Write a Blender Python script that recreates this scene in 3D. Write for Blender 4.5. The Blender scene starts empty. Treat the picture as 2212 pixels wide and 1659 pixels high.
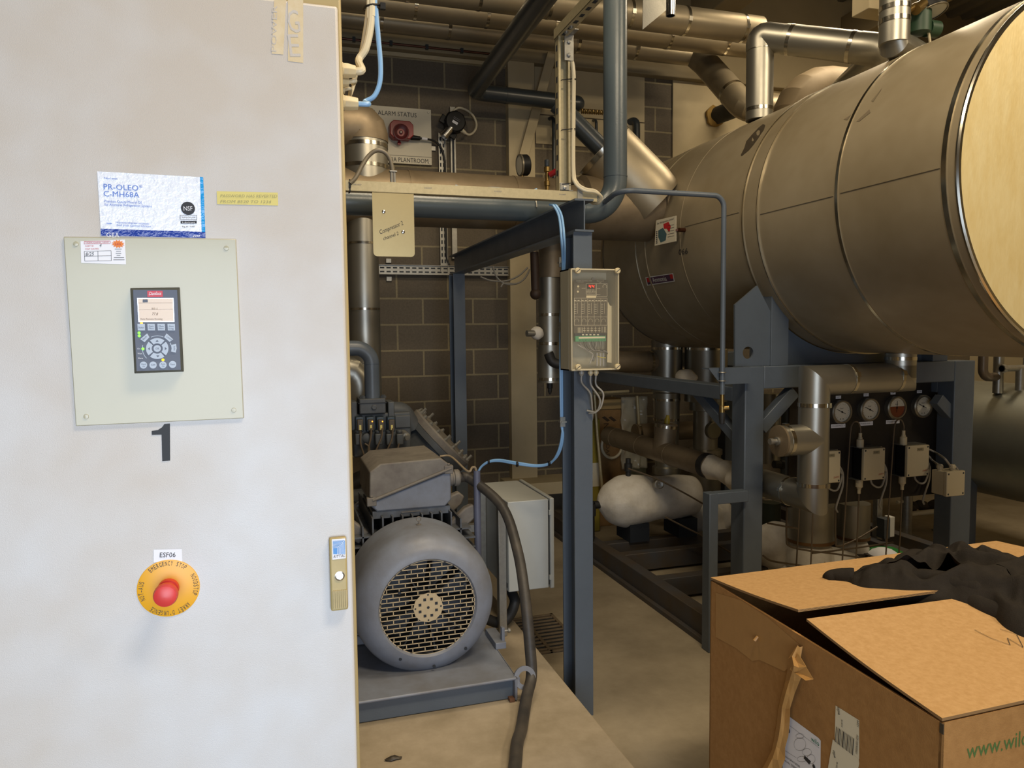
import bpy, bmesh, math, random
from mathutils import Vector, Matrix, noise
random.seed(7)
C = bpy.context.scene.collection
V = Vector
PI = math.pi
# ---------------------------------------------------------------- camera
FPX = 1610.0
YAW, PITCH, ROLL = math.radians(17.3), math.radians(4.0), math.radians(0.6)
CAM = V((0, 0, 1.65))
_F = V((math.sin(YAW)*math.cos(PITCH), math.cos(YAW)*math.cos(PITCH), -math.sin(PITCH)))
_R0 = V((math.cos(YAW), -math.sin(YAW), 0))
_U0 = _R0.cross(_F)
_U = _U0*math.cos(ROLL) + _R0*math.sin(ROLL)
_R = _R0*math.cos(ROLL) - _U0*math.sin(ROLL)

def P(px, py, X=None, Y=None, Z=None, D=None):
    """a photo measurement turned into a place in the room, on a known plane or at a known depth"""
    d = _R*((px-1106.0)/FPX) + _U*((829.5-py)/FPX) + _F
    if X is not None: t = (X-CAM.x)/d.x
    elif Y is not None: t = (Y-CAM.y)/d.y
    elif Z is not None: t = (Z-CAM.z)/d.z
    else: t = D
    return CAM + d*t

cd = bpy.data.cameras.new('camera'); cam = bpy.data.objects.new('camera', cd); C.objects.link(cam)
cd.sensor_width = 36; cd.lens = 36*FPX/2212; cd.clip_start = .02
M3 = Matrix((_R, _U, -_F)).transposed()
cam.matrix_world = Matrix.Translation(CAM) @ M3.to_4x4()
sc = bpy.context.scene; sc.camera = cam
sc.view_settings.view_transform = 'Standard'; sc.view_settings.look = 'None'
sc.view_settings.gamma = 1; sc.view_settings.use_curve_mapping = False

# ---------------------------------------------------------------- materials
def lin(c):
    if isinstance(c, str): c = tuple(int(c[i:i+2], 16) for i in (0, 2, 4))
    return tuple((x/255/12.92 if x/255 <= .04045 else ((x/255+.055)/1.055)**2.4) for x in c) + (1,)
MATS = {}
def mat(name, col, rough=.5, metal=0, var=.0, vscale=6, bump=0, bscale=60, col2=None, spec=.5, emit=0, alpha=1, trans=0, stretch=None, coat=0, detail=4):
    m = bpy.data.materials.new(name); m.use_nodes = True; MATS[name] = m
    nt = m.node_tree; N = nt.nodes; L = nt.links; b = N['Principled BSDF']
    c = lin(col); b.inputs['Base Color'].default_value = c
    b.inputs['Roughness'].default_value = rough; b.inputs['Metallic'].default_value = metal
    b.inputs['Specular IOR Level'].default_value = spec
    if coat: b.inputs['Coat Weight'].default_value = coat; b.inputs['Coat Roughness'].default_value = .15
    if emit: b.inputs['Emission Color'].default_value = c; b.inputs['Emission Strength'].default_value = emit
    if alpha < 1: b.inputs['Alpha'].default_value = alpha
    if trans: b.inputs['Transmission Weight'].default_value = trans
    co = None
    def coord():
        g = N.new('ShaderNodeNewGeometry')
        if stretch:
            mp = N.new('ShaderNodeMapping'); mp.inputs['Scale'].default_value = stretch
            L.new(g.outputs['Position'], mp.inputs['Vector']); return mp.outputs['Vector']
        return g.outputs['Position']
    if var:
        co = coord()
        n = N.new('ShaderNodeTexNoise'); n.inputs['Scale'].default_value = vscale; n.inputs['Detail'].default_value = detail
        n.inputs['Roughness'].default_value = .65
        L.new(co, n.inputs['Vector'])
        r = N.new('ShaderNodeValToRGB'); r.color_ramp.elements[0].position = .35; r.color_ramp.elements[1].position = .68
        c2 = lin(col2) if col2 else tuple(x*(1-var) for x in c[:3])+(1,)
        r.color_ramp.elements[0].color = c2; r.color_ramp.elements[1].color = c
        L.new(n.outputs['Fac'], r.inputs['Fac']); L.new(r.outputs['Color'], b.inputs['Base Color'])
        rr = N.new('ShaderNodeMapRange'); rr.inputs['To Min'].default_value = min(1, rough*1.25); rr.inputs['To Max'].default_value = rough*.85
        L.new(n.outputs['Fac'], rr.inputs['Value']); L.new(rr.outputs['Result'], b.inputs['Roughness'])
    if bump:
        co = co or coord()
        n2 = N.new('ShaderNodeTexNoise'); n2.inputs['Scale'].default_value = bscale; n2.inputs['Detail'].default_value = 2
        L.new(co, n2.inputs['Vector'])
        bp = N.new('ShaderNodeBump'); bp.inputs['Strength'].default_value = bump; bp.inputs['Distance'].default_value = .004
        L.new(n2.outputs['Fac'], bp.inputs['Height']); L.new(bp.outputs['Normal'], b.inputs['Normal'])
    return m

# ---------------------------------------------------------------- mesh builder
class MB:
    def __init__(s): s.bm = bmesh.new(); s.ms = []; s.cur = 0
    def use(s, m):
        if m not in s.ms: s.ms.append(m)
        s.cur = s.ms.index(m); return s
    def face(s, vs):
        try: f = s.bm.faces.new(vs); f.material_index = s.cur; return f
        except ValueError: return None
    def poly(s, pts): return s.face([s.bm.verts.new(p) for p in pts])
    def box(s, x0, x1, y0, y1, z0, z1): return s.obox(V(((x0+x1)/2, (y0+y1)/2, (z0+z1)/2)), V((1,0,0)), V((0,1,0)), V((0,0,1)), abs(x1-x0), abs(y1-y0), abs(z1-z0))
    def obox(s, c, a, b, n, la, lb, ln):
        v = [s.bm.verts.new(c + a*(i*la/2) + b*(j*lb/2) + n*(k*ln/2)) for i in (-1,1) for j in (-1,1) for k in (-1,1)]
        for q in ((0,1,3,2),(4,6,7,5),(0,4,5,1),(2,3,7,6),(0,2,6,4),(1,5,7,3)): s.face([v[i] for i in q])
        return s
    def prism(s, pts, ext):
        """polygon pts (3D) extruded by vector ext"""
        a = [s.bm.verts.new(V(p)) for p in pts]; b = [s.bm.verts.new(V(p)+ext) for p in pts]; n = len(a)
        s.face(a); s.face(b[::-1])
        for i in range(n): s.face([a[i], b[i], b[(i+1)%n], a[(i+1)%n]])
        return s
    def ring(s, c, n, r, seg, ref=None, sq=None):
        n = n.normalized(); ref = ref or (V((0,0,1)) if abs(n.z) < .9 else V((1,0,0)))
        a = n.cross(ref).normalized(); b = n.cross(a)
        return [s.bm.verts.new(c + a*(r*math.cos(2*PI*i/seg)) + b*(r*math.sin(2*PI*i/seg))) for i in range(seg)]
    def bridge(s, r0, r1):
        n = len(r0)
        for i in range(n): s.face([r0[i], r0[(i+1)%n], r1[(i+1)%n], r1[i]])
    def cyl(s, p0, p1, r, r1=None, seg=32, caps=True):
        p0, p1 = V(p0), V(p1); r1 = r if r1 is None else r1; d = p1-p0
        a = s.ring(p0, d, r, seg); b = s.ring(p1, d, r1, seg); s.bridge(a, b)
        if caps: s.face(a[::-1]); s.face(b)
        return s
    def lathe(s, o, axis, prof, seg=48, cap0=True, cap1=True):
        o = V(o); axis = V(axis).normalized(); rs = []
        for r, h in prof: rs.append(s.ring(o+axis*h, axis, max(r, 1e-4), seg))
        for a, b in zip(rs, rs[1:]): s.bridge(a, b)
        if cap0: s.face(rs[0][::-1])
        if cap1: s.face(rs[-1])
        return s
    def tube(s, pts, r, seg=14, caps=True, closed=False):
        pts = [V(p) for p in pts]; n = len(pts)
        rad = r if isinstance(r, (list, tuple)) else [r]*n
        T = []
        for i in range(n):
            if closed: t = pts[(i+1)%n]-pts[i-1]
            else: t = pts[min(i+1, n-1)]-pts[max(i-1, 0)]
            T.append(t.normalized())
        ref = V((0,0,1)) if abs(T[0].z) < .9 else V((1,0,0))
        a = T[0].cross(ref).normalized(); rings = []
        for i in range(n):
            a = (a - T[i]*a.dot(T[i])).normalized(); b = T[i].cross(a)
            rings.append([s.bm.verts.new(pts[i]+a*(rad[i]*math.cos(2*PI*k/seg))+b*(rad[i]*math.sin(2*PI*k/seg))) for k in range(seg)])
        for p, q in zip(rings, rings[1:]): s.bridge(p, q)
        if closed: s.bridge(rings[-1], rings[0])
        elif caps: s.face(rings[0][::-1]); s.face(rings[-1])
        return s
    def ball(s, c, r, seg=20, rings=12, sc=(1,1,1)):
        c = V(c); prev = None
        top = s.bm.verts.new(c+V((0,0,r*sc[2]))); bot = s.bm.verts.new(c-V((0,0,r*sc[2]))); R_ = []
        for i in range(1, rings):
            t = PI*i/rings
            R_.append([s.bm.verts.new(c+V((r*sc[0]*math.sin(t)*math.cos(2*PI*k/seg), r*sc[1]*math.sin(t)*math.sin(2*PI*k/seg), r*sc[2]*math.cos(t)))) for k in range(seg)])
        for k in range(seg):
            s.face([top, R_[0][k], R_[0][(k+1)%seg]]); s.face([bot, R_[-1][(k+1)%seg], R_[-1][k]])
        for a, b in zip(R_, R_[1:]):
            for k in range(seg): s.face([a[k], b[k], b[(k+1)%seg], a[(k+1)%seg]])
        return s
    def disc(s, c, n, r, seg=32): 
        f = s.ring(V(c), V(n), r, seg); return s.face(f)
    def annulus(s, c, n, r0, r1, seg=32):
        s.bridge(s.ring(V(c), V(n), r0, seg), s.ring(V(c), V(n), r1, seg)); return s
    def line(s, p, q, w, n):
        p, q = V(p), V(q); t = (q-p).cross(V(n)).normalized()*(w/2)
        s.poly([p-t, q-t, q+t, p+t]); return s
    def text(s, txt, p0, p1, h, n, shear=0, hgap=None):
        """lettering from p0 to p1 (baseline), cap height h, facing n"""
        p0, p1, n = V(p0), V(p1), V(n).normalized()
        x = (p1-p0); W = x.length; x.normalize(); y = n.cross(x).normalized()
        cu = bpy.data.curves.new('t', 'FONT'); cu.body = txt; cu.resolution_u = 2; cu.shear = shear
        o = bpy.data.objects.new('t', cu); me = o.to_mesh()
        if len(me.vertices):
            xs = [v.co.x for v in me.vertices]; w = max(xs)-min(xs) or 1; x0 = min(xs); capH = .69
            vs = [s.bm.verts.new(p0 + x*((v.co.x-x0)/w*W) + y*(v.co.y/capH*h)) for v in me.vertices]
            for p in me.polygons: s.face([vs[i] for i in p.vertices])
        o.to_mesh_clear(); bpy.data.objects.remove(o); bpy.data.curves.remove(cu)
        return s

WL = {}
def wl(o): return WL.get(o.name, V((0,0,0)))
def thing(name, label, cat, loc=(0,0,0), group=None):
    o = bpy.data.objects.new(name, None); C.objects.link(o); o.location = loc; o.empty_display_size = .05
    o['label'] = label; o['category'] = cat
    if group: o['group'] = group
    WL[o.name] = V(loc); return o
def obj(name, mb, m=None, parent=None, smooth=35, bev=0, label=None, cat=None, group=None, kind=None, segs=2, recalc=True):
    bm = mb.bm
    if recalc: bmesh.ops.recalc_face_normals(bm, faces=bm.faces)
    if parent is not None: off = wl(parent)
    else:
        xs = [v.co for v in bm.verts]
        off = V(((min(v.x for v in xs)+max(v.x for v in xs))/2, (min(v.y for v in xs)+max(v.y for v in xs))/2, min(v.z for v in xs)))
        if kind == 'structure': off = V((0,0,0))
    for v in bm.verts: v.co -= off
    me = bpy.data.meshes.new(name); bm.to_mesh(me); bm.free()
    for x in (mb.ms if mb.ms else [m]): me.materials.append(x)
    if smooth:
        me.polygons.foreach_set('use_smooth', [True]*len(me.polygons)); me.set_sharp_from_angle(angle=math.radians(smooth))
    o = bpy.data.objects.new(name, me); C.objects.link(o)
    if parent is not None: o.parent = parent; WL[o.name] = off
    else: o.location = off; WL[o.name] = off
    if bev:
        b = o.modifiers.new('edge', 'BEVEL'); b.width = bev; b.segments = segs; b.limit_method = 'ANGLE'; b.angle_limit = math.radians(40)
    if label: o['label'] = label
    if cat: o['category'] = cat
    if group: o['group'] = group
    if kind: o['kind'] = kind
    return o
def struct(name, mb, m=None, parent=None, **k):
    return obj(name, mb, m, parent, kind='structure' , **k)
def fillet(pts, r, n=8):
    pts = [V(p) for p in pts]; out = [pts[0]]
    for i in range(1, len(pts)-1):
        a, b, c = pts[i-1], pts[i], pts[i+1]; rr = r[i-1] if isinstance(r, (list, tuple)) else r
        u = (a-b).normalized(); w = (c-b).normalized(); ang = u.angle(w)
        if ang > PI-.02 or rr <= 0: out.append(b); continue
        d = min(rr/math.tan(ang/2), (a-b).length*.49, (c-b).length*.49); rr = d*math.tan(ang/2)
        cen = b + (u+w).normalized()*(rr/math.sin(ang/2)); s0 = b+u*d-cen; s1 = b+w*d-cen; tot = s0.angle(s1)
        for k in range(n+1):
            t = k/n; out.append(cen + (s0*math.sin((1-t)*tot)+s1*math.sin(t*tot))/math.sin(tot))
    out.append(pts[-1]); return out
def spline(pts, n=8):
    pts = [V(p) for p in pts]; out = []; q = [pts[0]*2-pts[1]]+pts+[pts[-1]*2-pts[-2]]
    for i in range(1, len(q)-2):
        a, b, c, d = q[i-1:i+3]
        for k in range(n):
            t = k/n; out.append(.5*((2*b)+(c-a)*t+(2*a-5*b+4*c-d)*t*t+(3*b-a-3*c+d)*t**3))
    out.append(pts[-1]); return out
def lerp(a, b, t): return a+(b-a)*t
def band(root, c, n, r, w=.018, m=None, name='band', th=.0025, clip=None):
    n = V(n).normalized(); mb = MB()
    mb.lathe(V(c)-n*w/2, n, [(r, 0), (r+th, 0), (r+th, w), (r, w)], 40, False, False)
    if clip is not None:
        cdir = V(clip); mb.obox(V(c)+cdir*(r+th+.003), n, cdir.cross(n), cdir, w*1.25, w*1.4, .008)
    return obj(name, mb, m or MATS['steel_band'], root)
def displace(o, amp, scale, seed=0):
    for v in o.data.vertices:
        p = (v.co+wl(o))*scale + V((seed, seed*1.7, 0))
        v.co += v.normal*amp*noise.noise(p)
m_cab = mat('cabinet_paint', 'cbcccd', .40, 0, .10, 1.7, .13, 760, col2='bdb4a8')
m_cabwarm = mat('beige_warm_lit', 'a89568', .45)  # beige body, with the golden warm light on its edge put into the colour
m_plate = mat('panel_plate_paint', 'b0ac94', .16, 0, .03, 5)
m_white = mat('white_plastic', 'd9d8d0', .4)
m_paper = mat('paper', 'e6e6ea', .55)
m_vinyl = mat('glossy_vinyl', 'e4e9f2', .14, 0, 0, bump=.5, bscale=130)
m_blueink = mat('blue_ink', '4f74c4', .4)
m_dkblue = mat('dark_blue_ink', '1f3a93', .2, bump=.4, bscale=130)
m_cyan = mat('light_blue_ink', '1f95d6', .2, bump=.4, bscale=130)
m_black = mat('black_plastic', '161616', .45, spec=.3)
m_ink = mat('black_ink', '26262a', .6)
m_greyink = mat('grey_ink', '6d6d72', .6)
m_pencil = mat('faint_pen', '9a9468', .7)
m_redink = mat('red_ink', 'b01820', .4)
m_orange = mat('orange_ink', 'e07a1e', .5)
m_tape = mat('yellow_tape', 'cfc06a', .45)
m_bezel = mat('keypad_bezel', '2c2d2e', .35)
m_keyface = mat('keypad_face', '4c5261', .45)
m_key = mat('key_grey', 'a9b4c1', .4)
m_lcd = mat('keypad_screen', 'b08b52', .12, coat=1)
m_led_g = mat('led_green', '6cff3a', .4, emit=2.2)
m_led_y = mat('led_yellow', 'ffc416', .4, emit=2.2)
m_led_o = mat('led_orange', 'ff9a2a', .4, emit=2.0)
m_led_r = mat('led_red', 'ff2418', .4, emit=3.0)
m_yellow = mat('stop_yellow', 'e2a414', .38)
m_stopred = mat('stop_red', 'cf3a36', .35)
m_chrome = mat('chrome', 'c8c8c8', .18, 1)
m_steel_band = mat('steel_band', 'c9c4b6', .2, 1)
m_clad = mat('aluminium_cladding', 'aaa79c', .36, .9, .12, 3, .05, 300)
m_clad_dusty = mat('dusty_cladding', '8f8069', .5, .55, .2, 4, .05, 200, col2='7b6c55')
m_clad_mid = mat('ceiling_cladding', 'a89c84', .42, .7, .14, 3)
m_dullclad = mat('dull_cladding', '7d6d52', .6, .2, .15, 4)
m_tank = mat('tank_steel', 'a3977f', .46, .38, .22, 1.6, .04, 90, col2='8d8066', stretch=(1.6, .8, .8))
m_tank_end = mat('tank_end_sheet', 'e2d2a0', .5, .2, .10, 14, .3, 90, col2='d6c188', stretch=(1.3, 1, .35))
m_oil = mat('oil_stain', '3d352a', .5)
m_galv = mat('galvanised', 'a9a79f', .42, .8, .16, 40)
m_strut = mat('cream_channel', 'b9ad8a', .45, .45, .14, 60)
m_blue = mat('blue_grey_paint', '545d67', .38, 0, .10, 7, .12, 160)
m_bluedk = mat('slate_pipe_paint', '4b555a', .3, 0, .08, 8, .08, 120)
m_darkpipe = mat('dark_pipe_paint', '343a3e', .3, 0, .08, 8, .08, 120)
m_motor = mat('motor_grey_paint', '7d8492', .42, 0, .14, 5, .1, 200, col2='6e7076')
m_motordust = mat('dusty_motor_paint', '7d786f', .6, 0, .2, 9, col2='66605a')
m_fins = mat('motor_fin_paint', '5c626c', .5, 0, .25, 18, col2='4a4b4c')
m_mesh = mat('grille_metal', 'c0ae8c', .5, .1, .1, 30)
m_hollow = mat('dark_hollow', '20262e', .7)
m_enclosure = mat('enclosure_paint', 'b5b8b4', .4, 0, .10, 3)
m_compr = mat('compressor_paint', '4d5255', .5, 0, .2, 6, col2='3f4143')
m_rubber = mat('black_rubber', '242424', .55, 0, .2, 20)
m_conduit = mat('dusty_conduit', '4a443c', .5, 0, .35, 9, col2='2f2d2b')
m_cable_w = mat('white_cable', 'cfc3a4', .4)
m_cable_b = mat('blue_cable', '7ea8d0', .38)
m_cable_g = mat('grey_cable', '8f8b82', .45)
m_gland = mat('cream_gland', 'c9b992', .45)
m_brass = mat('brass', '8f7748', .35, .9)
m_red = mat('red_plastic', '8c1c22', .35)
m_darkred = mat('dark_red_plastic', '561014', .45)
m_sign = mat('sign_white', 'c9c2ad', .4)
m_tagplate = mat('tag_alloy', 'b9a87c', .34, .75, .08, 8)
m_foam = mat('white_foam', 'e4dfd4', .75, 0, .12, 8, .5, 45, col2='cfc8ba')
m_plastic_clear = mat('clear_lid', 'efe6cc', .06, alpha=.05)
m_boxgrey = mat('controller_grey', 'a39c85', .45)
m_board = mat('circuit_face', '4a4234', .5)
m_print = mat('pale_print', 'cfc2a2', .5)
m_green = mat('terminal_green', '3f8a5c', .45)
m_greenbag = mat('green_bag', '2f7a3a', .4)
m_panelblack = mat('gauge_board', '211c17', .55, 0, .2, 12)
m_dial = mat('dial_white', 'c4bfae', .35)
m_dialbrown = mat('dial_brown', '6e3018', .35)
m_gaugerim = mat('gauge_rim', '8b8474', .35, .7)
m_trans = mat('transmitter_plastic', 'b9ad90', .5)
m_tubecap = mat('capillary', '6f6354', .4, .5)
m_card = mat('cardboard', 'bd9766', .8, 0, .10, 60, .15, 300, col2='b08a58')
m_cardshade = mat('cardboard_shaded', 'a87c46', .8, 0, .10, 40, .15, 300, col2='9c713d')  # same cardboard, darkened: shade on the box sides is in the colour
m_cardedge = mat('cardboard_edge', '8a6a42', .85)
m_kraft = mat('kraft_tape', 'b0854c', .32, 0, .08, 30)
m_carddark = mat('brown_carton', '8a6a40', .8, 0, .15, 30)
m_cloth = mat('black_fleece', '2b2723', .95, 0, .2, 25, .4, 350, spec=.15)
m_wilogreen = mat('green_ink', '0f7a5c', .5)
m_wilofaded = mat('green_print', '4c6b34', .8)
m_bluetank = mat('right_vessel_steel', 'a3a59c', .38, .8, .14, 3, .05, 80)
m_copper = mat('copper', '4d2c1d', .4, .6)
m_pale = mat('pale_plaster', 'bdae8c', .7, 0, .1, 3)
m_soffit = mat('soffit_paint', '8d8064', .75, 0, .1, 2)
m_deck = mat('roof_deck', '7d7a72', .45, .5)
m_earth = mat('earth_wire', 'b9a83c', .45)
m_earthg = mat('earth_wire_green', '3f6e3a', .45)
m_wrap = mat('clear_wrap', 'cfc9b4', .12, alpha=.4)

# block wall with real course spacing
def block_wall(name, x0, z0):
    m = bpy.data.materials.new(name); m.use_nodes = True; nt = m.node_tree; N = nt.nodes; L = nt.links; b = N['Principled BSDF']
    g = N.new('ShaderNodeNewGeometry'); sp = N.new('ShaderNodeSeparateXYZ'); cb = N.new('ShaderNodeCombineXYZ')
    L.new(g.outputs['Position'], sp.inputs[0])
    ax = N.new('ShaderNodeMath'); ax.operation = 'ADD'; L.new(sp.outputs['X'], ax.inputs[0]); L.new(sp.outputs['Y'], ax.inputs[1])
    s1 = N.new('ShaderNodeMath'); s1.operation = 'SUBTRACT'; L.new(ax.outputs[0], s1.inputs[0]); s1.inputs[1].default_value = x0
    s2 = N.new('ShaderNodeMath'); s2.operation = 'SUBTRACT'; L.new(sp.outputs['Z'], s2.inputs[0]); s2.inputs[1].default_value = z0
    L.new(s1.outputs[0], cb.inputs['X']); L.new(s2.outputs[0], cb.inputs['Y'])
    t = N.new('ShaderNodeTexBrick'); t.offset = .5; t.inputs['Scale'].default_value = 1
    t.inputs['Brick Width'].default_value = .45; t.inputs['Row Height'].default_value = .225
    t.inputs['Mortar Size'].default_value = .009; t.inputs['Mortar Smooth'].default_value = .2
    t.inputs['Color1'].default_value = lin('675d4d'); t.inputs['Color2'].default_value = lin('5c5346'); t.inputs['Mortar'].default_value = lin('8d8266')
    L.new(cb.outputs[0], t.inputs['Vector'])
    n = N.new('ShaderNodeTexNoise'); n.inputs['Scale'].default_value = 70; n.inputs['Detail'].default_value = 6
    L.new(g.outputs['Position'], n.inputs['Vector'])
    mx = N.new('ShaderNodeMix'); mx.data_type = 'RGBA'; mx.blend_type = 'OVERLAY'; mx.inputs['Factor'].default_value = .3
    L.new(t.outputs['Color'], mx.inputs['A']); L.new(n.outputs['Fac'], mx.inputs['B']); L.new(mx.outputs['Result'], b.inputs['Base Color'])
    b.inputs['Roughness'].default_value = .75
    bp = N.new('ShaderNodeBump'); bp.inputs['Strength'].default_value = .5; bp.inputs['Distance'].default_value = .006; bp.invert = True
    L.new(t.outputs['Fac'], bp.inputs['Height']); L.new(bp.outputs['Normal'], b.inputs['Normal'])
    return m
YW = 6.46
_c = P(904.5, 187, Y=YW)
m_block = block_wall('concrete_block', _c.x + YW - 10*.45, _c.z - 20*.225)
m_blockside = block_wall('concrete_block_side', 0.1, 0)
m_floor = mat('concrete_floor', 'a1957f', .6, 0, .3, 2.6, .15, 40, col2='857a66', detail=8)
m_plinth = mat('plinth_concrete', 'aea08a', .65, 0, .28, 4.5, .15, 50, col2='93866f', detail=9)
# ------------------------------------------------------------ the room
XL, XR, YF, ZC = -3.4, 7.4, -1.9, 4.95
ZF = -.10
b = MB(); b.box(XL, XR, YF, YW, ZF-.1, ZF); struct('floor', b, m_floor, smooth=0)
XE = P(1345, 1625, Z=.1).x; YE = 2.22
b = MB(); b.box(XL+.005, XE, YE, YW-.6, ZF, .1); struct('floor_plinth', b, m_plinth, smooth=0, bev=.006)
ZW = P(900, 119, Y=YW).z
b = MB(); b.box(XL, XR, YW, YW+.2, ZF, ZC); struct('wall_back', b, m_block, smooth=0)
b = MB(); b.box(XL-.2, XL, YF, YW+.2, ZF, ZC); struct('wall_left', b, m_blockside, smooth=0)
b = MB(); b.box(XR, XR+.2, YF, YW+.2, ZF, ZC); struct('wall_right', b, m_pale, smooth=0)
b = MB(); b.box(XL-.2, -1.5, YF-.2, YF, ZF, ZC); b.box(1.3, XR+.2, YF-.2, YF, ZF, ZC); b.box(-1.5, 1.3, YF-.2, YF, 2.6, ZC)
struct('wall_front', b, m_blockside, smooth=0)
b = MB(); b.box(XL-.2, XR+.2, YF-.2, YW+.2, ZC, ZC+.1)
for i in range(54):
    x = XL + i*.2
    b.prism([(x, YF, ZC), (x+.03, YF, ZC-.045), (x+.09, YF, ZC-.045), (x+.12, YF, ZC)], V((0, YW-YF, 0)))
struct('ceiling', b, m_deck, smooth=0)
# painted concrete beam over the block wall, with copper conductor and conduit along its foot
b = MB(); b.box(XL, XR, YW-.10, YW, ZW, ZC); struct('trim_wall_beam', b, m_soffit, smooth=0, bev=.01)
t = thing('copper_earth_strip', 'thin copper strip clipped along the foot of the wall beam', 'cable', (0, YW-.02, ZW-.02))
x0, x1 = P(722, 101, Y=YW-.02).x, P(1100, 140, Y=YW-.02).x
b = MB(); b.cyl((x0-.8, YW-.115, ZW+.03), (x1, YW-.115, ZW+.03), .010, seg=8); obj('conductor', b, m_copper, t)
b = MB(); b.box(x0-.8, x1, YW-.03, YW-.005, ZW-.035, ZW-.003); obj('batten', b, m_pale, t)
for i in range(5):
    x = lerp(x0, x1, .1+.2*i); b = MB(); b.box(x-.012, x+.012, YW-.13, YW-.1, ZW+.012, ZW+.05); obj('clip', b, m_darkpipe, t)
# pale pilaster, panels and low kerb beam on the back wall
def wallrect(name, l, r, top, bot, d, m, **k):
    a = P(l, 600, Y=YW-d).x; c = P(r, 600, Y=YW-d).x
    zt = P((l+r)/2, top, Y=YW-d).z; zb = P((l+r)/2, bot, Y=YW-d).z
    q = MB(); q.box(a, c, YW-d, YW-.001, zb, zt); return struct(name, q, m, smooth=0, bev=.004, **k)
wallrect('trim_pilaster', 1102, 1158, 128, 1062, .09, m_pale)
wallrect('trim_panel_upper', 1158, 1392, 148, 255, .012, m_pale)
wallrect('trim_panel_lower', 1160, 1392, 257, 318, .015, m_pale)
wallrect('trim_panel_side', 1452, 2300, 182, 560, .02, m_pale)
wallrect('trim_kerb_beam', 1100, 1330, 1040, 1066, .35, m_pale)
# sloping roof beams at the upper right
def beam3(name, a, c, w, h, m):
    a, c = V(a), V(c); d = (c-a).normalized(); s = d.cross(V((0,0,1))).normalized(); u = s.cross(d)
    q = MB(); q.obox((a+c)/2, d, s, u, (c-a).length, w, h); return struct(name, q, m, smooth=0, bev=.01)
beam3('trim_roof_beam', (3.9, YW-.1, 4.62), (3.9, -.6, 4.80), .26, .28, m_soffit)
beam3('trim_roof_beam_far', (5.6, YW-.1, 4.62), (5.6, -.6, 4.80), .26, .28, m_soffit)
beam3('trim_roof_beam_near', (1.9, YW-.1, 4.70), (1.9, 1.6, 4.86), .2, .2, m_soffit)
# ------------------------------------------------------------ control cabinet at the left
YD = 1.32
ND = V((0, -1, 0))
def D_(px, py, off=0.0): return P(px, py, Y=YD-off)
xr = D_(751, 830).x
cab = thing('control_cabinet', 'tall light grey control cabinet filling the left side, black figure 1 on its door', 'cabinet', (-.4, YD+.2, ZF))
q = MB(); q.box(-1.03, xr+.0075, YD+.024, YD+.50, 0, 2.4); obj('body', q, m_cabwarm, cab, bev=.004)
q = MB(); q.box(-1.03, xr, YD+.02, YD+.48, ZF, 0); obj('base_plinth', q, m_black, cab)
q = MB(); q.box(-1.03, xr, YD, YD+.022, .01, D_(724, 12).z); obj('door', q, m_cab, cab, bev=.005, segs=3)
# residue of a removed sticker
q = MB(); q.use(mat('glue_residue', 'c8b48c', .6, 0, .3, 40, col2='d0c0a0'))
q.poly([D_(622, 0, .0006), D_(655, 0, .0006), D_(655, 136, .0006), D_(622, 132, .0006)])
q.poly([D_(592, 0, .0006), D_(618, 0, .0006), D_(612, 118, .0006), D_(587, 116, .0006)])
q.use(m_cab)
q.text('G', D_(625, 70, .001), D_(650, 70, .001), .036, ND); q.text('E', D_(627, 122, .001), D_(650, 122, .001), .036, ND)
q.text('POWER', D_(597, 112, .001), D_(599, 12, .001), .008, ND)
obj('sticker_residue', q, None, cab, smooth=0)
# oil label
q = MB(); q.use(m_vinyl); o1 = .0008
def quad(*pp, off=.0008): q.poly([D_(x, y, off) for x, y in pp])
quad((210, 370), (439, 383), (444, 514), (218, 505))
q.use(m_cyan); quad((432, 382), (439, 383), (444, 514), (436, 514), off=.0011)
q.use(m_dkblue); quad((217.5, 494), (443.5, 501), (444, 514), (218, 509), off=.0014)
q.use(m_blueink)
def tx(s, x0, y0, x1, y1, hpx, off=.0016, shear=0): q.text(s, D_(x0, y0, off), D_(x1, y1, off), hpx*1.25/FPX, ND, shear)
tx('Filled with', 225, 387, 253, 388, 4)
tx('PR-OLEO', 224, 409, 299, 412, 11); tx('®', 301, 406, 308, 406, 6)
tx('C-MH68A', 224, 424, 301, 427, 11)
tx('Premium Quality Mineral Oil', 226, 437, 306, 440, 5)
tx('for Ammonia Refrigeration Systems', 226, 444, 328, 448, 5)
tx('For ammonia refrigeration compressors', 250, 482, 322, 485, 4); tx('food grade approved lubricant', 252, 488, 326, 491, 4)
q.line(D_(230, 482, .0016), D_(241, 483, .0016), .0012, ND)
q.use(m_ink); q.disc(D_(406, 450, .0014), ND, 13.5*1.25/FPX, 40)
for a_, c_ in (((389, 465), (425, 465)), ((389, 474), (425, 475)), ((389, 465), (389, 474)), ((425, 465), (425, 475))): q.line(D_(*a_, .0016), D_(*c_, .0016), .0006, ND)
quad((390, 477), (425, 477), (425, 483), (390, 483), off=.0014)
tx('Nonfood Compounds', 393, 471, 422, 471, 3); tx('Reg. No. 151065', 394, 491, 421, 491, 3)
q.use(m_paper); tx('NSF', 397, 455, 416, 455, 9, .002); tx('Lubricant', 394, 482, 421, 482, 3, .002)
tx('GEA', 230, 512, 258, 513, 9, .002)
for i in range(4): q.line(D_(417+i*4, 512, .002), D_(420+i*4, 508, .002), .0011, ND)
obj('oil_label', q, None, cab, smooth=0, label='glossy white and blue oil label')
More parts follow.
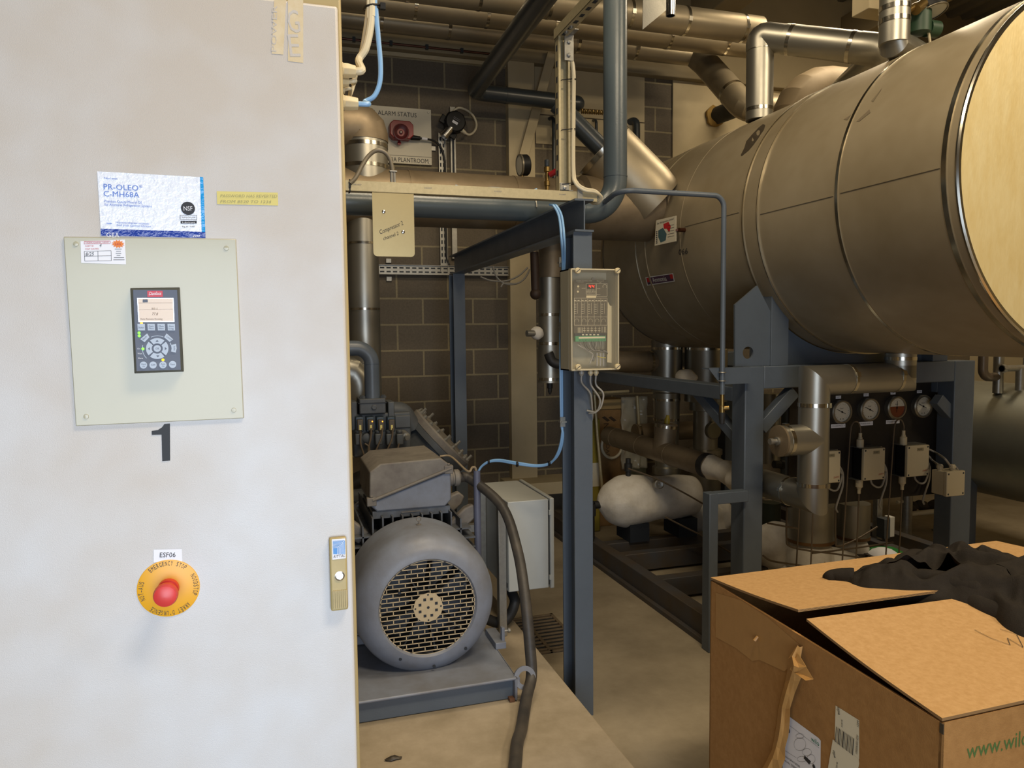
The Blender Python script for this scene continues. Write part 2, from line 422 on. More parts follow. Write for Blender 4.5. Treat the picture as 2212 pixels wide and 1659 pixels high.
# tape note
q = MB(); q.use(m_tape); quad((468, 413), (600, 416), (601, 444), (469, 441)); q.use(m_pencil)
tx('PASSWORD HAS REVERTED', 476, 426, 599, 427, 6, shear=.2); tx('FROM 8520 TO 1234', 476, 438, 586, 439, 6, shear=.2)
obj('tape_note', q, None, cab, smooth=0, label='strip of yellow tape with faint handwriting')
# figure 1
q = MB(); q.use(m_black)
q.poly([D_(x, y, .001) for x, y in ((355, 916), (367, 915), (367.5, 995), (350.5, 996.5), (349, 939), (328, 939.5), (327.5, 931), (341, 929), (350, 923))])
obj('figure_one', q, None, cab, smooth=0, label='black vinyl figure 1')
# ESF06 tag
q = MB(); q.use(m_paper); quad((332, 1187), (393, 1186), (394, 1214), (332, 1215)); q.use(m_ink)
tx('ESF06', 345, 1204, 379, 1203.5, 10); obj('name_tag', q, None, cab, smooth=0, label='small white tag reading ESF06')
# lock handle
q = MB(); a, c = D_(710, 1160), D_(751, 1312)
q.box(a.x, c.x, YD-.012, YD, c.z, a.z); hd = obj('lock_handle', q, m_strut_h := mat('handle_beige', 'b3a06c', .45, 0, .12, 20), cab, bev=.003)
q = MB(); q.use(m_paper); oh = .0128
quad((717, 1165), (746, 1163), (747, 1206), (718, 1209), off=oh)
q.use(m_cyan_b := mat('badge_blue', '3f86c8', .4))
quad((719.5, 1184), (729, 1183.5), (729, 1197), (720, 1197), off=oh+.0004)
for i in range(6):
    f = i*2.7
    q.line(D_(719, 1169+f, oh+.0005), D_(744-f, 1168+f, oh+.0005), .0012, ND); q.line(D_(744.5-f, 1168+f, oh+.0005), D_(744.8-f, 1197, oh+.0005), .0012, ND)
q.use(m_ink); tx('RITTAL', 720.5, 1205.5, 745.5, 1203, 6, oh+.0006, .2)
obj('maker_badge', q, None, hd, smooth=0, label='white badge with blue stripes')
q = MB(); c = D_(732.5, 1239.5); q.lathe(c+V((0, -.0115, 0)), ND, [(.0082, 0), (.0085, .002), (.007, .0024), (.0062, .0012), (.0012, .0012)], 28)
q.box(c.x-.001, c.x+.001, YD-.0142, YD-.012, c.z-.006, c.z+.006); obj('keyhole', q, m_steel_band, hd)
q = MB()
for i in range(7):
    x = D_(720.5+i*4.3, 1290).x; q.box(x-.0010, x+.0010, YD-.0145, YD-.0115, D_(730, 1308).z, D_(730, 1270).z)
obj('finger_grip', q, m_strut_h, hd)
# cable glands on the cabinet's right hand side
gl = []
for (px, py, r, Y, ln) in ((741, 152, .014, 1.47, .035), (741, 176, .011, 1.49, .024), (741, 193, .010, 1.51, .018), (742, 222, .014, 1.47, .038)):
    z = P(px, py, Y=Y).z; x0 = xr+.0075; q = MB()
    q.lathe((x0, Y, z), (1, 0, 0), [(r*1.15, 0), (r*1.15, ln*.3), (r, ln*.34), (r, ln*.6), (r*.98, ln*.62), (r*.8, ln)], 8)
    gl.append((V((x0+ln, Y, z)), obj('cable_gland', q, m_gland, cab, bev=.001)))

# ------------------------------------------------------------ operator panel
op = thing('operator_panel', 'beige plate with a dark drive keypad screwed to the cabinet door', 'control panel', D_(340, 720))
TP = .004
q = MB(); q.prism([D_(*p) for p in ((138.5, 512), (510, 517), (527, 903), (165, 920))], V((0, -TP, 0))); obj('mounting_plate', q, m_plate, op, bev=.0012)
def DP(x, y, o=0): return D_(x, y, TP+o)
for (x, y) in ((164, 527), (489, 536), (186, 900), (505, 886)):
    q = MB(); q.lathe(DP(x, y), ND, [(.004, 0), (.0036, .0014), (.001, .0018)], 16); obj('screw', q, m_plate, op)
q = MB(); q.use(m_paper); q.poly([DP(*p, .0005) for p in ((174, 521), (270, 517.5), (272.5, 571), (175.5, 568))])
q.use(m_redink); o9 = TP+.0009
for a_, c_ in (((182, 521.5), (238, 520.5)), ((182, 527), (238, 526)), ((182, 521.5), (182, 527)), ((238, 520.5), (238, 526))): q.line(D_(*a_, o9), D_(*c_, o9), .0006, ND)
tx('THERMOGRAPHIC SURVEY', 184, 526, 236, 525, 3.3, o9); tx('ASSET ID:', 184, 533, 203, 532.5, 3, o9); tx('TEST DATES:', 184, 540, 214, 539, 3, o9)
q.use(m_ink); tx('4', 215, 533.5, 220, 533.3, 6, o9, .3); tx('8/25', 185, 553, 204, 552, 7, o9, .3)
for a_, c_ in (((182, 543), (240, 541.5)), ((182.5, 553.5), (240, 552.5)), ((183, 564), (240.5, 563)), ((182, 543), (183, 564)), ((211.5, 542), (212, 563.5)), ((240, 541.5), (240.5, 563))): q.line(D_(*a_, o9), D_(*c_, o9), .0005, ND)
q.use(m_orange); cc = D_(255, 527, o9); st = []
for i in range(24):
    r = .0085 if i % 2 else .0055; st.append(cc + V((r*math.cos(i*PI/12)*1.15, 0, r*math.sin(i*PI/12)*.8)))
q.poly(st); q.use(m_redink); tx('LES', 249, 529, 261, 529, 4, o9+.0004); q.use(m_ink)
for i, (x0, x1) in enumerate(((248, 263), (251, 261), (250, 262), (252, 260), (246, 268), (245, 269))): q.line(D_(x0, 538+i*4.6, o9), D_(x1, 538+i*4.6, o9), .0007, ND)
obj('survey_sticker', q, None, op, smooth=0, label='white survey sticker dated in pen')
# keypad
TK = .016
kp = MB(); A = [(281, 622), (388.5, 620.5), (397.5, 803), (290, 807)]; Bq = [(287, 627), (383, 626), (390, 798), (295.5, 801)]
lo = [DP(*p) for p in A]; hi = [DP(*p, TK) for p in Bq]
va = [kp.bm.verts.new(p) for p in lo]; vb = [kp.bm.verts.new(p) for p in hi]; kp.bridge(va, vb); kp.face(va); kp.face(vb[::-1])
key = obj('keypad', kp, m_bezel, op, smooth=0, bev=.0008)
def K(x, y, o=0): # zoomed keypad pixels, region (250,600) scale 7.54
    return D_(250+x/7.54, 600+y/7.54, TP+TK+o)
q = MB(); q.use(m_keyface); q.poly([K(*p, .0004) for p in ((282, 197), (1000, 197), (1060, 1500), (340, 1520))]); obj('keypad_face', q, None, key, smooth=0)
q = MB(); q.use(mat('badge_red', 'c4283a', .4)); q.prism([K(*p, .0003) for p in ((514, 213), (764, 213), (768, 313), (518, 316))], V((0, -.0008, 0)))
q.use(m_paper); q.text('Danfoss', K(538, 285, .0015), K(745, 278, .0015), 50/7.54*1.25/FPX, ND, .45); q.line(K(560, 268, .0014), K(742, 266, .0014), .0004, ND); obj('maker_badge', q, None, key, smooth=0)
q = MB(); q.use(m_chrome); q.prism([K(*p, .0003) for p in ((350, 330), (942, 330), (958, 718), (372, 722))], V((0, -.0010, 0)))
q.use(m_lcd); q.poly([K(*p, .0015) for p in ((364, 343), (930, 343), (944, 704), (384, 706))]); q.use(mat('lcd_print', '6a4a2c', .5))
q.text('77.8', K(590, 610, .0018), K(690, 610, .0018), 40/7.54*1.25/FPX, ND, .3); q.text('50.1', K(580, 520, .0018), K(680, 520, .0018), 30/7.54*1.25/FPX, ND, .2)
q.text('Auto Remote Running', K(400, 685, .0018), K(760, 685, .0018), 28/7.54*1.25/FPX, ND)
q.line(K(366, 412, .0018), K(932, 408, .0018), .0003, ND); q.line(K(376, 520, .0018), K(936, 512, .0018), .0003, ND)
q.use(m_keyface); q.poly([K(*p, .0018) for p in ((438, 352), (520, 352), (522, 400), (440, 402))])
obj('screen', q, None, key, smooth=0)
def keyc(poly, name='key', txt=None, tp=None):
    q = MB(); q.use(m_key); q.prism([K(*p, .0003) for p in poly], V((0, -.0018, 0)))
    if txt:
        q.use(m_keyface)
        for s, x0, y0, x1, y1, h in txt: q.text(s, K(x0, y0, .0025), K(x1, y1, .0025), h/7.54*1.25/FPX, ND)
    if tp: q.use(m_keyface); q.poly([K(*p, .0024) for p in tp])
    return obj(name, q, None, key, smooth=0)
sk = [('Status', None), ('Quick', 'Menu'), ('Main', 'Menu'), ('Alarm', 'Log')]
for i, (s1, s2) in enumerate(sk):
    x = 355+163*i
    t = [(s1, x+15, 822, x+105, 822, 26)] if not s2 else [(s1, x+20, 802, x+100, 802, 26), (s2, x+22, 838, x+98, 838, 26)]
    keyc([(x, 750), (x+122, 750), (x+126, 858), (x+8, 858)], 'menu_key', t)
keyc([(404, 1000), (514, 906), (553, 968), (474, 1050)], 'back_key', [('Back', 452, 1016, 512, 960, 26)])
keyc([(790, 968), (832, 906), (940, 1004), (880, 1044)], 'cancel_key', [('Cancel', 820, 962, 905, 1020, 26)])
keyc([(902, 1094), (984, 1076), (996, 1150), (980, 1218), (904, 1202), (912, 1150)], 'info_key', [('Info', 942, 1115, 944, 1185, 24)])
cx, cy = 679, 1152
def arc(r0, r1, a0, a1, n=10):
    return [(cx+r1*math.cos(math.radians(lerp(a0, a1, i/n))), cy+r1*.93*math.sin(math.radians(lerp(a0, a1, i/n)))) for i in range(n+1)] + \
           [(cx+r0*math.cos(math.radians(lerp(a1, a0, i/n))), cy+r0*.93*math.sin(math.radians(lerp(a1, a0, i/n)))) for i in range(n+1)]
for a0, tp in ((50, ((660, 1265), (712, 1265), (686, 1295))), (140, ((555, 1130), (555, 1182), (524, 1156))), (230, ((648, 1042), (700, 1042), (674, 1012))), (320, ((800, 1128), (800, 1180), (832, 1154)))):
    keyc(arc(90, 183, a0, a0+80), 'arrow_key', None, tp)
keyc([(cx+60*math.cos(i*PI/12), cy+56*math.sin(i*PI/12)) for i in range(24)], 'ok_key', [('OK', 650, 1168, 712, 1168, 30)])
for s, x, y in ((('Hand', 'On'), 455, 1421), (('Off',), 611, 1420), (('Auto', 'On'), 772, 1418), (('Reset',), 929, 1411)):
    t = [(s[0], x-36, y-2, x+36, y-2, 24), (s[1], x-20, y+34, x+20, y+34, 22)] if len(s) == 2 else [(s[0], x-36, y+10, x+36, y+10, 24)]
    keyc([(x+60*math.cos(i*PI/12), y+58*math.sin(i*PI/12)) for i in range(24)], 'round_key', t)
q = MB(); q.use(m_paper)
for s, x0, y0, w_ in (('On', 352, 1168, 46), ('Warn.', 356, 1246, 80), ('Alarm', 362, 1322, 82)): q.text(s, K(x0, y0, .0008), K(x0+w_, y0, .0008), 24/7.54*1.25/FPX, ND)
q.use(m_key); q.poly([K(x, y, .0008) for x, y in arc(218, 228, 242, 296)]); q.poly([K(x, y, .0008) for x, y in arc(240, 250, 136, 194)]); q.poly([K(x, y, .0008) for x, y in arc(222, 236, 334, 344)])
obj('printed_legend', q, None, key, smooth=0)
for (x, y, m) in ((420, 741, m_led_o), (381, 896, m_led_g), (384, 946, m_led_g), (444, 1158, m_led_g), (770, 1338, m_led_y)):
    q = MB(); q.lathe(K(x, y), ND, [(.0022, 0), (.0020, .0008), (.0008, .0014)], 14); obj('indicator_light', q, m, key)

# ------------------------------------------------------------ emergency stop
es = thing('emergency_stop', 'red mushroom emergency stop on a round yellow plate, low on the cabinet door', 'emergency stop', D_(364, 1270))
c = D_(364.5, 1270); rr = 60*1.28/FPX
q = MB(); q.lathe(c, ND, [(rr, 0), (rr, .0012), (rr*.98, .0016)], 64); obj('yellow_plate', q, m_yellow, es)
q = MB(); q.use(m_ink); cy_ = c+V((0, -.0019, 0))
def arctext(s, a_mid, span, r, h, flip=False):
    n = len(s)
    for i, ch in enumerate(s):
        if ch == ' ': continue
        a = a_mid + span*((i+.5)/n-.5)*(-1)
        rad = V((math.cos(a), 0, math.sin(a))); tan = V((math.sin(a), 0, -math.cos(a)))
        w = r*abs(span)/n*.74
        if ch == "'": w *= .3
        q.text(ch, cy_+rad*r-tan*w/2, cy_+rad*r+tan*w/2, h, ND)
rad = math.radians
arctext('EMERGENCY STOP', rad(90), rad(84), rr*.80, .0075)
arctext('NOODSTOP', rad(3), rad(52), rr*.80, .0075); arctext("ARRÊT D'URGENCE", rad(-88), rad(90), rr*.80, .0075); arctext('NOT-AUS', rad(181), rad(46), rr*.80, .0075)
obj('lettering', q, None, es, smooth=0)
q = MB(); q.lathe(c, ND, [(.0165, .001), (.0165, .012), (.0145, .013), (.0150, .022), (.0175, .027), (.0185, .030), (.0185, .038), (.0165, .0435), (.010, .046), (.001, .0468)], 48); obj('push_button', q, m_stopred, es)
# ------------------------------------------------------------ steel portal frame beside the motor
pc = P(1259, 800, D=3.28); YC = pc.y
xc0, xc1 = P(1240, 800, Y=YC).x, P(1279.5, 800, Y=YC).x
FW = xc1-xc0; xm = (xc0+xc1)/2; FD = .150
ZB = P(1258, 429, Y=YC-.02).z; ZB0 = P(1258, 500, Y=YC-.02).z
fr = thing('portal_frame', 'blue grey steel frame with an I-beam resting on two H-section columns', 'steel frame', (xm, YC, ZF))
def isec(x, w, h, tf, tw):  # profile in (u,v)
    return [(-w/2, 0), (w/2, 0), (w/2, tf), (tw/2, tf), (tw/2, h-tf), (w/2, h-tf), (w/2, h), (-w/2, h), (-w/2, h-tf), (-tw/2, h-tf), (-tw/2, tf), (-w/2, tf)]
q = MB(); q.prism([(xm+u, YC+v, ZF) for u, v in isec(0, FW, FD, .0085, .006)], V((0, 0, ZB0-.008-ZF))); obj('front_column', q, m_blue, fr, smooth=0)
q = MB(); q.box(xc0, xc1, YC-.002, YC+FD, ZB0-.008, ZB0); obj('cap_plate', q, m_blue, fr, smooth=0)
YB1 = P(985, 570, X=xm-.0).y
pr = P(993, 700, X=xm); YR = pr.y
q = MB(); q.prism([(xm+u, YC-.02, ZB0+v) for u, v in isec(0, FW, ZB-ZB0, .0085, .006)], V((0, YR+.15-YC, 0))); obj('i_beam', q, m_blue, fr, smooth=0)
q = MB(); q.prism([(xm+u, YR+v, .1) for u, v in isec(0, FW, .15, .0085, .006)], V((0, 0, ZB0-.1))); obj('rear_column', q, m_blue, fr, smooth=0)

# ------------------------------------------------------------ long cream channel lying on the beam
YS = YC+.045
zs1 = P(1290, 441, Y=YS).z; zs1 = ZB+.001; sh = .042
xs0, xs1 = -.6, P(1290, 430, Y=YS).x
hc = thing('channel_rail', 'long cream slotted steel channel resting across the end of the beam', 'channel', (lerp(xs0, xs1, .5), YS, zs1))
def channel(q, p0, p1, up, w, h, t=.0025, slots=0):
    """C channel from p0 to p1, closed back towards -side"""
    p0, p1 = V(p0), V(p1); d = (p1-p0).normalized(); up = V(up).normalized(); s = d.cross(up)
    prof = [(0, 0), (w, 0), (w, h*.18), (w-t, h*.18), (w-t, t), (t, t), (t, h-t), (w-t, h-t), (w-t, h*.82), (w, h*.82), (w, h), (0, h)]
    q.prism([p0 + s*u + up*v for u, v in prof], p1-p0)
q = MB(); q.box(xs0, xs1, YS, YS+.0025, zs1, zs1+sh); q.box(xs0, xs1, YS, YS+.042, zs1+sh-.0025, zs1+sh); q.box(xs0, xs1, YS, YS+.042, zs1, zs1+.0025); q.box(xs0, xs1, YS+.04, YS+.0425, zs1+.03, zs1+sh); q.box(xs0, xs1, YS+.04, YS+.0425, zs1, zs1+.012)
obj('channel_body', q, m_strut, hc, smooth=0, bev=.002)
q = MB(); q.use(m_greyink)
for px, s in ((772, '041007'), (925, '030207'), (1076, '010107'), (1216, '010407')):
    a = P(px-8, 420, Y=YS-.0006); q.text(s, V((a.x, YS-.0006, zs1+.022)), V((a.x+.032, YS-.0006, zs1+.022)), .006, ND)
obj('stamped_lettering', q, None, hc, smooth=0)
for px in (756,):
    x = P(px, 410, Y=YS).x; q = MB(); q.box(x-.0025, x+.0025, YS-.002, YS+.045, zs1-.003, zs1+sh+.003); q.box(x-.004, x+.004, YS-.006, YS-.001, zs1+.012, zs1+.022); obj('cable_tie', q, m_black, hc)
q = MB(); x = P(1252, 410, Y=YS).x; q.box(x-.012, x+.012, YS-.006, YS-.001, zs1-.002, zs1+.06); q.box(x-.012, x+.012, YS-.03, YS-.001, zs1-.002, zs1+.004); obj('beam_clamp', q, m_galv, hc)
# tag plate
tg = thing('tag_plate', 'rounded metal plate with pen writing hanging below the cream channel', 'sign', P(850, 480, Y=YS))
TLp, TRp, BRp, BLp = P(804, 424, Y=YS-.002), P(894, 430, Y=YS-.002), P(896, 555, Y=YS-.002), P(808, 549, Y=YS-.002)
def rrect(x0, x1, z0, z1, y, r, n=6, top=False):
    pts = []
    for cx_, cz_, a0 in ((x1-r, z0+r, -90), (x1-r, z1-r, 0), (x0+r, z1-r, 90), (x0+r, z0+r, 180)):
        if not top and a0 in (0, 90): pts.append((x1 if a0 == 0 else x0, y, z1)); continue
        for i in range(n+1): a = rad(a0+90*i/n); pts.append((cx_+r*math.cos(a), y, cz_+r*math.sin(a)))
    return pts
q = MB(); q.prism(rrect(TLp.x, TRp.x, BRp.z, zs1-.001, YS+.0005, .016), V((0, .0025, 0))); q.box(TLp.x, TRp.x, YS+.0005, YS+.03, zs1-.0025, zs1-.0002); obj('plate', q, m_tagplate, tg, smooth=0)
for px, py in ((829, 457), (871, 501)):
    q = MB(); q.lathe(P(px, py, Y=YS), ND, [(.0075, 0), (.0065, .003), (.002, .0045)], 18); obj('screw', q, m_chrome, tg)
q = MB(); q.use(m_ink); a, c = P(822, 506, Y=YS-.0006), P(872, 485, Y=YS-.0006); q.text('Compressor 2', a, c, .017, ND, .25)
a, c = P(829, 519, Y=YS-.0006), P(862, 507, Y=YS-.0006); q.text('channel 2', a, c, .014, ND, .25); obj('handwriting', q, None, tg, smooth=0)

# upright channel with bracket, and channel running back towards the room
xu0, xu1 = P(1207, 400, Y=YS+.01).x, P(1232, 400, Y=YS+.01).x
zu1 = P(1225, 78, Y=YS+.01).z
up = thing('upright_channel', 'upright slotted channel with white cables strapped along it', 'channel', ((xu0+xu1)/2, YS+.02, zs1+sh))
q = MB(); xl = xu0; q.box(xl, xu1, YS+.045, YS+.048, zs1+sh, zu1); q.box(xl, xl+.0025, YS+.006, YS+.048, zs1+sh, zu1); q.box(xu1-.0025, xu1, YS+.006, YS+.048, zs1+sh, zu1)
q.box(xl, xl+.010, YS+.004, YS+.0065, zs1+sh, zu1); q.box(xu1-.010, xu1, YS+.004, YS+.0065, zs1+sh, zu1); obj('channel_body', q, m_strut, up, smooth=0)
q = MB()
for i in range(9): z = lerp(zs1+.12, zu1-.05, i/8); q.box(xl-.0008, xl+.003, YS+.018, YS+.034, z-.012, z+.012)
obj('slot_groove', q, m_hollow, up)
q = MB(); x_a, x_b = P(1219, 100, Y=YS).x, P(1239, 100, Y=YS).x; z_a, z_b = P(1229, 131, Y=YS).z, P(1229, 75, Y=YS).z
q.box(x_a, x_b, YS-.002, YS+.003, z_a, z_b); q.box(x_a, x_b, YS-.06, YS+.003, z_b, z_b+.005); br = obj('corner_bracket', q, m_galv, up, bev=.001)
for py in (90.5, 119):
    q = MB(); q.lathe(P(1229, py, Y=YS-.002), ND, [(.011, 0), (.011, .002)], 24); q.lathe(P(1229, py, Y=YS-.004), ND, [(.0085, 0), (.0085, .006), (.006, .007)], 6); obj('bolt', q, m_galv, br)
q = MB(); x_a, x_b = P(1210, 410, Y=YS).x, P(1229, 410, Y=YS).x; q.box(x_a, x_b, YS-.002, YS+.003, zs1+sh, P(1220, 395, Y=YS).z); q.box(x_a, x_b+.02, YS-.002, YS+.04, zs1+sh, zs1+sh+.004); fb = obj('foot_bracket', q, m_galv, up, bev=.001)
q = MB(); q.lathe(P(1220, 405, Y=YS-.003), ND, [(.008, 0), (.008, .006), (.006, .007)], 6); obj('bolt', q, m_galv, fb)
# channel running towards the viewer at the top of the upright
cb_ = thing('overhead_channel', 'slotted channel running overhead from the top of the upright channel', 'channel', ((xu0+xu1)/2, YS-.4, zu1))
q = MB(); q.box(xl-.004, xl-.001, YS-1.2, YS+.05, zu1-.005, zu1+.037); q.box(xl-.004, xl+.040, YS-1.2, YS+.05, zu1+.034, zu1+.037); q.box(xl-.004, xl+.040, YS-1.2, YS+.05, zu1-.005, zu1-.002); obj('channel_body', q, m_strut, cb_, smooth=0)
q = MB()
for i in range(18): y = YS-.02-.065*i; q.box(xl+.010, xl+.026, y-.014, y+.014, zu1-.0060, zu1-.0045)
obj('slot_groove', q, m_hollow, cb_)
for dy in (.045, .1):
    q = MB(); q.lathe((xl+.018, YS-dy, zu1-.005), (0, 0, -1), [(.011, 0), (.011, .002), (.008, .002), (.008, .008)], 12); obj('bolt', q, m_galv, cb_)

# white cables strapped to the upright
wc = thing('white_cable', 'pair of white cables strapped to the upright channel and looping at its foot', 'cable', (xu1, YS, zs1+.1))
for k, (dx, dy) in enumerate(((.008, -.004), (.018, .006))):
    top = P(1240, 122, Y=YS+.03)
    pts = [V((xu1-.004+dx*.3, YS+.10, zu1-.06+.02*k)), V((xu1+.002+dx*.5, YS+.03, zu1-.075)), V((xu1+dx, YS+dy, zu1-.15)), V((xu1+dx, YS+dy, lerp(zs1, zu1, .6))), V((xu1+dx-.002, YS+dy, lerp(zs1, zu1, .2))), P(1242+k*5, 395, Y=YS-.01), P(1262+k*3, 411-3*k, Y=YS-.02), P(1285, 415-3*k, Y=YS-.02), P(1299-2*k, 425, Y=YS), P(1293-4*k, 438-k*3, Y=YS+.03), P(1281-3*k, 440-2*k, Y=YS+.08)]
    q = MB(); q.tube(spline(pts, 8), .0065, 10); obj('cable', q, m_cable_w, wc)
for f in (.72, .40, .05):
    z = lerp(zs1+sh, zu1, f); q = MB(); q.tube([V((xu0+.012, YS-.002, z-.006)), V((xu1, YS-.008, z)), V((xu1+.022, YS-.006, z+.002)), V((xu1+.026, YS+.012, z+.002)), V((xu1, YS+.05, z)), V((xu0+.012, YS+.05, z-.004))], .0022, 6, closed=True); obj('cable_tie', q, m_black, wc)
# ------------------------------------------------------------ big tank
TX, TZ, TR = 3.22, 2.27, .76
TY0, TY1 = 2.23, 5.45
XLt = TX-TR
tk = thing('refrigerant_tank', 'huge horizontal clad steel tank carried on a blue grey frame', 'tank', (TX, (TY0+TY1)/2, TZ-TR))
q = MB(); q.lathe((TX, TY0+.004, TZ), (0, 1, 0), [(TR, 0), (TR, TY1-TY0)], 128, False, False); shell = obj('shell', q, m_tank, tk)
q = MB(); q.lathe((TX, TY1, TZ), (0, 1, 0), [(TR, 0)]+[(TR*math.cos(a), .38*math.sin(a)) for a in [i*PI/2/14 for i in range(1, 14)]]+[(.01, .38)], 128, False, True); obj('dished_end', q, m_tank, tk)
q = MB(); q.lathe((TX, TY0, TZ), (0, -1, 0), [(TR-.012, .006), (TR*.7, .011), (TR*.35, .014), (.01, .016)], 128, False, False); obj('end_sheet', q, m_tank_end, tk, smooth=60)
q = MB(); q.lathe((TX, TY0+.006, TZ), (0, -1, 0), [(TR+.003, 0), (TR+.004, .008), (TR-.002, .014), (TR-.014, .013)], 128, False, False); obj('rim', q, m_steel_band, tk)
def tband(y, w, dr=.003, m=None, name='band'):
    q = MB(); q.lathe((TX, y-w/2, TZ), (0, 1, 0), [(TR-.001, 0), (TR+dr, 0), (TR+dr, w), (TR-.001, w)], 128, False, False); return obj(name, q, m or m_tank, tk)
def ty(px, py): return P(px, py, X=XLt).y
tband(ty(2040, 330), .022, .0035, m_steel_band)
tband(ty(1806, 440), .018, .003, m_steel_band)
yb = ty(1622, 400); tband(yb, .105, .005, m_tank, 'saddle_strap')
tband(ty(1605, 400), .005, .008, m_steel_band, 'seam'); tband(ty(1637, 400), .005, .008, m_steel_band, 'seam')
tband(ty(1468, 560), .008, .002, m_tank, 'seam'); tband(ty(1392, 560), .02, .004, m_tank, 'seam'); tband(ty(1372, 560), .006, .003, m_steel_band, 'seam'); tband(TY1, .006, .003, m_oil, 'seam')
# dark oil stain on the shell
def on_tank(px, py, off=.0015):
    d = P(px, py, D=1)-CAM; a = d.x**2+d.z**2; bx, bz = CAM.x-TX, CAM.z-TZ; bb = d.x*bx+d.z*bz; cc = bx*bx+bz*bz-(TR+off)**2
    t = (-bb-math.sqrt(max(0, bb*bb-a*cc)))/a; return CAM+d*t
def nrm(p): return V((p.x-TX, 0, p.z-TZ)).normalized()
q = MB(); q.use(m_oil)
up_ = [(1648, 268), (1638, 276), (1624, 291), (1612, 305), (1608, 319), (1600, 335)]; lo_ = [(1653, 270), (1650, 280), (1638, 298), (1628, 312), (1618, 324), (1602, 337)]
for (a, c, d, e) in zip(up_, up_[1:], lo_[1:], lo_): q.poly([on_tank(*x) for x in (a, c, d, e)])
obj('oil_stain', q, None, tk, smooth=0)
q = MB(); q.use(mat('scuff', '6e6350', .5))
for pts in (((1905, 190), (1882, 218), (1886, 220), (1902, 196)), ((1878, 236), (1850, 262), (1856, 262), (1880, 243)), ((1838, 248), (1822, 258), (1830, 259))): q.poly([on_tank(*x) for x in pts])
obj('scuff_mark', q, None, tk, smooth=0)
# longitudinal seams
for pts in (((1300, 470), (1596, 458)), ((1642, 462), (1800, 425)), ((1812, 420), (2038, 360))):
    pass
def seam(px0, py0, px1):
    p = on_tank(px0, py0); y1 = None
    n = nrm(p); e = on_tank(px1, py0).y
    q = MB(); y2 = P(px1, 400, X=p.x).y; q.box(p.x-.0015, p.x+.0015, min(p.y, y2), max(p.y, y2), p.z-.002, p.z+.002); return obj('seam', q, m_tank, tk)
seam(1596, 458, 1480); seam(1642, 462, 1800); seam(2030, 362, 1815)
# manufacturer's plate on its bracket
def tq(m, *pp, off=.002): q.use(m); q.poly([on_tank(x, y, off) for x, y in pp])
npl = thing('rating_plate', 'small metal rating plate with a red map, held off the tank flank', 'sign', on_tank(1440, 505))
q = MB(); c0 = on_tank(1440, 500, .06); nn = nrm(c0)
def RP(px, py, o=.0):  # plane of the plate
    d = (P(px, py, D=1)-CAM); nq = V((-1, 0, .1)).normalized(); t = (c0-nq*(-o)-CAM).dot(nq)/d.dot(nq); return CAM+d*t
nq = V((-1, 0, .1)).normalized()
q.prism([RP(1417, 476), RP(1460, 466), RP(1460, 521), RP(1414, 531)], -nq*.003); obj('plate', q, m_sign, npl, smooth=0)
q = MB(); q.use(m_redink); q.poly([RP(x, y, .001) for x, y in ((1433, 484), (1444, 479), (1449, 489), (1446, 502), (1440, 494), (1434, 494))])
q.use(mat('map_blue', '3d5a60', .5)); q.poly([RP(x, y, .001) for x, y in ((1422, 498), (1432, 492), (1440, 505), (1438, 519), (1427, 524), (1422, 512))])
q.use(m_ink)
for i in range(7): q.line(RP(1417, 501+i*4, .0012), RP(1420, 500.4+i*4, .0012), .006, nq)
for i in range(5): q.line(RP(1442, 488+i*6, .0012), RP(1456, 485+i*6, .0012), .002, nq)
q.text('Star Refrigeration Limited', RP(1419, 485, .0015), RP(1455, 474, .0015), .012, nq); obj('printing', q, None, npl, smooth=0)
q = MB(); a = RP(1462, 497); q.cyl(a, on_tank(1463, 498, -.01), .008, seg=12); q.cyl(on_tank(1482, 497, -.01), on_tank(1482, 497, 0)+V((-.05, 0, 0)), .013, seg=16); obj('stand_off', q, m_copper, npl)
q = MB(); p1, p2, p3, p4 = (1394, 599), (1454, 590), (1457.5, 608), (1398, 617)
tq(m_white, p1, p2, p3, p4); tq(mat('ammonia_purple', '4a2c48', .4), (1396, 600.5), (1452.5, 592), (1455.5, 606.5), (1399.5, 615), off=.003)
tq(m_redink, (1396, 600.5), (1402, 599.6), (1405, 609), (1399, 610), off=.0035); tq(m_redink, (1446, 593), (1452.5, 592), (1454.5, 601.5), (1448.5, 602.5), off=.0035)
q.use(m_white); a, c = on_tank(1411, 610, .004), on_tank(1441, 606, .004); q.text('Ammonia', a, c, .034, nrm(a)); obj('ammonia_sticker', q, None, tk, smooth=0, label='purple sticker reading Ammonia')
q = MB(); q.use(m_ink); a, c = on_tank(1467, 551, .002), on_tank(1486, 548, .002); q.text('066', a, c, .036, nrm(a), .2); obj('pen_number', q, None, tk, smooth=0)

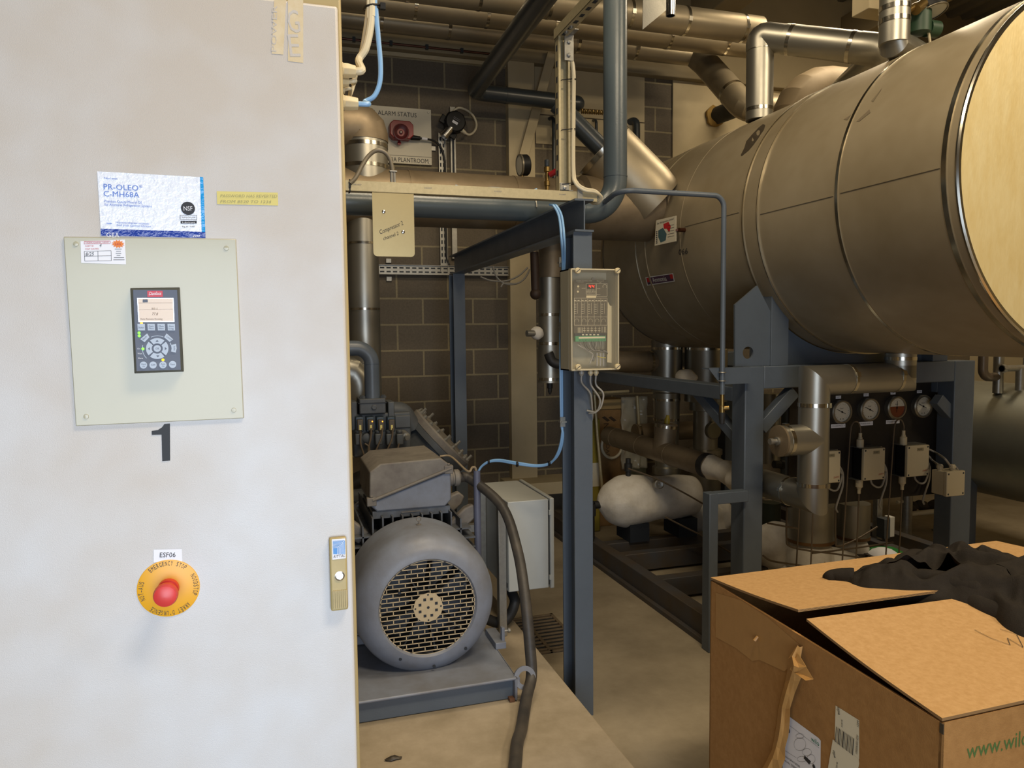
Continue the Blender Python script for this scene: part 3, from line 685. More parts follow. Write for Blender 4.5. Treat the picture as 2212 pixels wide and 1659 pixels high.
# ------------------------------------------------------------ frame under the tank
YT = 3.49
def tp(px, py, Y=YT): return P(px, py, Y=Y)
x0, x1 = tp(1608, 1000).x, tp(1649, 1000).x; SW = x1-x0
xR0, xR1 = tp(2057, 1000).x, tp(2100, 1000).x
zt = tp(1650, 791).z; SQ = .125; TFX0 = x0
tf = thing('tank_stand', 'blue grey welded box section frame standing under the big tank', 'steel frame', ((x0+xR1)/2, YT+.2, ZF))
for (a, c, n) in ((x0, x1, 'post'), (xR0, xR1, 'post')):
    for y in (YT, YT+2.42): q = MB(); q.box(a, c, y, y+SQ, ZF, zt); obj(n, q, m_blue, tf, bev=.006)
for y in (YT, YT+2.42):
    q = MB(); q.box(x1-.001, xR0+.001, y+.002, y+SQ-.002, zt-SQ, zt); obj('cross_beam', q, m_blue, tf, bev=.006)
q = MB(); q.box(x0+.002, x1-.002, YT+SQ, YT+2.42, zt-.20, zt-.12); obj('side_rail', q, m_blue, tf, bev=.004)
q = MB(); q.box(xR0+.002, xR1-.002, YT+SQ, YT+2.42, zt-.20, zt-.12); obj('side_rail', q, m_blue, tf, bev=.004)
# diagonal braces
def brace(a, c, w, d): 
    a, c = V(a), V(c); q = MB(); t = (c-a).normalized(); q.obox((a+c)/2, t, V((0, 1, 0)), t.cross(V((0, 1, 0))), (c-a).length, d, w); return obj('brace', q, m_blue, tf, bev=.003)
brace(tp(1640, 925, YT+.05), tp(1712, 845, YT+.05), .07, .06)
brace(tp(2064, 908, YT+.05), tp(2022, 862, YT+.05), .07, .06)
a = V(((x0+x1)/2, YT+SQ, 1.02)); brace_ = MB(); c = V(((x0+x1)/2, YT+.62, zt-.16)); t = (c-a).normalized(); brace_.obox((a+c)/2, t, V((1, 0, 0)), t.cross(V((1, 0, 0))), (c-a).length, .06, .06); obj('brace', brace_, m_blue, tf, bev=.003)
# saddle: end plates with a lifting hole, webs and the curved support
def saddle(y, front=True):
    q = MB(); yy = y+.03
    pts = [tp(1588, 790, yy), tp(1588, 658, yy), tp(1636, 617, yy), tp(1664, 672, yy), tp(1664, 790, yy)]
    xs = [p.x for p in pts]; zs = [p.z for p in pts]; zs[0] = zs[4] = zt+.001
    hole = tp(1616, 762, yy); hx, hz, hr = hole.x, hole.z, .034; n = 24
    outer = []
    # plate with a round hole: quads between hole ring and polygon
    poly = [V((a, 0, c)) for a, c in zip(xs, zs)]; ctr = V((hx, 0, hz))
    def hit(dv):
        best = None
        for i in range(len(poly)):
            a, c = poly[i], poly[(i+1) % len(poly)]; e = c-a; den = dv.x*e.z-dv.z*e.x
            if abs(den) < 1e-9: continue
            t = ((a.x-hx)*e.z-(a.z-hz)*e.x)/den; s = ((a.x-hx)*dv.z-(a.z-hz)*dv.x)/den
            if t > 0 and -1e-6 <= s <= 1+1e-6 and (best is None or t < best): best = t
        return ctr+dv*best
    angs = sorted([2*PI*i/n for i in range(n)] + [math.atan2(p.z-hz, p.x-hx) % (2*PI) for p in poly])
    dv = [V((math.cos(a), 0, math.sin(a))) for a in angs]
    for k, Yk in enumerate((yy, yy+.014)):
        I = [q.bm.verts.new(V((hx+d.x*hr, Yk, hz+d.z*hr))) for d in dv]; O = [q.bm.verts.new(V((hit(d).x, Yk, hit(d).z))) for d in dv]
        if k == 0: I0, O0 = I, O
        m = len(dv)
        for i in range(m): q.face([I[i], I[(i+1) % m], O[(i+1) % m], O[i]])
    for i in range(m): q.face([I0[i], I0[(i+1) % m], I[(i+1) % m], I[i]]); q.face([O0[i], O0[(i+1) % m], O[(i+1) % m], O[i]])
    obj('saddle_plate', q, m_blue, tf, smooth=0)
    xa, xb = xs[3], tp(1692, 790, yy+.03).x
    q = MB(); q.prism([(xa, yy-.012, zt), (xb, yy-.012, zt), (xb, yy-.012, TZ-math.sqrt(TR*TR-(xb-TX)**2)-.004), (xa, yy-.012, TZ-math.sqrt(TR*TR-(xa-TX)**2)-.004)], V((0, .2, 0))); obj('stiffener', q, m_blue, tf, smooth=0, bev=.002)
    # curved web
    q = MB(); n = 28; X0, X1 = xb, 2*TX-xb; prof = [(lerp(X0, X1, i/n), y+.10, TZ-math.sqrt(TR*TR-(lerp(X0, X1, i/n)-TX)**2)-.005) for i in range(n+1)]
    q.prism([(X0, y+.10, zt)]+prof+[(X1, y+.10, zt)], V((0, .014, 0))); obj('saddle_web', q, m_blue, tf, smooth=0)
    q = MB(); xc_ = 2*TX-xa; q.prism([(X1, yy-.012, zt), (xc_, yy-.012, zt), (xc_, yy-.012, TZ-math.sqrt(TR*TR-(xa-TX)**2)-.004), (X1, yy-.012, TZ-math.sqrt(TR*TR-(xb-TX)**2)-.004)], V((0, .2, 0))); obj('stiffener', q, m_blue, tf, smooth=0, bev=.002)
saddle(YT)
# ------------------------------------------------------------ motor, base frame
YM = 3.05
cM = P(926, 1314, Y=YM); MX, MZ, MR = cM.x, cM.z, .310
mo = thing('electric_motor', 'big grey finned electric motor with a round fan cowl and terminal box', 'motor', (MX, YM+.6, .21))
ay = V((0, 1, 0))
q = MB(); q.lathe((MX, YM, MZ), (0, 1, 0), [(.205, .012), (.212, .0), (.235, .002), (.262, .016), (.290, .044), (.304, .08), (MR, .12), (MR, .34), (MR-.006, .34), (MR-.006, .10), (.21, .02)], 96, False, False); obj('fan_cowl', q, m_motor, mo, smooth=50)
# grille : brick pattern of slots, made of bars, with a solid hub plate
q = MB(); gr = .208; yg = YM+.012; rows = 22; rh = 2*gr/rows; bw = .0036
for i in range(1, rows):
    z = -gr+i*rh; w = math.sqrt(gr*gr-z*z); q.box(MX-w, MX+w, yg, yg+.002, MZ+z-bw/2, MZ+z+bw/2)
for i in range(rows):
    za, zb = -gr+i*rh, -gr+(i+1)*rh; zc = max(abs(za), abs(zb)); 
    for k in range(-8, 9):
        x = (k+.5*(i % 2))*.0525+.01
        if x*x+zc*zc < gr*gr: q.box(MX+x-bw/2, MX+x+bw/2, yg, yg+.002, MZ+za, MZ+zb)
q.annulus((MX, yg, MZ), (0, -1, 0), gr-.006, gr+.006, 96)
gril = obj('fan_grille', q, m_mesh, mo, smooth=0)
q = MB(); rs = [.0, .066, .06]
q.lathe((MX, yg-.001, MZ), (0, -1, 0), [(.064, 0), (.064, .0015), (.001, .0015)], 12); q.use(m_hollow)
for i in range(8):
    a = (i+.5)*PI/4; c = V((MX+.038*math.cos(a), yg-.0030, MZ+.038*math.sin(a))); q.box(c.x-.006, c.x+.006, c.y, c.y+.0004, c.z-.006, c.z+.006)
q.disc((MX, yg-.003, MZ), (0, -1, 0), .006, 16)
for i in range(4):
    a = i*PI/2; q.disc((MX+.055*math.cos(a), yg-.003, MZ+.055*math.sin(a)), (0, -1, 0), .004, 12)
q.ms = [m_mesh, m_hollow]; 
hub = obj('hub_plate', q, None, gril, smooth=0)
for f in hub.data.polygons: f.material_index = 1 if (f.area < .0005 and abs(f.normal.y) > .9 and f.center.y + wl(hub).y < yg-.0026) else 0
q = MB(); q.lathe((MX, YM+.05, MZ), (0, 1, 0), [(.04, 0), (.06, .03), (.06, .12)], 32)
for i in range(9):
    a = 2*PI*i/9; d = V((math.cos(a), 0, math.sin(a))); s = d.cross(ay); q.obox(V((MX, YM+.1, MZ))+d*.15, d, ay, s, .2, .09, .006)
obj('cooling_fan', q, m_hollow, mo)
for (px, py) in ((863, 1281), (1004, 1262), (865, 1424), (1006, 1401), (938, 1440)):
    q = MB(); c = P(px, py, Y=YM+.003); q.disc(c+V((0, -.0015, 0)), (0, -1, 0), .006, 14); q.disc(c+V((0, -.001, 0)), (0, -1, 0), .007, 14); obj('fixing_hole', q, m_hollow, mo, smooth=0)
# finned frame
Y1 = YM+.36; Y2 = YM+1.02; rb = .262
q = MB(); q.lathe((MX, YM+.30, MZ), (0, 1, 0), [(rb-.02, 0), (rb, .02), (rb, Y2-YM-.32), (rb-.03, Y2-YM-.30)], 72); obj('stator_frame', q, m_fins, mo)
nf = 0
for side in (0, 1, 2):
    for i in range(-5, 6):
        off = i*.046; q = MB()
        if abs(off) > rb-.02: continue
        h0 = math.sqrt(rb*rb-off*off)-.01; h1 = (.315 if side == 0 else .30) if abs(off) < .2 else .28
        if side == 0: q.box(MX+off-.0035, MX+off+.0035, Y1, Y2-.04, MZ+h0, MZ+h1)
        else:
            sg = -1 if side == 1 else 1; q.box(MX+sg*h0, MX+sg*h1, Y1, Y2-.04, MZ+off-.0035, MZ+off+.0035)
        obj('cooling_fin', q, m_fins, mo, smooth=0)
q = MB(); q.lathe((MX, Y2-.05, MZ), (0, 1, 0), [(.27, 0), (.31, .01), (.315, .05), (.29, .10), (.15, .13), (.06, .14)], 64); obj('end_shield', q, m_motor, mo)
q = MB(); q.cyl((MX, Y2+.05, MZ), (MX, Y2+.34, MZ), .045); obj('shaft', q, m_galv, mo)
for sg, yy in ((1, Y1+.12), (1, Y1+.42), (-1, Y1+.08), (-1, Y1+.45)):
    q = MB(); c = V((MX+sg*.245, yy, MZ+.235)); d = V((sg, 0, 1)).normalized()
    q.prism([c+V((0, -.025, 0))+p for p in (V((-sg*.05, 0, 0)), V((0, 0, -.05)), V((sg*.085, 0, .02)), V((sg*.10, 0, .06)), V((sg*.07, 0, .085)), V((sg*.03, 0, .07)))], V((0, .05, 0))); obj('lifting_lug', q, m_motordust, mo, bev=.008)
for sg in (-1, 1):
    for yy in (Y1+.02, Y2-.16):
        q = MB(); q.prism([(MX+sg*.17, yy, .265), (MX+sg*.17, yy, MZ-.15), (MX+sg*.24, yy, MZ-.10), (MX+sg*.315, yy, .265)], V((0, .12, 0))); q.box(MX+sg*.15, MX+sg*.34, yy-.01, yy+.13, .21, .268); obj('foot', q, m_motor, mo, bev=.005)
        q = MB(); q.lathe((MX+sg*.30, yy+.05, .268), (0, 0, 1), [(.02, 0), (.02, .004), (.015, .004), (.015, .018)], 6); obj('foot_bolt', q, m_galv, mo)
# earth lug eye on top of the cowl
q = MB(); q.lathe((MX, YM+.2, MZ+MR-.002), (0, 0, 1), [(.012, 0), (.012, .004), (.004, .005), (.004, .02)], 16); q.tube([V((MX+.010*math.cos(i*PI/8), YM+.2, MZ+MR+.026+.010*math.sin(i*PI/8))) for i in range(16)], .0025, 6, closed=True); obj('eye_bolt', q, m_motordust, mo)
# nameplate on the fins
q = MB(); a = P(897, 1130, Z=MZ+.322); q.obox(V((MX, Y1+.09, MZ+.322)), V((1, 0, 0)), V((0, 1, 0)), V((0, 0, 1)), .09, .09, .004); obj('data_plate', q, m_motordust, mo)
# terminal box
tb_y0, tb_y1 = YM+.40, YM+.82
def tb(px, py, y=tb_y0): return P(px, py, Y=y)
z0, z1 = tb(880, 1108).z, tb(880, 1044).z
xa, xb = tb(800, 1080).x, tb(975, 1080).x
zl, zr_ = tb(800, 1090).z, tb(970, 1040).z
q = MB(); q.box(xa+.01, xb-.005, tb_y0+.01, tb_y1, MZ+.30, MZ+.335); obj('terminal_neck', q, m_fins, mo)
q = MB(); zb = MZ+.335; q.prism([(xa+.03, tb_y0, zb), (xb-.03, tb_y0, zb), (xb, tb_y0, zb+.03), (xb, tb_y0, zb+.17), (xa, tb_y0, zb+.045), (xa, tb_y0, zb+.03)], V((0, tb_y1-tb_y0, 0))); obj('terminal_box', q, m_motor, mo, bev=.018, segs=4)
q = MB(); q.prism([(xa-.005, tb_y0-.006, zb+.052), (xb+.006, tb_y0-.006, zb+.178), (xb+.006, tb_y0-.006, zb+.192), (xb-.05, tb_y0-.006, zb+.235), (xa+.05, tb_y0-.006, zb+.225), (xa, tb_y0-.006, zb+.19)], V((0, tb_y1-tb_y0+.012, 0))); lid = obj('terminal_lid', q, m_motordust, mo, bev=.024, segs=4)
q = MB(); q.tube([V((xa+.01, tb_y0-.012, zb+.058)), V((xb, tb_y0-.012, zb+.184))], .007, 8); obj('lid_flange', q, m_motordust, lid)
for (x, z) in ((xa+.005, zb+.05), (xb-.012, zb+.178)):
    q = MB(); q.box(x-.022, x+.022, tb_y0-.014, tb_y0+.02, z-.02, z+.02); q.lathe((x, tb_y0-.004, z+.02), (0, 0, 1), [(.009, 0), (.009, .01)], 6); obj('lid_bolt', q, m_motordust, lid, bev=.004)
q = MB(); gz = zb+.115; gy = tb_y0+.10; q.lathe((xb-.005, gy, gz), (1, 0, 0), [(.040, 0), (.040, .03), (.034, .032), (.034, .04), (.042, .042), (.042, .062), (.036, .07)], 12); gland = obj('cable_gland', q, m_motordust, mo, bev=.002)
GL = V((xb+.06, gy, gz))

# thick motor cable
mc = thing('motor_cable', 'thick dusty grey conduit arching from the motor terminal box to the floor', 'conduit', P(1140, 1640, Z=.1))
pts = [GL, GL+V((.06, -.01, -.012)), P(1085, 1095, Y=YM+.30), P(1118, 1190, Y=YM+.12), P(1134, 1290, Y=YM-.02), P(1145, 1400, Y=YM-.10), P(1148, 1460, Y=YM-.13), P(1139, 1500, Y=YM-.20), P(1132, 1560, Y=YM-.30), P(1126, 1610, Y=YM-.42), P(1118, 1662, Y=YM-.50), P(1114, 1720, Y=YM-.62), P(1108, 1790, Y=YM-.74), P(1100, 1850, Y=2.235)]
pts = [V((p.x, p.y, max(p.z, .125))) for p in pts]
q = MB(); q.tube(spline(pts, 10), .024, 20); obj('conduit', q, m_conduit, mc)
# base frame of pressed channel
YBf = 2.89
bx1 = P(1119, 1520, Y=YBf).x; zbt = .205
ba = thing('motor_skid', 'blue grey steel base frame under the motor, open channel end towards the front', 'base frame', (MX, 3.8, .1))
q = MB(); q.box(-.35, bx1, YBf, 5.3, zbt-.012, zbt); q.box(bx1-.012, bx1, YBf, 5.3, .105, zbt); q.box(-.35, -.338, YBf, 5.3, .105, zbt); obj('base_plate', q, m_motor, ba, bev=.005)
q = MB(); q.box(-.33, bx1-.013, YBf+.03, YBf+.042, .105, zbt-.012); obj('end_web', q, m_blue, ba)
q = MB(); q.box(bx1-.035, bx1-.013, YBf+.001, YBf+.04, .101, .115); q.box(-.33, -.31, YBf+.001, YBf+.04, .101, .115); obj('packing_shim', q, mat('rusty_shim', '6b4a34', .7), ba)
q = MB(); c = V((bx1+.035, YBf+.02, .19)); q.lathe(c, (0, -.95, .3), [(.028, 0), (.048, 0), (.048, .012), (.028, .012), (.028, 0)], 40, False, False); q.box(bx1-.001, bx1+.012, YBf+.008, YBf+.032, .16, .2); obj('lifting_eye', q, m_motor, ba)
# mounting block with jacking bolt at the motor foot
jb = V((MX+.36, YM+.18, zbt)); q = MB(); q.box(jb.x-.03, jb.x+.02, jb.y-.05, jb.y+.13, zbt, zbt+.03); q.box(jb.x+.005, jb.x+.02, jb.y-.03, jb.y-.005, zbt, zbt+.09); obj('jacking_block', q, m_motor, ba, bev=.002)
q = MB(); q.lathe((jb.x+.02, jb.y-.018, zbt+.07), (1, 0, 0), [(.006, 0), (.006, .018), (.011, .018), (.011, .028)], 6); obj('jacking_bolt', q, m_galv, ba)
# earth wire loop
ew = thing('earth_wire', 'small looped yellow and green earth wire at the motor foot', 'cable', P(1020, 1470, Y=YM+.05))
c = P(1024, 1457, Y=YM+.04); q = MB(); pts = [c+V((.018*math.cos(a), .004*math.sin(2*a), .032*math.sin(a))) for a in [PI*.55+i*2*PI/20 for i in range(20)]]; q.tube(pts+[c+V((0, .05, .05))], .0045, 8); obj('insulation', q, m_earth, ew)
q = MB(); q.tube([p+V((-.003, .003, 0)) for p in pts[2:13]], .0036, 8); obj('green_stripe', q, m_earthg, ew)
# ------------------------------------------------------------ pipework
def rpx(px, D): return px*D/FPX
def dep(p): return (p-CAM).dot(_F)
def seg_t(a, b, t): return V(a).lerp(V(b), t)
# slate blue pipe lying across the beam and turning up through a bend
YP = P(1115, 478, Z=ZB).y
rP = rpx(25.5, dep(P(1329, 300, Y=YP)))
zP = max(P(1100, 451, Y=YP).z, ZB+rP+.001); xP = P(1329, 300, Y=YP).x
bp = thing('bent_pipe', 'slate blue pipe lying over the beam and turning upward in a wide bend', 'pipe', (xP-.5, YP, zP-rP))
q = MB(); q.tube(fillet([(XL+.02, YP, zP), (xP, YP, zP), (xP, YP, ZC-.06)], .17, 14), rP, 32); obj('pipe_run', q, m_bluedk, bp, smooth=50)
for c, n in (((xP, YP, zP+.19), (0, 0, 1)), ((xP-.19, YP, zP), (1, 0, 0))): band(bp, c, n, rP, .006, m_bluedk, 'weld_ring', .0015)
q = MB(); x = P(1150, 450, Y=YP).x; q.tube([V((x, YP+math.cos(a)*(rP+.004), zP+math.sin(a)*(rP+.004))) for a in [i*PI/12 for i in range(13)]], .004, 8); obj('pipe_strap', q, m_galv, bp)
# dark pipe near the back wall, slanting up towards the viewer
e = P(1024, 198, Y=6.1); f = P(1246, 224, Y=6.1); g = P(1195, -35, Y=3.7); rD = rpx(17.5, dep(e)); f.y = 6.1
dp = thing('dark_pipe', 'dark capped pipe crossing the pale pilaster and slanting up to the ceiling', 'pipe', e)
g2 = g + (g-e)*.8
q = MB(); q.tube(fillet([f, e, g2], .10, 10), rD, 28); q.ball(f, rD, 24, 12); obj('pipe_run', q, m_darkpipe, dp, smooth=50)
band(dp, e.lerp(f, .30), f-e, rD, .008, m_darkpipe, 'weld_ring', .002)

# beige clad suction main running to the tank
YS2 = 4.7; rS = rpx(58, 4.75); zS = P(900, 430, Y=YS2).z
xj = P(1245, 455, Y=YS2).x; xe = P(1418, 458, Y=YS2).x
sm = thing('suction_main', 'large dusty clad pipe running behind the slate pipe into the tank flank', 'pipe', (.6, YS2, zS-rS))
q = MB(); q.cyl((XL+.02, YS2, zS), (xj+.02, YS2, zS), rS, seg=56); obj('cladding', q, m_clad_dusty, sm)
rS2 = rpx(66, 5.15)
q = MB(); q.lathe((xj, YS2, zS-.01), (1, 0, 0), [(rS, 0), (rS2, .03), (rS2, xe-xj-.04), (rS2+.012, xe-xj-.035), (rS2+.012, xe-xj-.005)], 64); q.lathe((xe-.03, YS2, zS-.01), (1, 0, 0), [(rS2+.012, .0), (rS2+.035, .05), (rS2+.035, .12)], 64); obj('end_sleeve', q, m_clad_dusty, sm)
for px in (883, 1108): band(sm, (P(px, 430, Y=YS2).x, YS2, zS), (1, 0, 0), rS, .02, m_clad_dusty, th=.003)
# slanted valve sleeve with bright rim on the main, dark stem pipe entering it
a = V((-1, .24, 1)).normalized(); rc = P(1300, 322, Y=YS2-.02)
q = MB(); q.lathe(rc, -a, [(.215, 0), (.215, .40), (.20, .52)], 64); sl = obj('valve_sleeve', q, m_clad_mid, sm, smooth=40)
band(sm, rc-a*.02, a, .216, .035, m_steel_band, 'rim_band', .003)
q = MB(); q.cyl(rc-a*.02, rc+a*.42, .062, seg=28); obj('valve_stem', q, m_darkpipe, sm)
# clad riser with segmented elbow on the left of the main
def gored(pts, r, n=5): return fillet(pts, r, n)
xV = P(787, 340, Y=YS2).x; rV = rpx(48, 4.78); zt_ = P(787, 290, Y=YS2).z
rv = thing('clad_riser', 'bright clad pipe rising from the dusty main and bending off behind the cabinet', 'pipe', (xV, YS2, zS+rS))
q = MB(); q.cyl((xV, YS2, zS+.09), (xV, YS2, zt_-.045), rV, seg=48); obj('cladding', q, m_clad, rv)
q = MB(); q.tube(fillet([(xV, YS2, zt_-.05), (xV, YS2, zt_+.03), (xV-1.3, YS2, zt_+.03)], .155, 3), rV+.004, 48); obj('elbow', q, m_clad_dusty, rv, smooth=14)
for py in (318, 363): band(rv, (xV, YS2, P(787, py, Y=YS2).z), (0, 0, 1), rV, .022, m_steel_band)
# lower clad drop below the main
xL = P(786, 650, Y=YS2).x; rL = rpx(33, 4.75); zb_ = P(786, 862, Y=YS2).z
lw = thing('clad_drop', 'clad pipe dropping from the dusty main to the compressor beside the cabinet', 'pipe', (xL, YS2, zb_))
q = MB(); q.cyl((xL, YS2, zb_), (xL, YS2, zS-rS+.03), rL, seg=44); obj('cladding', q, m_clad, lw)
for py in (527, 668, 858): band(lw, (xL, YS2, P(786, py, Y=YS2).z), (0, 0, 1), rL, .014, m_steel_band)
q = MB(); q.tube(fillet([(xL-.5, YS2-.06, P(770, 800, Y=YS2).z), (xL-.04, YS2-.03, P(770, 800, Y=YS2).z), (xL-.04, YS2-.03, zb_)], .1, 3), rL*1.02, 32); obj('side_elbow', q, m_clad, lw, smooth=14)
# small blue grey discharge elbow
YQ = 4.35; rQ = rpx(16, 4.4); xQ = P(803, 800, Y=YQ).x; zQ = P(780, 752, Y=YQ).z
dq = thing('discharge_elbow', 'blue grey pipe elbow dropping onto the compressor top beside the cabinet', 'pipe', (xQ, YQ, P(803, 860, Y=YQ).z))
q = MB(); q.tube(fillet([(xQ-1.2, YQ, zQ), (xQ, YQ, zQ), (xQ, YQ, P(803, 860, Y=YQ).z)], .09, 10), rQ, 28); obj('pipe_run', q, m_blue, dq, smooth=50)
band(dq, (xQ, YQ, P(803, 785, Y=YQ).z), (0, 0, 1), rQ, .004, m_blue, 'weld_ring', .0015)

# three clad pipes under the ceiling
def ceiling_pipe(label, pL, pR, Y, r, bands, ends=None):
    a, c = P(*pL, Y=Y), P(*pR, Y=Y); c.z = a.z = (a.z+c.z)/2; a.x = XL+.03
    t = thing('ceiling_pipe', label, 'pipe', (a+c)/2-V((0, 0, r)), 'clad pipes under the ceiling')
    q = MB(); q.cyl(a, c, r, seg=40); obj('cladding', q, m_clad_mid, t)
    for px, py in bands: band(t, (P(px, py, Y=Y).x, Y, a.z), (1, 0, 0), r, .022, m_steel_band, clip=(0, -.97, -.2))
    return t, a, c
t1, a1, c1 = ceiling_pipe('uppermost clad ceiling pipe, nearest of the three parallel ones', (1184, 10), (1640, 64), 5.0, .10, ((1184, 20), (1357, 20), (1477, 42), (1600, 64), (1034, 0), (880, -10)))
t2, a2, c2 = ceiling_pipe('middle clad ceiling pipe with the bright streak along its top', (1050, 34), (1660, 100), 5.55, .10, ((895, 20), (1050, 34), (1196, 54), (1442, 82), (1563, 98)))
t3, a3, c3 = ceiling_pipe('lowest clad ceiling pipe, closest to the wall, ending at a slanted elbow', (968, 60), (1497, 122), 6.0, .085, ((822, 42), (968, 60), (1245, 82), (1370, 103), (1494, 122)))
# slanted clad branch below the lowest pipe
sb = thing('slanted_branch', 'clad branch slanting down from the end of the lowest ceiling pipe', 'pipe', P(1600, 215, Y=5.4))
pA, pB, pC, pD = c3+V((.0, 0, 0)), P(1518, 130, Y=5.95), P(1592, 214, Y=5.5), P(1690, 236, Y=5.3)
rB = rpx(29, 6.1)
q = MB(); q.ball(c3, .088, 24, 14); q.cyl(c3, pB.lerp(pC, .12), .088, rB, 36); obj('cladding', q, m_clad_mid, sb)
q = MB(); q.cyl(pB.lerp(pC, .1), pC, rB, seg=40); obj('slanted_run', q, m_clad_mid, sb)
q = MB(); q.tube(fillet([pB.lerp(pC, .9), pC+(pC-pB)*.25, pD], .22, 4), rB, 36); obj('elbow', q, m_clad_mid, sb, smooth=12)
band(sb, pB, pC-pB, rB, .03, m_steel_band); band(sb, pB.lerp(pC, .86), pC-pB, rB, .03, m_steel_band)
# dark insulated stub in the wall panel
ds = thing('wall_stub_pipe', 'dark insulated pipe coming out of the pale wall panel above the tank', 'pipe', P(1545, 265, Y=YW-.03))
pa, pb = P(1543, 252, Y=YW-.015), P(1640, 215, Y=5.9); r_ = rpx(20, 6.6)
q = MB(); q.cyl(pa, pb, r_, seg=30); obj('insulation', q, m_rubber, ds)
q = MB(); q.lathe(pa, pb-pa, [(r_+.02, 0), (r_+.025, .02), (r_, .05)], 20); o = obj('foam_collar', q, mat('sealing_foam', '9a7c40', .85), ds); displace(o, .02, 18)
# riser on the tank top and the pipe leaving its elbow to the right
YR_ = 4.2; xR_ = P(1641, 180, Y=YR_).x; rR = rpx(28.5, dep(P(1641, 180, Y=YR_))); zR = P(1641, 92, Y=YR_).z
pe = P(1862, 104, Y=3.75)
rs_ = thing('tank_riser', 'clad riser standing on the tank with an elbow leading to a horizontal run', 'pipe', (xR_, YR_, TZ+TR-.1))
zb2 = TZ+math.sqrt(max(.01, TR**2-(xR_-TX)**2))
q = MB(); q.cyl((xR_, YR_, zb2-.005), (xR_, YR_, zR-.05), rR, seg=44); obj('cladding', q, m_clad, rs_)
pk = V((xR_, YR_, zR+.04)); ph = V((pe.x, pe.y, pe.z)); dd = (ph-pk).normalized()
q = MB(); q.tube(fillet([(xR_, YR_, zR-.05), pk, pk+dd*.25], .13, 4), rR+.003, 44); obj('elbow', q, m_clad, rs_, smooth=14)
rH = rR*1.08
q = MB(); q.cyl(pk+dd*.16, ph, rH, seg=44); obj('horizontal_run', q, m_clad, rs_)
q = MB(); back = V((.3, .95, -.1)).normalized(); q.tube(fillet([ph-dd*.02, ph+dd*.14, ph+dd*.14+back*.6], .12, 6), rH+.002, 44); obj('end_elbow', q, m_clad, rs_, smooth=16)
for py in (107, 238): band(rs_, (xR_, YR_, P(1641, py, Y=YR_).z), (0, 0, 1), rR, .022, m_steel_band)
band(rs_, pk+dd*.20, dd, rH, .022, m_steel_band); band(rs_, ph-dd*.06, dd, rH, .022, m_steel_band)
# big dusty elbow behind the tank crown
be = thing('crown_elbow', 'big dusty segmented elbow rising behind the tank crown', 'pipe', P(1740, 230, Y=4.9))
x0_ = P(1745, 230, Y=4.9).x; zc_ = P(1780, 196, Y=4.9).z; re = rpx(54, 5.4)
q = MB(); q.tube(fillet([(x0_-.12, 4.9, TZ+.5), (x0_-.12, 4.9, zc_), (x0_+1.6, 4.9, zc_)], .30, 5), re, 44); obj('cladding', q, m_dullclad, be, smooth=12)
# valve and gauge on the tank top
YV = 2.95; pv = P(1932, 60, Y=YV); rv_ = rpx(31, dep(pv)); zlow = P(1932, 96, Y=YV).z
tv = thing('tank_top_valve', 'clad valve pipe above the tank with a green valve body and black gauge', 'valve', V((pv.x, YV, zlow-.05)))
q = MB(); q.cyl((pv.x, YV, zlow), (pv.x, YV, ZC-.06), rv_, seg=40); obj('cladding', q, m_clad, tv)
q = MB(); q.tube([V((pv.x, YV, zlow+.05)), V((pv.x, YV, zlow-.0)), V((pv.x+.13, YV+.05, zlow-.002)), V((pv.x+.2, YV+.08, zlow-.002))], rv_, 40); obj('mitre_elbow', q, m_clad, tv, smooth=20)
for py in (20, 47): band(tv, (pv.x, YV, P(1932, py, Y=YV).z), (0, 0, 1), rv_, .022, m_steel_band)
ve = V((pv.x+.2, YV+.08, zlow-.002)); q = MB(); q.lathe(ve, (.92, .37, 0), [(rv_*1.02, 0), (rv_*1.03, .03), (.05, .035), (.05, .06)], 32); obj('end_clamp', q, m_steel_band, tv)
gp = P(1985, 45, Y=YV+.02)
q = MB(); q.cyl(gp+V((0, 0, -.06)), gp+V((0, 0, .05)), .055, seg=24); q.cyl(gp+V((.05, 0, -.03)), gp+V((.11, 0, -.03)), .04, seg=20); obj('valve_body', q, mat('valve_green', '24402c', .5), tv)
g0 = P(2012, 22, Y=YV); q = MB(); ax = V((.12, -.3, -1)).normalized(); q.lathe(g0-ax*.05, ax, [(.07, 0), (.07, .055), (.066, .06)], 40); gg = obj('gauge_case', q, m_black, tv)
q = MB(); q.lathe(g0-ax*.05, ax, [(.066, .058), (.073, .06), (.073, .064), (.066, .066)], 40, False, False); obj('gauge_rim', q, m_gaugerim, gg); q = MB(); q.disc(g0+ax*.011, ax, .066, 40); obj('dial', q, m_dial, gg)
q = MB(); q.tube([P(1956, 26, Y=YV-.04), P(1975, 14, Y=YV-.03), P(1992, 8, Y=YV)], .016, 12); q.tube([P(1978, 22, Y=YV-.04), P(1994, 8, Y=YV-.02)], .024, 12); obj('gauge_cock', q, m_brass, tv)
q = MB(); q.tube([P(2005, 62, Y=YV), P(2008, 84, Y=YV), P(2012, 110, Y=YV)], .006, 8); obj('impulse_line', q, m_cable_w, tv)
# pale duct at the top edge
du = P(1880, 5, Y=3.3); q = MB(); q.box(du.x-.10, du.x+.08, 3.2, 3.32, P(1880, 18, Y=3.2).z, P(1880, 18, Y=3.2).z+.2)
obj('ceiling_duct', q, m_pale, None, label='pale box duct hung under the ceiling beside the tank top valve', cat='duct', bev=.004)
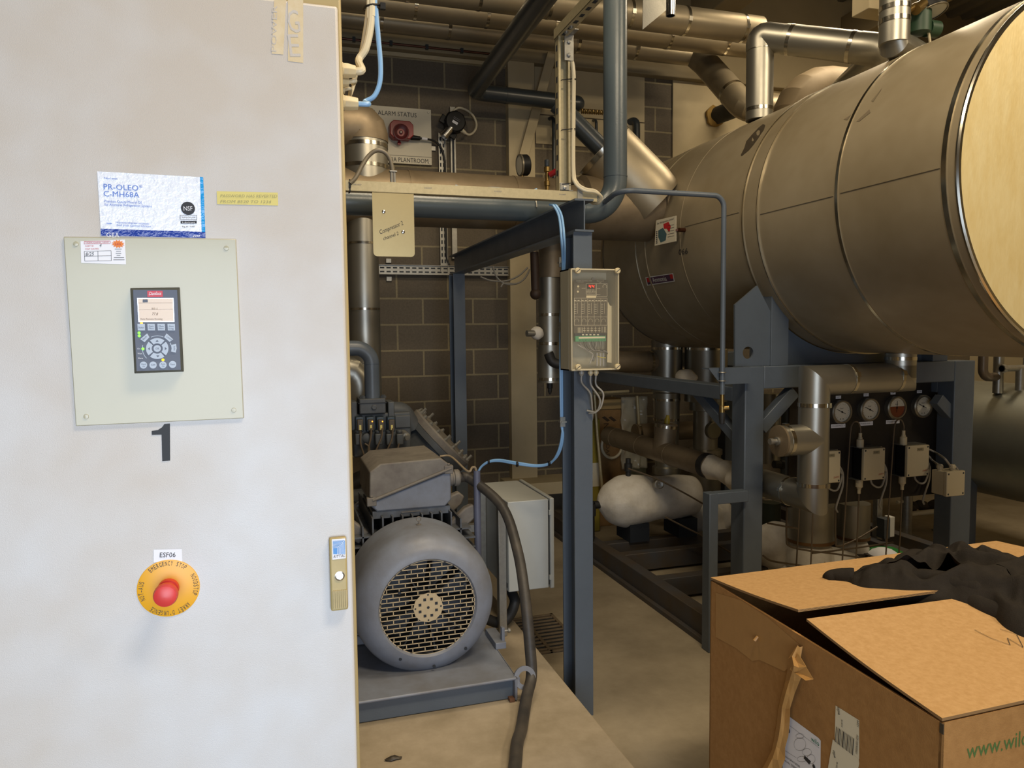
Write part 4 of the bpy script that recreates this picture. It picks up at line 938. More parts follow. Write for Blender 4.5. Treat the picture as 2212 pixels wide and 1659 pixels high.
# hanging vent tube with sheet
YH = 2.75; vt = thing('vent_outlet', 'bright vent tube end with a flat metal sheet hanging from the ceiling', 'vent', P(1448, 30, Y=YH))
q = MB(); a = P(1448.5, 34, Y=YH); q.lathe(a, (0, 0, 1), [(.016, 0), (.019, 0), (.019, ZC-.06-a.z), (.016, ZC-.06-a.z), (.016, 0)], 28, False, False); obj('tube_end', q, m_chrome, vt)
q = MB(); pp = [P(1390, -60, Y=YH+.03), P(1439, -60, Y=YH-.01), P(1439, 22, Y=YH-.01), P(1388, 64, Y=YH+.03)]; q.prism(pp, V((.0, .003, 0))); obj('sheet', q, m_clad, vt, smooth=0)
# conduits on the wall behind the frame
def wall_pipe(name, label, pts, r, m, cat='pipe', group=None):
    q = MB(); q.tube(fillet(pts, .05, 6), r, 14); return obj(name, q, m, None, label=label, cat=cat, group=group, smooth=50)
Yw = YW-.08
wall_pipe('hooked_conduit', 'thin dark hooked conduit on the pale panel beside the pilaster', [P(1184, 258, Y=YW+.01), P(1196, 252, Y=Yw), P(1197, 385, Y=Yw)], .017, m_darkpipe)
wall_pipe('hooked_conduit', 'thinnest dark hooked conduit, on the lower panel left of the slate pipe', [P(1279, 262, Y=YW+.01), P(1288, 257, Y=Yw), P(1289, 330, Y=Yw)], .013, m_darkpipe)
wall_pipe('hooked_conduit', 'thick dark hooked conduit right of the slate pipe', [P(1357, 265, Y=YW+.01), P(1375, 258, Y=Yw), P(1376, 385, Y=Yw)], .032, m_darkpipe)
q = MB(); pa, pb = P(1254, 240, Y=5.9), P(1302, 243, Y=5.9); n = 90
q.tube([pa.lerp(pb, i/n)+V((0, .018*math.cos(i*.84), .018*math.sin(i*.84))) for i in range(n+1)], .005, 6); obj('coiled_tube', q, m_brass, None, label='small coiled brass tube between dark pipe end and slate pipe', cat='tube')
q = MB(); pa, pb = P(1192, 116, Y=YW-.115), P(1127, 350, Y=YW-.115); d = (pb-pa).normalized(); q.obox((pa+pb)/2, d, V((d.z, 0, -d.x)), V((0, 1, 0)), (pb-pa).length, .085, .03)
obj('flat_brace', q, m_pale, None, label='pale flat brace leaning in front of the pilaster', cat='brace', bev=.003)
# gauge on the main
gz = thing('pipe_gauge', 'black cased pressure gauge seen edge on, standing on the dusty clad pipe', 'gauge', P(1125, 396, Y=YS2))
c = P(1127, 357, Y=YS2); ax = V((-.99, -.03, -.08)).normalized()
q = MB(); q.lathe(c-ax*.045, ax, [(.060, 0), (.068, .01), (.068, .055), (.062, .058)], 40); obj('case', q, m_black, gz)
q = MB(); q.lathe(c-ax*.045, ax, [(.062, .05), (.071, .052), (.071, .062), (.062, .064)], 40, False, False); obj('rim', q, m_gaugerim, gz)
q = MB(); q.disc(c+ax*.016, ax, .062, 32); obj('dial', q, m_dial, gz, smooth=0)
q = MB(); q.cyl(c+V((0, 0, -.068)), V((c.x, c.y, zS+rS-.01)), .013, seg=12); obj('stem', q, m_brass, gz)
# relief valve with red tag
rl = thing('relief_valve', 'small brass relief valve with a red cap behind the upright channel', 'valve', P(1182, 410, Y=4.45))
q = MB(); a = P(1182, 415, Y=4.45); c = P(1182, 346, Y=4.45); L_ = c.z-a.z
q.lathe(a, (0, 0, 1), [(.013, -.1), (.013, L_*.18), (.018, L_*.2), (.018, L_*.34), (.012, L_*.36), (.012, L_*.62), (.020, L_*.64), (.020, L_*.78), (.012, L_*.8)], 12); obj('body', q, m_brass, rl)
q = MB(); q.lathe(a, (0, 0, 1), [(.014, L_*.8), (.016, L_*.82), (.016, L_), (.008, L_*1.02)], 12); obj('cap', q, m_darkpipe, rl)
q = MB(); k = a+V((0, 0, L_*.52)); q.cyl(k+V((.01, -.02, 0)), k+V((.045, -.05, .02)), .018, seg=14); obj('red_cap', q, m_red, rl); q = MB(); q.cyl(k+V((.045, -.05, .02)), k+V((.10, -.08, .045)), .014, seg=12); obj('outlet', q, m_darkpipe, rl)

# oil pot behind the column
YO = 5.0; ol = thing('oil_pot', 'bright clad vertical vessel with bands, hanging behind the steel column', 'vessel', P(1188, 830, Y=YO))
xO = P(1187, 700, Y=YO).x; dO = dep(P(1187, 700, Y=YO))
zz = lambda py: P(1187, py, Y=YO).z
q = MB(); q.lathe((xO, YO, zz(826)), (0, 0, 1), [(rpx(26, dO), 0), (rpx(26, dO), zz(745)-zz(826)), (rpx(24, dO), zz(744)-zz(826)), (rpx(24, dO), zz(600)-zz(826))], 44); obj('cladding', q, m_clad, ol)
q = MB(); q.cyl((xO+.02, YO, zz(600)), (xO+.02, YO, zS-rS-.005), rpx(28, dO), seg=40); obj('upper_cladding', q, m_clad_dusty, ol)
for py, r_ in ((680, 24), (742, 26), (818, 26)): band(ol, (xO, YO, zz(py)), (0, 0, 1), rpx(r_, dO), .02, m_steel_band)
q = MB(); q.lathe((xO, YO, zz(852)), (0, 0, 1), [(.006, 0), (.014, .02), (.014, .04), (.02, .045), (.02, zz(826)-zz(852))], 14); obj('drain_nipple', q, m_rubber, ol)
c = P(1160, 720, Y=YO-.08); q = MB(); q.ball(c, .048, 18, 12, (1, 1, 1)); w = obj('frost_ball', q, m_foam, ol); displace(w, .006, 30)
q = MB(); q.cyl(c+V((-.02, -.02, 0)), c+V((-.085, -.03, 0)), .022, seg=16); obj('valve_nose', q, m_galv, ol)
c = P(1205, 762, Y=YO-.11); q = MB(); q.tube(spline([c+V((-.07, 0, .0)), c+V((-.045, -.01, -.06)), c+V((.01, -.02, -.08)), c+V((.06, -.02, -.07))], 6), .034, 16); obj('black_elbow', q, m_rubber, ol)
c = P(1157, 635, Y=YO-.05); q = MB(); q.ball(c, .04, 14, 10); q.cyl(P(1154, 545, Y=YO-.03), c, .03, seg=12); obj('knob', q, mat('dark_brown_valve', '3a2a20', .6), ol)

# blue thin pipe with brass drain valve
YN = 3.42; tn = thing('drain_line', 'thin blue grey pipe running level then down, ending in a brass valve', 'pipe', P(1560, 900, Y=YN))
pts = [P(1285, 452, Y=YN+.55), P(1310, 433, Y=YN+.18), P(1340, 412, Y=YN), P(1546, 424, Y=YN), P(1565, 640, Y=YN), P(1558, 852, Y=YN)]
xv = P(1562, 640, Y=YN).x
pts = [pts[0], pts[1], V((P(1338, 412, Y=YN).x, YN, P(1400, 413, Y=YN).z)), V((xv, YN, P(1500, 420, Y=YN).z)), V((xv, YN, P(1558, 852, Y=YN).z))]
q = MB(); q.tube(fillet(pts, [.06, .08, .06], 10), .0135, 18); obj('pipe_run', q, m_blue, tn, smooth=50)
zl = P(1558, 852, Y=YN).z
q = MB(); q.lathe((xv, YN, zl), (0, 0, -1), [(.013, 0), (.013, .002), (.0115, .003), (.0115, .06), (.0155, .062), (.0155, .095)], 16); q.cyl((xv, YN, zl-.075), (xv+.03, YN-.02, zl-.07), .013, seg=12); obj('brass_valve', q, m_brass, tn)
q = MB(); q.lathe((xv, YN, zl-.095), (0, 0, -1), [(.018, 0), (.018, .015), (.013, .06), (.008, .062)], 16); obj('cap', q, m_rubber, tn)
# bracket on the frame that holds it
q = MB(); pz1, pz0 = tp(1560, 797, YN+.03).z, tp(1560, 830, YN+.03).z; xb_ = x0+.002; xa_ = tp(1530, 800, YN+.03).x
q.prism([(xa_, YN+.02, pz1), (xb_, YN+.02, pz1), (xb_, YN+.02, pz0), (xa_+.07, YN+.02, pz0)], V((0, .006, 0))); q.box(xa_, xb_, YN+.02, YT+.02, pz1, pz1+.006); obj('pipe_bracket', q, m_blue, tf, smooth=0)
for z in (lerp(pz0, pz1, .25), lerp(pz0, pz1, .8)):
    q = MB(); q.tube([V((xv+.018*math.cos(a), YN+.018*math.sin(a), z)) for a in [i*PI/10 for i in range(20)]], .003, 6, closed=True); obj('u_bolt', q, m_galv, tf)

# clad pipe from the tank bottom: nozzle, level run, leg with stub, return run below the tank
YU = 3.20; pn = P(1945, 800, Y=YU); xN = pn.x; rN = rpx(31, dep(pn)); zH = P(1860, 818, Y=YU).z
xG = P(1757, 950, Y=YU).x; zBt = P(1757, 1075, Y=YU).z
cp = thing('tank_drain_pipe', 'clean clad pipe from the tank belly, running level then down before the gauges', 'pipe', V((xG, YU, zBt-rN)))
ztb = TZ-math.sqrt(TR**2-(xN-TX)**2)
q = MB(); q.cyl((xN, YU, zH-.0), (xN, YU, ztb+.004), rN, seg=44); obj('nozzle', q, m_clad, cp)
def mitre(pts, r, seg=44):
    """sharp mitred pipe through pts"""
    q = MB(); pts = [V(p) for p in pts]; n = len(pts); ds = [(b-a).normalized() for a, b in zip(pts, pts[1:])]
    ns = [ds[0]]+[(ds[i-1]+ds[i]).normalized() for i in range(1, n-1)]+[ds[-1]]
    for i in range(n-1):
        t = ds[i]; ref = V((0, 1, 0)) if abs(t.y) < .9 else V((1, 0, 0)); a = t.cross(ref).normalized(); b = t.cross(a); rr = []
        for k in (i, i+1):
            rg = []
            for m in range(seg):
                o = a*(r*math.cos(2*PI*m/seg))+b*(r*math.sin(2*PI*m/seg)); o = o-t*(o.dot(ns[k])/t.dot(ns[k])); rg.append(q.bm.verts.new(pts[k]+o))
            rr.append(rg)
        q.bridge(*rr)
        if i == 0: q.face(rr[0][::-1])
        if i == n-2: q.face(rr[1])
    return q
obj('level_run', mitre([(xN, YU, ztb-.06), (xN, YU, zH), (xG, YU, zH), (xG, YU, zBt+.3)], rN), m_clad, cp, smooth=20)
YU2 = 5.7
obj('leg', mitre([(xG, YU, zBt+.31), (xG, YU, zBt), (xG, YU+.42, zBt)], rN*1.005), m_clad, cp, smooth=20)
for px in (1831, 1930): band(cp, (P(px, 818, Y=YU).x, YU, zH), (1, 0, 0), rN, .018, m_steel_band, clip=(0, -.94, .34))
for py in (874, 1045): band(cp, (xG, YU, P(1757, py, Y=YU).z), (0, 0, 1), rN, .02, m_steel_band, clip=(.45, -.89, 0))
band(cp, (xN, YU, P(1945, 774, Y=YU).z), (0, 0, 1), rN, .018, m_steel_band)
band(cp, (xG, YU+.17, zBt), (0, 1, 0), rN, .016, m_steel_band, clip=(-.97, 0, .2))
# stub on the leg
sc0 = P(1700, 950, Y=YU-.1); zst = P(1757, 948, Y=YU).z; ax = V((-1, 0, 0)); rT = rN*1.02; bl = xG-P(1684, 950, Y=YU).x
q = MB(); base = V((xG, YU, zst)); q.cyl(base, base+ax*bl, rT, seg=40); obj('branch', q, m_clad, cp)
q = MB(); q.lathe(base+ax*(bl-.004), ax, [(rT+.002, 0), (rT+.002, .012), (rT-.012, .014), (.02, .014)], 40); obj('branch_cap', q, m_clad_dusty, cp)
band(cp, base+ax*(bl-.035), ax, rT, .02, m_steel_band, clip=(0, 0, 1))
q = MB(); q.lathe(base+ax*(bl+.009), ax, [(.022, 0), (.022, .012), (.013, .013), (.013, .03), (.016, .031), (.016, .05)], 14); obj('plug', q, m_galv, cp)
# return run going back under the tank
rr_ = thing('return_run', 'long dusty clad pipe running back beneath the tank with an upright capped branch', 'pipe', V((xG, 4.7, zBt-rN)))
q = MB(); q.cyl((xG, YU+.95, zBt), (xG, YU2, zBt), rN, seg=40); q.ball((xG, YU2, zBt), rN, 30, 16); obj('cladding', q, m_clad_dusty, rr_)
def yat(px, py): return P(px, py, X=xG).y
for px, py in ((1450, 1000), (1388, 970), (1332, 946)): band(rr_, (xG, yat(px, py), zBt), (0, 1, 0), rN, .008, m_clad_dusty, 'seam', .003)
yb2 = yat(1432, 960); q = MB(); ax = V((.12, -.05, 1)).normalized(); bb_ = V((xG, yb2, zBt)); q.cyl(bb_, bb_+ax*.21, rN*1.0, seg=36); obj('branch', q, m_clad_dusty, rr_)
band(rr_, bb_+ax*.19, ax, rN, .022, m_steel_band)
q = MB(); q.lathe(bb_+ax*.21, ax, [(.02, 0), (.02, .03), (.012, .05), (.012, .06)], 12); obj('yellow_plug', q, mat('plug_yellow', '8f7d24', .5), rr_)
q = MB(); q.cyl((xG, yat(1530, 1030)-.03, zBt), (xG, yat(1530, 1030)+.03, zBt), rN+.004, seg=36); obj('black_end_band', q, m_rubber, rr_)
q = MB(); ya, yb3 = YU+.42, yat(1536, 1035)
q.lathe((xG, ya, zBt), (0, 1, 0), [(rN*.96, 0), (rN*.97, .08), (rN*1.08, .14), (rN*.8, .22), (rN*.98, (yb3-ya)*.6), (rN*.9, (yb3-ya)*.8), (rN*.99, yb3-ya)], 40); q.ball((xG, ya+.22, zBt-.02), rN*1.15, 24, 14); o = obj('frost_sleeve', q, m_foam, rr_, smooth=80, label='white frosted sleeve'); displace(o, .014, 14, 3)
# ------------------------------------------------------------ alarm board and sounder on the block wall
YA = YW-.03
def W(px, py, o=0): return P(px, py, Y=YA-o)
al = thing('alarm_sign', 'white ammonia alarm status board on the block wall behind the clad riser', 'sign', W(850, 357))
tr_, brr = W(931, 237), W(933, 357); x0 = tr_.x-.78
q = MB(); q.box(x0, tr_.x, YA, YW-.001, brr.z, tr_.z); obj('board', q, m_sign, al, bev=.002)
q = MB(); q.use(m_ink); a, c = W(822, 247.5, .0015), W(900, 252, .0015); z = (a.z+c.z)/2-.004
q.text('AMMONIA ALARM STATUS', V((c.x-.565, YA-.0015, z)), V((c.x, YA-.0015, z)), .036, ND)
c = W(925, 353, .0015); z = c.z; q.text('LEAVE AMMONIA PLANTROOM', V((c.x-.60, YA-.0015, z)), V((c.x, YA-.0015, z)), .036, ND)
q.line(V((x0, YA-.0012, z+.052)), V((tr_.x, YA-.0012, z+.052)), .003, ND); obj('lettering', q, None, al, smooth=0)
for px, py in ((925, 243), (928, 352)): q = MB(); q.lathe(W(px, py), ND, [(.010, 0), (.008, .004)], 14); obj('screw', q, m_galv, al)
so = thing('alarm_sounder', 'red alarm sounder with a round horn on the white alarm board', 'alarm', W(863, 308))
l, r_, t, b_ = W(839, 290).x, W(889, 290).x, W(864, 267).z, W(864, 305).z; ch = .03
q = MB(); q.prism([(l+ch, YA, b_), (r_-ch, YA, b_), (r_, YA, b_+ch), (r_, YA, t-ch), (r_-ch, YA, t), (l+ch, YA, t), (l, YA, t-ch), (l, YA, b_+ch)], V((0, -.10, 0))); obj('housing', q, m_red, so, bev=.006)
c = W(866, 286, .10); q = MB(); q.lathe(c, ND, [(.064, -.002), (.068, .012), (.058, .014), (.03, -.0005), (.016, .0), (.014, .012), (.006, .014)], 40, False, True); obj('horn', q, m_darkred, so)
q = MB(); q.disc(c+V((0, -.0146, 0)), ND, .006, 16); obj('horn_tip', q, m_dial, so)
q = MB(); k = W(862, 310, .03); q.lathe(k, ND, [(.016, 0), (.016, .02)], 16); q.box(k.x-.006, k.x+.006, YA-.05, YA-.02, k.z, b_+.01); obj('lug', q, m_red, so)
q = MB(); q.cyl(W(888, 297, .05), W(908, 299, .05), .022, .017, 16); obj('gland', q, m_black, so)
ac = thing('sounder_cable', 'black cable running from the red sounder down to the slotted tray', 'cable', W(960, 380))
q = MB(); q.tube(spline([W(906, 299, .05), W(920, 300, .05), W(940, 306, .03), W(953, 320, .015), W(960, 345, .01), W(961, 385, .01), W(963, 520, .01), W(966, 560, .012), W(972, 575, .015)], 8), .009, 8); obj('cable', q, m_rubber, ac)
q = MB(); a, c = W(911, 299, .05), W(923, 300.5, .05); q.cyl(a, c, .012, seg=10); obj('cable_marker', q, m_paper, ac)
# cable trays
def tray(name, label, x0, x1, z0, z1, vertical, d=.03):
    t = thing(name, label, 'cable tray', V(((x0+x1)/2, YW-d, z0)))
    q = MB(); q.use(m_galv); y = YW-d
    q.box(x0, x1, y, y+.003, z0, z1)
    if vertical: q.box(x0, x0+.003, y-.02, y, z0, z1); q.box(x1-.003, x1, y-.02, y, z0, z1)
    else: q.box(x0, x1, y-.03, y, z0, z0+.003); q.box(x0, x1, y-.02, y, z1-.003, z1)
    obj('tray_body', q, None, t, smooth=0)
    q = MB(); L_ = (z1-z0) if vertical else (x1-x0); w = (x1-x0) if vertical else (z1-z0); n = int(L_/.055)
    for i in range(n):
        for j in range(2):
            u = (i+.5)*.055; v = w*(.3+.4*j)
            if vertical: q.box(x0+v-.006, x0+v+.006, y-.0012, y, z0+u-.016, z0+u+.016)
            else: q.box(x0+u-.018, x0+u+.018, y-.0012, y, z0+v-.006, z0+v+.006)
    obj('slot_groove', q, m_hollow, t, smooth=0); return t
a, c = W(946, 288), W(967, 590); tray('cable_tray', 'perforated upright cable tray left of the gas detector bracket', a.x, c.x, W(950, 585).z, a.z, True)
a, c = W(818, 571), W(1140, 590); tray('cable_tray', 'long perforated level cable tray across the block wall', a.x, c.x, W(900, 594).z, W(900, 573).z, False, .035)
sd = thing('slotted_bracket', 'galvanised slotted strut on the block wall holding the gas detector', 'bracket', W(978, 390))
a, c = W(971, 231), W(985, 392); q = MB(); q.box(a.x, c.x, YW-.045, YW-.001, P(980, 560, Y=YW).z, a.z); obj('strut_body', q, m_galv, sd, bev=.002)
q = MB(); q.box((a.x+c.x)/2-.009, (a.x+c.x)/2+.009, YW-.0462, YW-.045, W(975, 380).z, W(975, 300).z); 
for i in range(9): pass
obj('slot_strip', q, m_hollow, sd)
# gas detector
gd = thing('gas_detector', 'black gas detector with a chrome sensor tilted on the slotted strut', 'gas detector', W(984, 290))
c = W(984, 262, .12); tl = rad(28); ux = V((math.cos(tl), 0, math.sin(tl)*-1)); uz = V((math.sin(tl), 0, math.cos(tl)))
R_ = .088; q = MB(); q.prism([c + ux*(R_*math.cos(rad(22.5+45*i))*1.08)+uz*(R_*math.sin(rad(22.5+45*i))*1.08) for i in range(8)], V((0, .09, 0))); q.lathe(c+V((0, .01, 0)), ND, [(R_, 0), (R_*.96, .018), (R_*.5, .022)], 40); body = obj('housing', q, m_black, gd, bev=.006)
q = MB(); q.use(m_paper); o = c+V((0, -.0125, 0)); q.obox(o-uz*.015, ux, uz, V((0, 1, 0)), .05, .022, .002); q.use(m_greyink); q.obox(o+uz*.012, ux, uz, V((0, 1, 0)), .06, .004, .002); q.obox(o+uz*.024, ux, uz, V((0, 1, 0)), .06, .003, .002); obj('name_label', q, None, body, smooth=0)
q = MB(); q.cyl(W(974, 276, .10), W(961, 292, .10), .034, seg=28); q.cyl(W(961, 292, .10), W(958, 295.5, .10), .037, seg=28); obj('sensor_head', q, m_chrome, gd)
q = MB(); k = c+V((-.10, .03, .02)); q.obox(k, ux, uz, V((0, 1, 0)), .05, .07, .02); obj('mounting_ear', q, m_black, gd, bev=.004); q = MB(); k = W(978, 293, .06); q.obox(k, ux, uz, V((0, 1, 0)), .06, .05, .02); obj('mounting_ear', q, m_black, gd, bev=.004)
q = MB(); q.cyl(W(996, 280, .10), W(1006, 288, .10), .02, .014, 14); obj('cable_gland', q, m_cable_w, gd)
gw = thing('detector_cable', 'white cable looping around the right of the black gas detector', 'cable', W(1028, 265))
q = MB(); q.tube(spline([W(1004, 287, .10), W(1014, 291, .10), W(1025, 283, .10), W(1029, 268, .09), W(1022, 250, .09), W(1008, 238, .08), W(992, 233, .07), W(982, 238, .06), W(976, 246, .05)], 8), .010, 10); obj('cable', q, m_cable_w, gw)
# small wall boxes / clips by the tray
for i, (px, py, lab) in enumerate(((840, 563, 'small pale wall clip just above the level cable tray'), (841, 602, 'small pale wall clip just below the level cable tray'), (936, 320, 'small wall clip between the alarm board and the upright tray'))):
    a = W(px, py); q = MB(); q.box(a.x-.024, a.x+.024, YW-.02, YW-.001, a.z-.02, a.z+.02); obj('wall_clip', q, m_galv, None, label=lab, cat='clip', bev=.003)
# loose grey cables looping below the beam
lc = thing('loose_cable', 'loose pale cables looping below the beam in front of the tray', 'cable', W(1100, 600))
Yl = 5.9
for pts in (((1064, 575), (1074, 600), (1092, 613), (1115, 613), (1132, 603), (1142, 588)), ((1082, 620), (1090, 612), (1118, 612), (1134, 600), (1144, 582)), ((1038, 598), (1060, 606), (1092, 607), (1120, 596), (1140, 578))):
    q = MB(); q.tube(spline([P(x, y, Y=Yl) for x, y in pts], 8), .007, 8); obj('cable', q, m_cable_g, lc)

# ------------------------------------------------------------ cables from the cabinet top
def cable(name, label, pts, r, m, cat='cable', group=None, seg=10):
    q = MB(); q.tube(spline(pts, 8), r, seg); return obj(name, q, m, None, label=label, cat=cat, group=group)
Yg = 1.50; top = lambda px, py: P(px, py, Y=Yg)
g0, g1, g2, g3 = [g[0] for g in gl]
mw = cable('power_cable', 'thick cream cable from the top cabinet gland, curving up past the ceiling pipes', [g0, g0+V((.012, 0, .004)), top(775, 130), top(790, 105), top(800, 60), top(803, 15), top(804, -60), V((top(804, -60).x+.02, Yg, 3.2))], .0072, m_cable_w)
cable('power_cable', 'thin cream cable just left of the thick cream cable', [g1, g1+V((.012, 0, .003)), top(765, 168)+V((0, .03, 0)), top(781, 125)+V((0, .05, 0)), top(790, 70)+V((0, .04, 0)), top(795, 20)+V((0, .01, 0)), top(796, -60), V((top(804, -60).x+.008, Yg, 3.2))], .0040, m_cable_w)
cable('power_cable', 'faint cream cable farthest back of the three rising from the glands', [g2, g2+V((.010, 0, .002)), top(764, 180)+V((0, .08, 0)), top(777, 140)+V((0, .10, 0)), top(788, 80)+V((0, .06, 0)), top(798, 24)+V((0, .02, 0)), top(800, -60)+V((0, .03, 0)), V((top(804, -60).x+.01, Yg+.012, 3.2))], .0035, m_cable_w)
cable('signal_cable', 'light blue cable from the lowest cabinet gland, bending up to the ceiling', [g3, g3+V((.02, 0, .001)), top(788, 220), top(808, 208), top(820, 180), top(822, 140), top(817, 80), top(812, 20), top(810, -60), V((top(804, -60).x+.034, Yg, 3.2))], .0048, m_cable_b)
q = MB(); k = top(803, 12); q.tube([k+V((.016*math.cos(a)+.002, .016*math.sin(a)+.01, .003*math.cos(a))) for a in [i*PI/10 for i in range(20)]], .0022, 6, closed=True); q.box(k.x+.016, k.x+.026, Yg-.006, Yg+.002, k.z-.006, k.z+.006); obj('cable_tie', q, m_black, None, label='black cable tie bundling the cream and blue cables', cat='cable tie')
# bowed grey hose on the channel rail
hs = thing('hose_loop', 'short grey hose arching over the channel rail beside the cabinet', 'hose', P(800, 395, Y=YS+.03))
q = MB(); q.tube(spline([P(756, 396, Y=YS-.004), P(768, 384, Y=YS), P(782, 358, Y=YS+.01), P(797, 336, Y=YS+.02), P(814, 325, Y=YS+.02), P(832, 330, Y=YS+.02), P(843, 346, Y=YS+.02), P(848, 372, Y=YS+.02), P(850, 392, Y=YS+.02), P(850, 400, Y=YS+.02)], 8), .0085, 12); obj('hose', q, mat('hose_grey', '6e6656', .45), hs)
q = MB(); a = P(846, 398, Y=YS+.016); q.cyl((a.x, YS+.016, zs1+sh), (a.x, YS+.016, zs1+sh+.05), .006, seg=10); q.cyl((a.x+.012, YS+.016, zs1+sh), (a.x+.012, YS+.016, zs1+sh+.05), .006, seg=10); q.box(a.x-.008, a.x+.022, YS+.006, YS+.03, zs1+sh+.044, zs1+sh+.048); obj('clip', q, m_galv, hs)
# blue cables along the channel, column and over to the upright conduit
Yb = YC-.012
cable('control_cable', 'pale blue cable lying along the top of the channel rail', [V((P(985, 410, Y=YS+.02).x, YS+.03, zs1+sh+.004)), P(1010, 408, Y=YS+.02), P(1050, 406, Y=YS+.02), P(1090, 408, Y=YS+.02), P(1135, 415, Y=YS+.02), V((P(1160, 418, Y=YS+.02).x, YS+.02, zs1+sh+.004))], .0045, m_cable_b)
def bc(label, o, r):
    xs_ = xc0-.008
    pts = [P(1188+o, 442, Y=YS+.03), P(1197+o, 446, Y=YS), P(1208+o, 470, Y=YS-.03), P(1213+o, 520, Y=YC-.01), P(1215.5+o*.6, 580, Y=YC+.10), V((xs_-.002-o*.001, YC+.12, P(1216, 700, Y=YC+.1).z)), V((xs_-.002-o*.001, YC+.12, P(1216, 900, Y=YC+.1).z)), P(1214+o*.4, 940, Y=YC+.12), P(1205+o*.5, 978, Y=YC+.15), P(1188, 1001-o*.2, Y=YC+.2), P(1160, 1007-o*.3, Y=YC+.25), P(1120, 1003-o*.5, Y=YC+.3), P(1080, 996-o*.4, Y=YC+.38), P(1056, 998-o*.2, Y=YC+.42), P(1040, 1008, Y=YC+.45), P(1033, 1020, Y=YC+.46)]
    return cable('control_cable', label, pts, r, m_cable_b)
bc('left one of two blue cables following the steel column down', 0, .0055); bc('right one of two blue cables following the steel column down', 6, .0055)
for px, py, yy in ((1055, 998, YC+.42), (1117, 1003, YC+.30), (1186, 1001, YC+.2)):
    k = P(px, py, Y=yy); q = MB(); q.cyl(k+V((-.004, 0, .0)), k+V((.004, 0, 0)), .0125, seg=12); obj('cable_tie', q, m_black, None, label={1055: 'cable tie on the blue cables closest to the conduit post', 1117: 'cable tie midway on the sagging blue cables', 1186: 'cable tie on the blue cables closest to the column'}[px], cat='cable tie')
for i, py in enumerate((566, 706, 912)):
    z = P(1218, py, Y=YC+.1).z; q = MB(); q.box(xc0-.024, xc0+.0, YC+.108, YC+.118, z-.022, z+.022); q.box(xc0-.022, xc0+.004, YC+.10, YC+.14, z-.004, z+.004); obj('cable_clip', q, m_galv, fr)
# ------------------------------------------------------------ conduit post and grey enclosure
YE1 = 3.52; pe0 = P(1097, 1085, Y=YE1); pe1 = P(1186, 1080, Y=YE1); pe2 = P(1097, 1280, Y=YE1)
Yback = P(1040, 1047, X=pe0.x).y
en = thing('junction_cabinet', 'pale grey wall style enclosure standing on struts between motor and column', 'enclosure', V(((pe0.x+pe1.x)/2, YE1+.2, .1)))
q = MB(); q.box(pe0.x, pe1.x-.004, YE1, Yback, pe2.z, pe0.z); obj('body', q, m_enclosure, en, bev=.004)
q = MB(); q.box(pe1.x+.004, pe1.x+.026, YE1-.004, Yback+.004, pe2.z-.004, pe0.z+.004); obj('door', q, m_enclosure, en, bev=.005)
q = MB(); q.box(pe1.x-.004, pe1.x+.004, YE1+.012, Yback-.012, pe2.z+.012, pe0.z-.012); obj('door_seal', q, m_black, en)
for z in (lerp(pe2.z, pe0.z, .12), lerp(pe2.z, pe0.z, .85)):
    q = MB(); q.box(pe1.x-.002, pe1.x+.012, YE1-.008, YE1+.002, z-.012, z+.012); obj('hinge', q, m_enclosure, en)
for dy in (.03, Yback-YE1-.10):
    q = MB(); q.box(pe0.x-.042, pe0.x-.001, YE1+dy, YE1+dy+.041, .1, pe0.z-.02); obj('strut_leg', q, m_galv, en, bev=.003)
for z in (lerp(pe2.z, pe0.z, .06), lerp(pe2.z, pe0.z, .93)):
    q = MB(); q.box(pe0.x-.001, pe0.x, YE1+.02, YE1+.035, z-.012, z+.012); obj('fixing_hole', q, m_hollow, en)
q = MB(); q.box(pe0.x-.20, pe0.x-.045, Yback-.10, Yback-.06, .55, .59); obj('strut_arm', q, m_galv, en)
YK = YC+.46; ct = P(1030, 1016, Y=YK)
q = MB(); q.lathe((ct.x, YK, .1), (0, 0, 1), [(.017, 0), (.017, ct.z-.1), (.0135, ct.z-.1), (.0135, ct.z-.13)], 24, True, True); obj('conduit_post', q, mat('violet_conduit', '5f6376', .45, 0, .15, 8), None, label='upright grey violet conduit taking the blue cables behind the motor', cat='conduit')
cable('sensor_cable', 'short beige cable between terminal box lid and conduit post', [V((xb+.0, tb_y0+.25, zb+.20)), V((xb+.05, tb_y0+.22, zb+.20)), P(1010, 1018, Y=YK-.02), P(1020, 1010, Y=YK-.005), V((ct.x-.006, YK, ct.z+.01)), V((ct.x-.006, YK, ct.z-.03))], .0055, mat('beige_cable', '8f8068', .5))
cable('drain_hose', 'black hose hooking down under the grey enclosure', [V((pe0.x+.06, YE1+.15, pe2.z-.001)), V((pe0.x+.06, YE1+.15, pe2.z-.05)), P(1112, 1300, Y=YE1+.1), P(1100, 1330, Y=YE1+.1), P(1075, 1345, Y=YE1+.1), V((MX+.30, YE1+.1, .24))], .027, m_rubber, 'hose', seg=16)
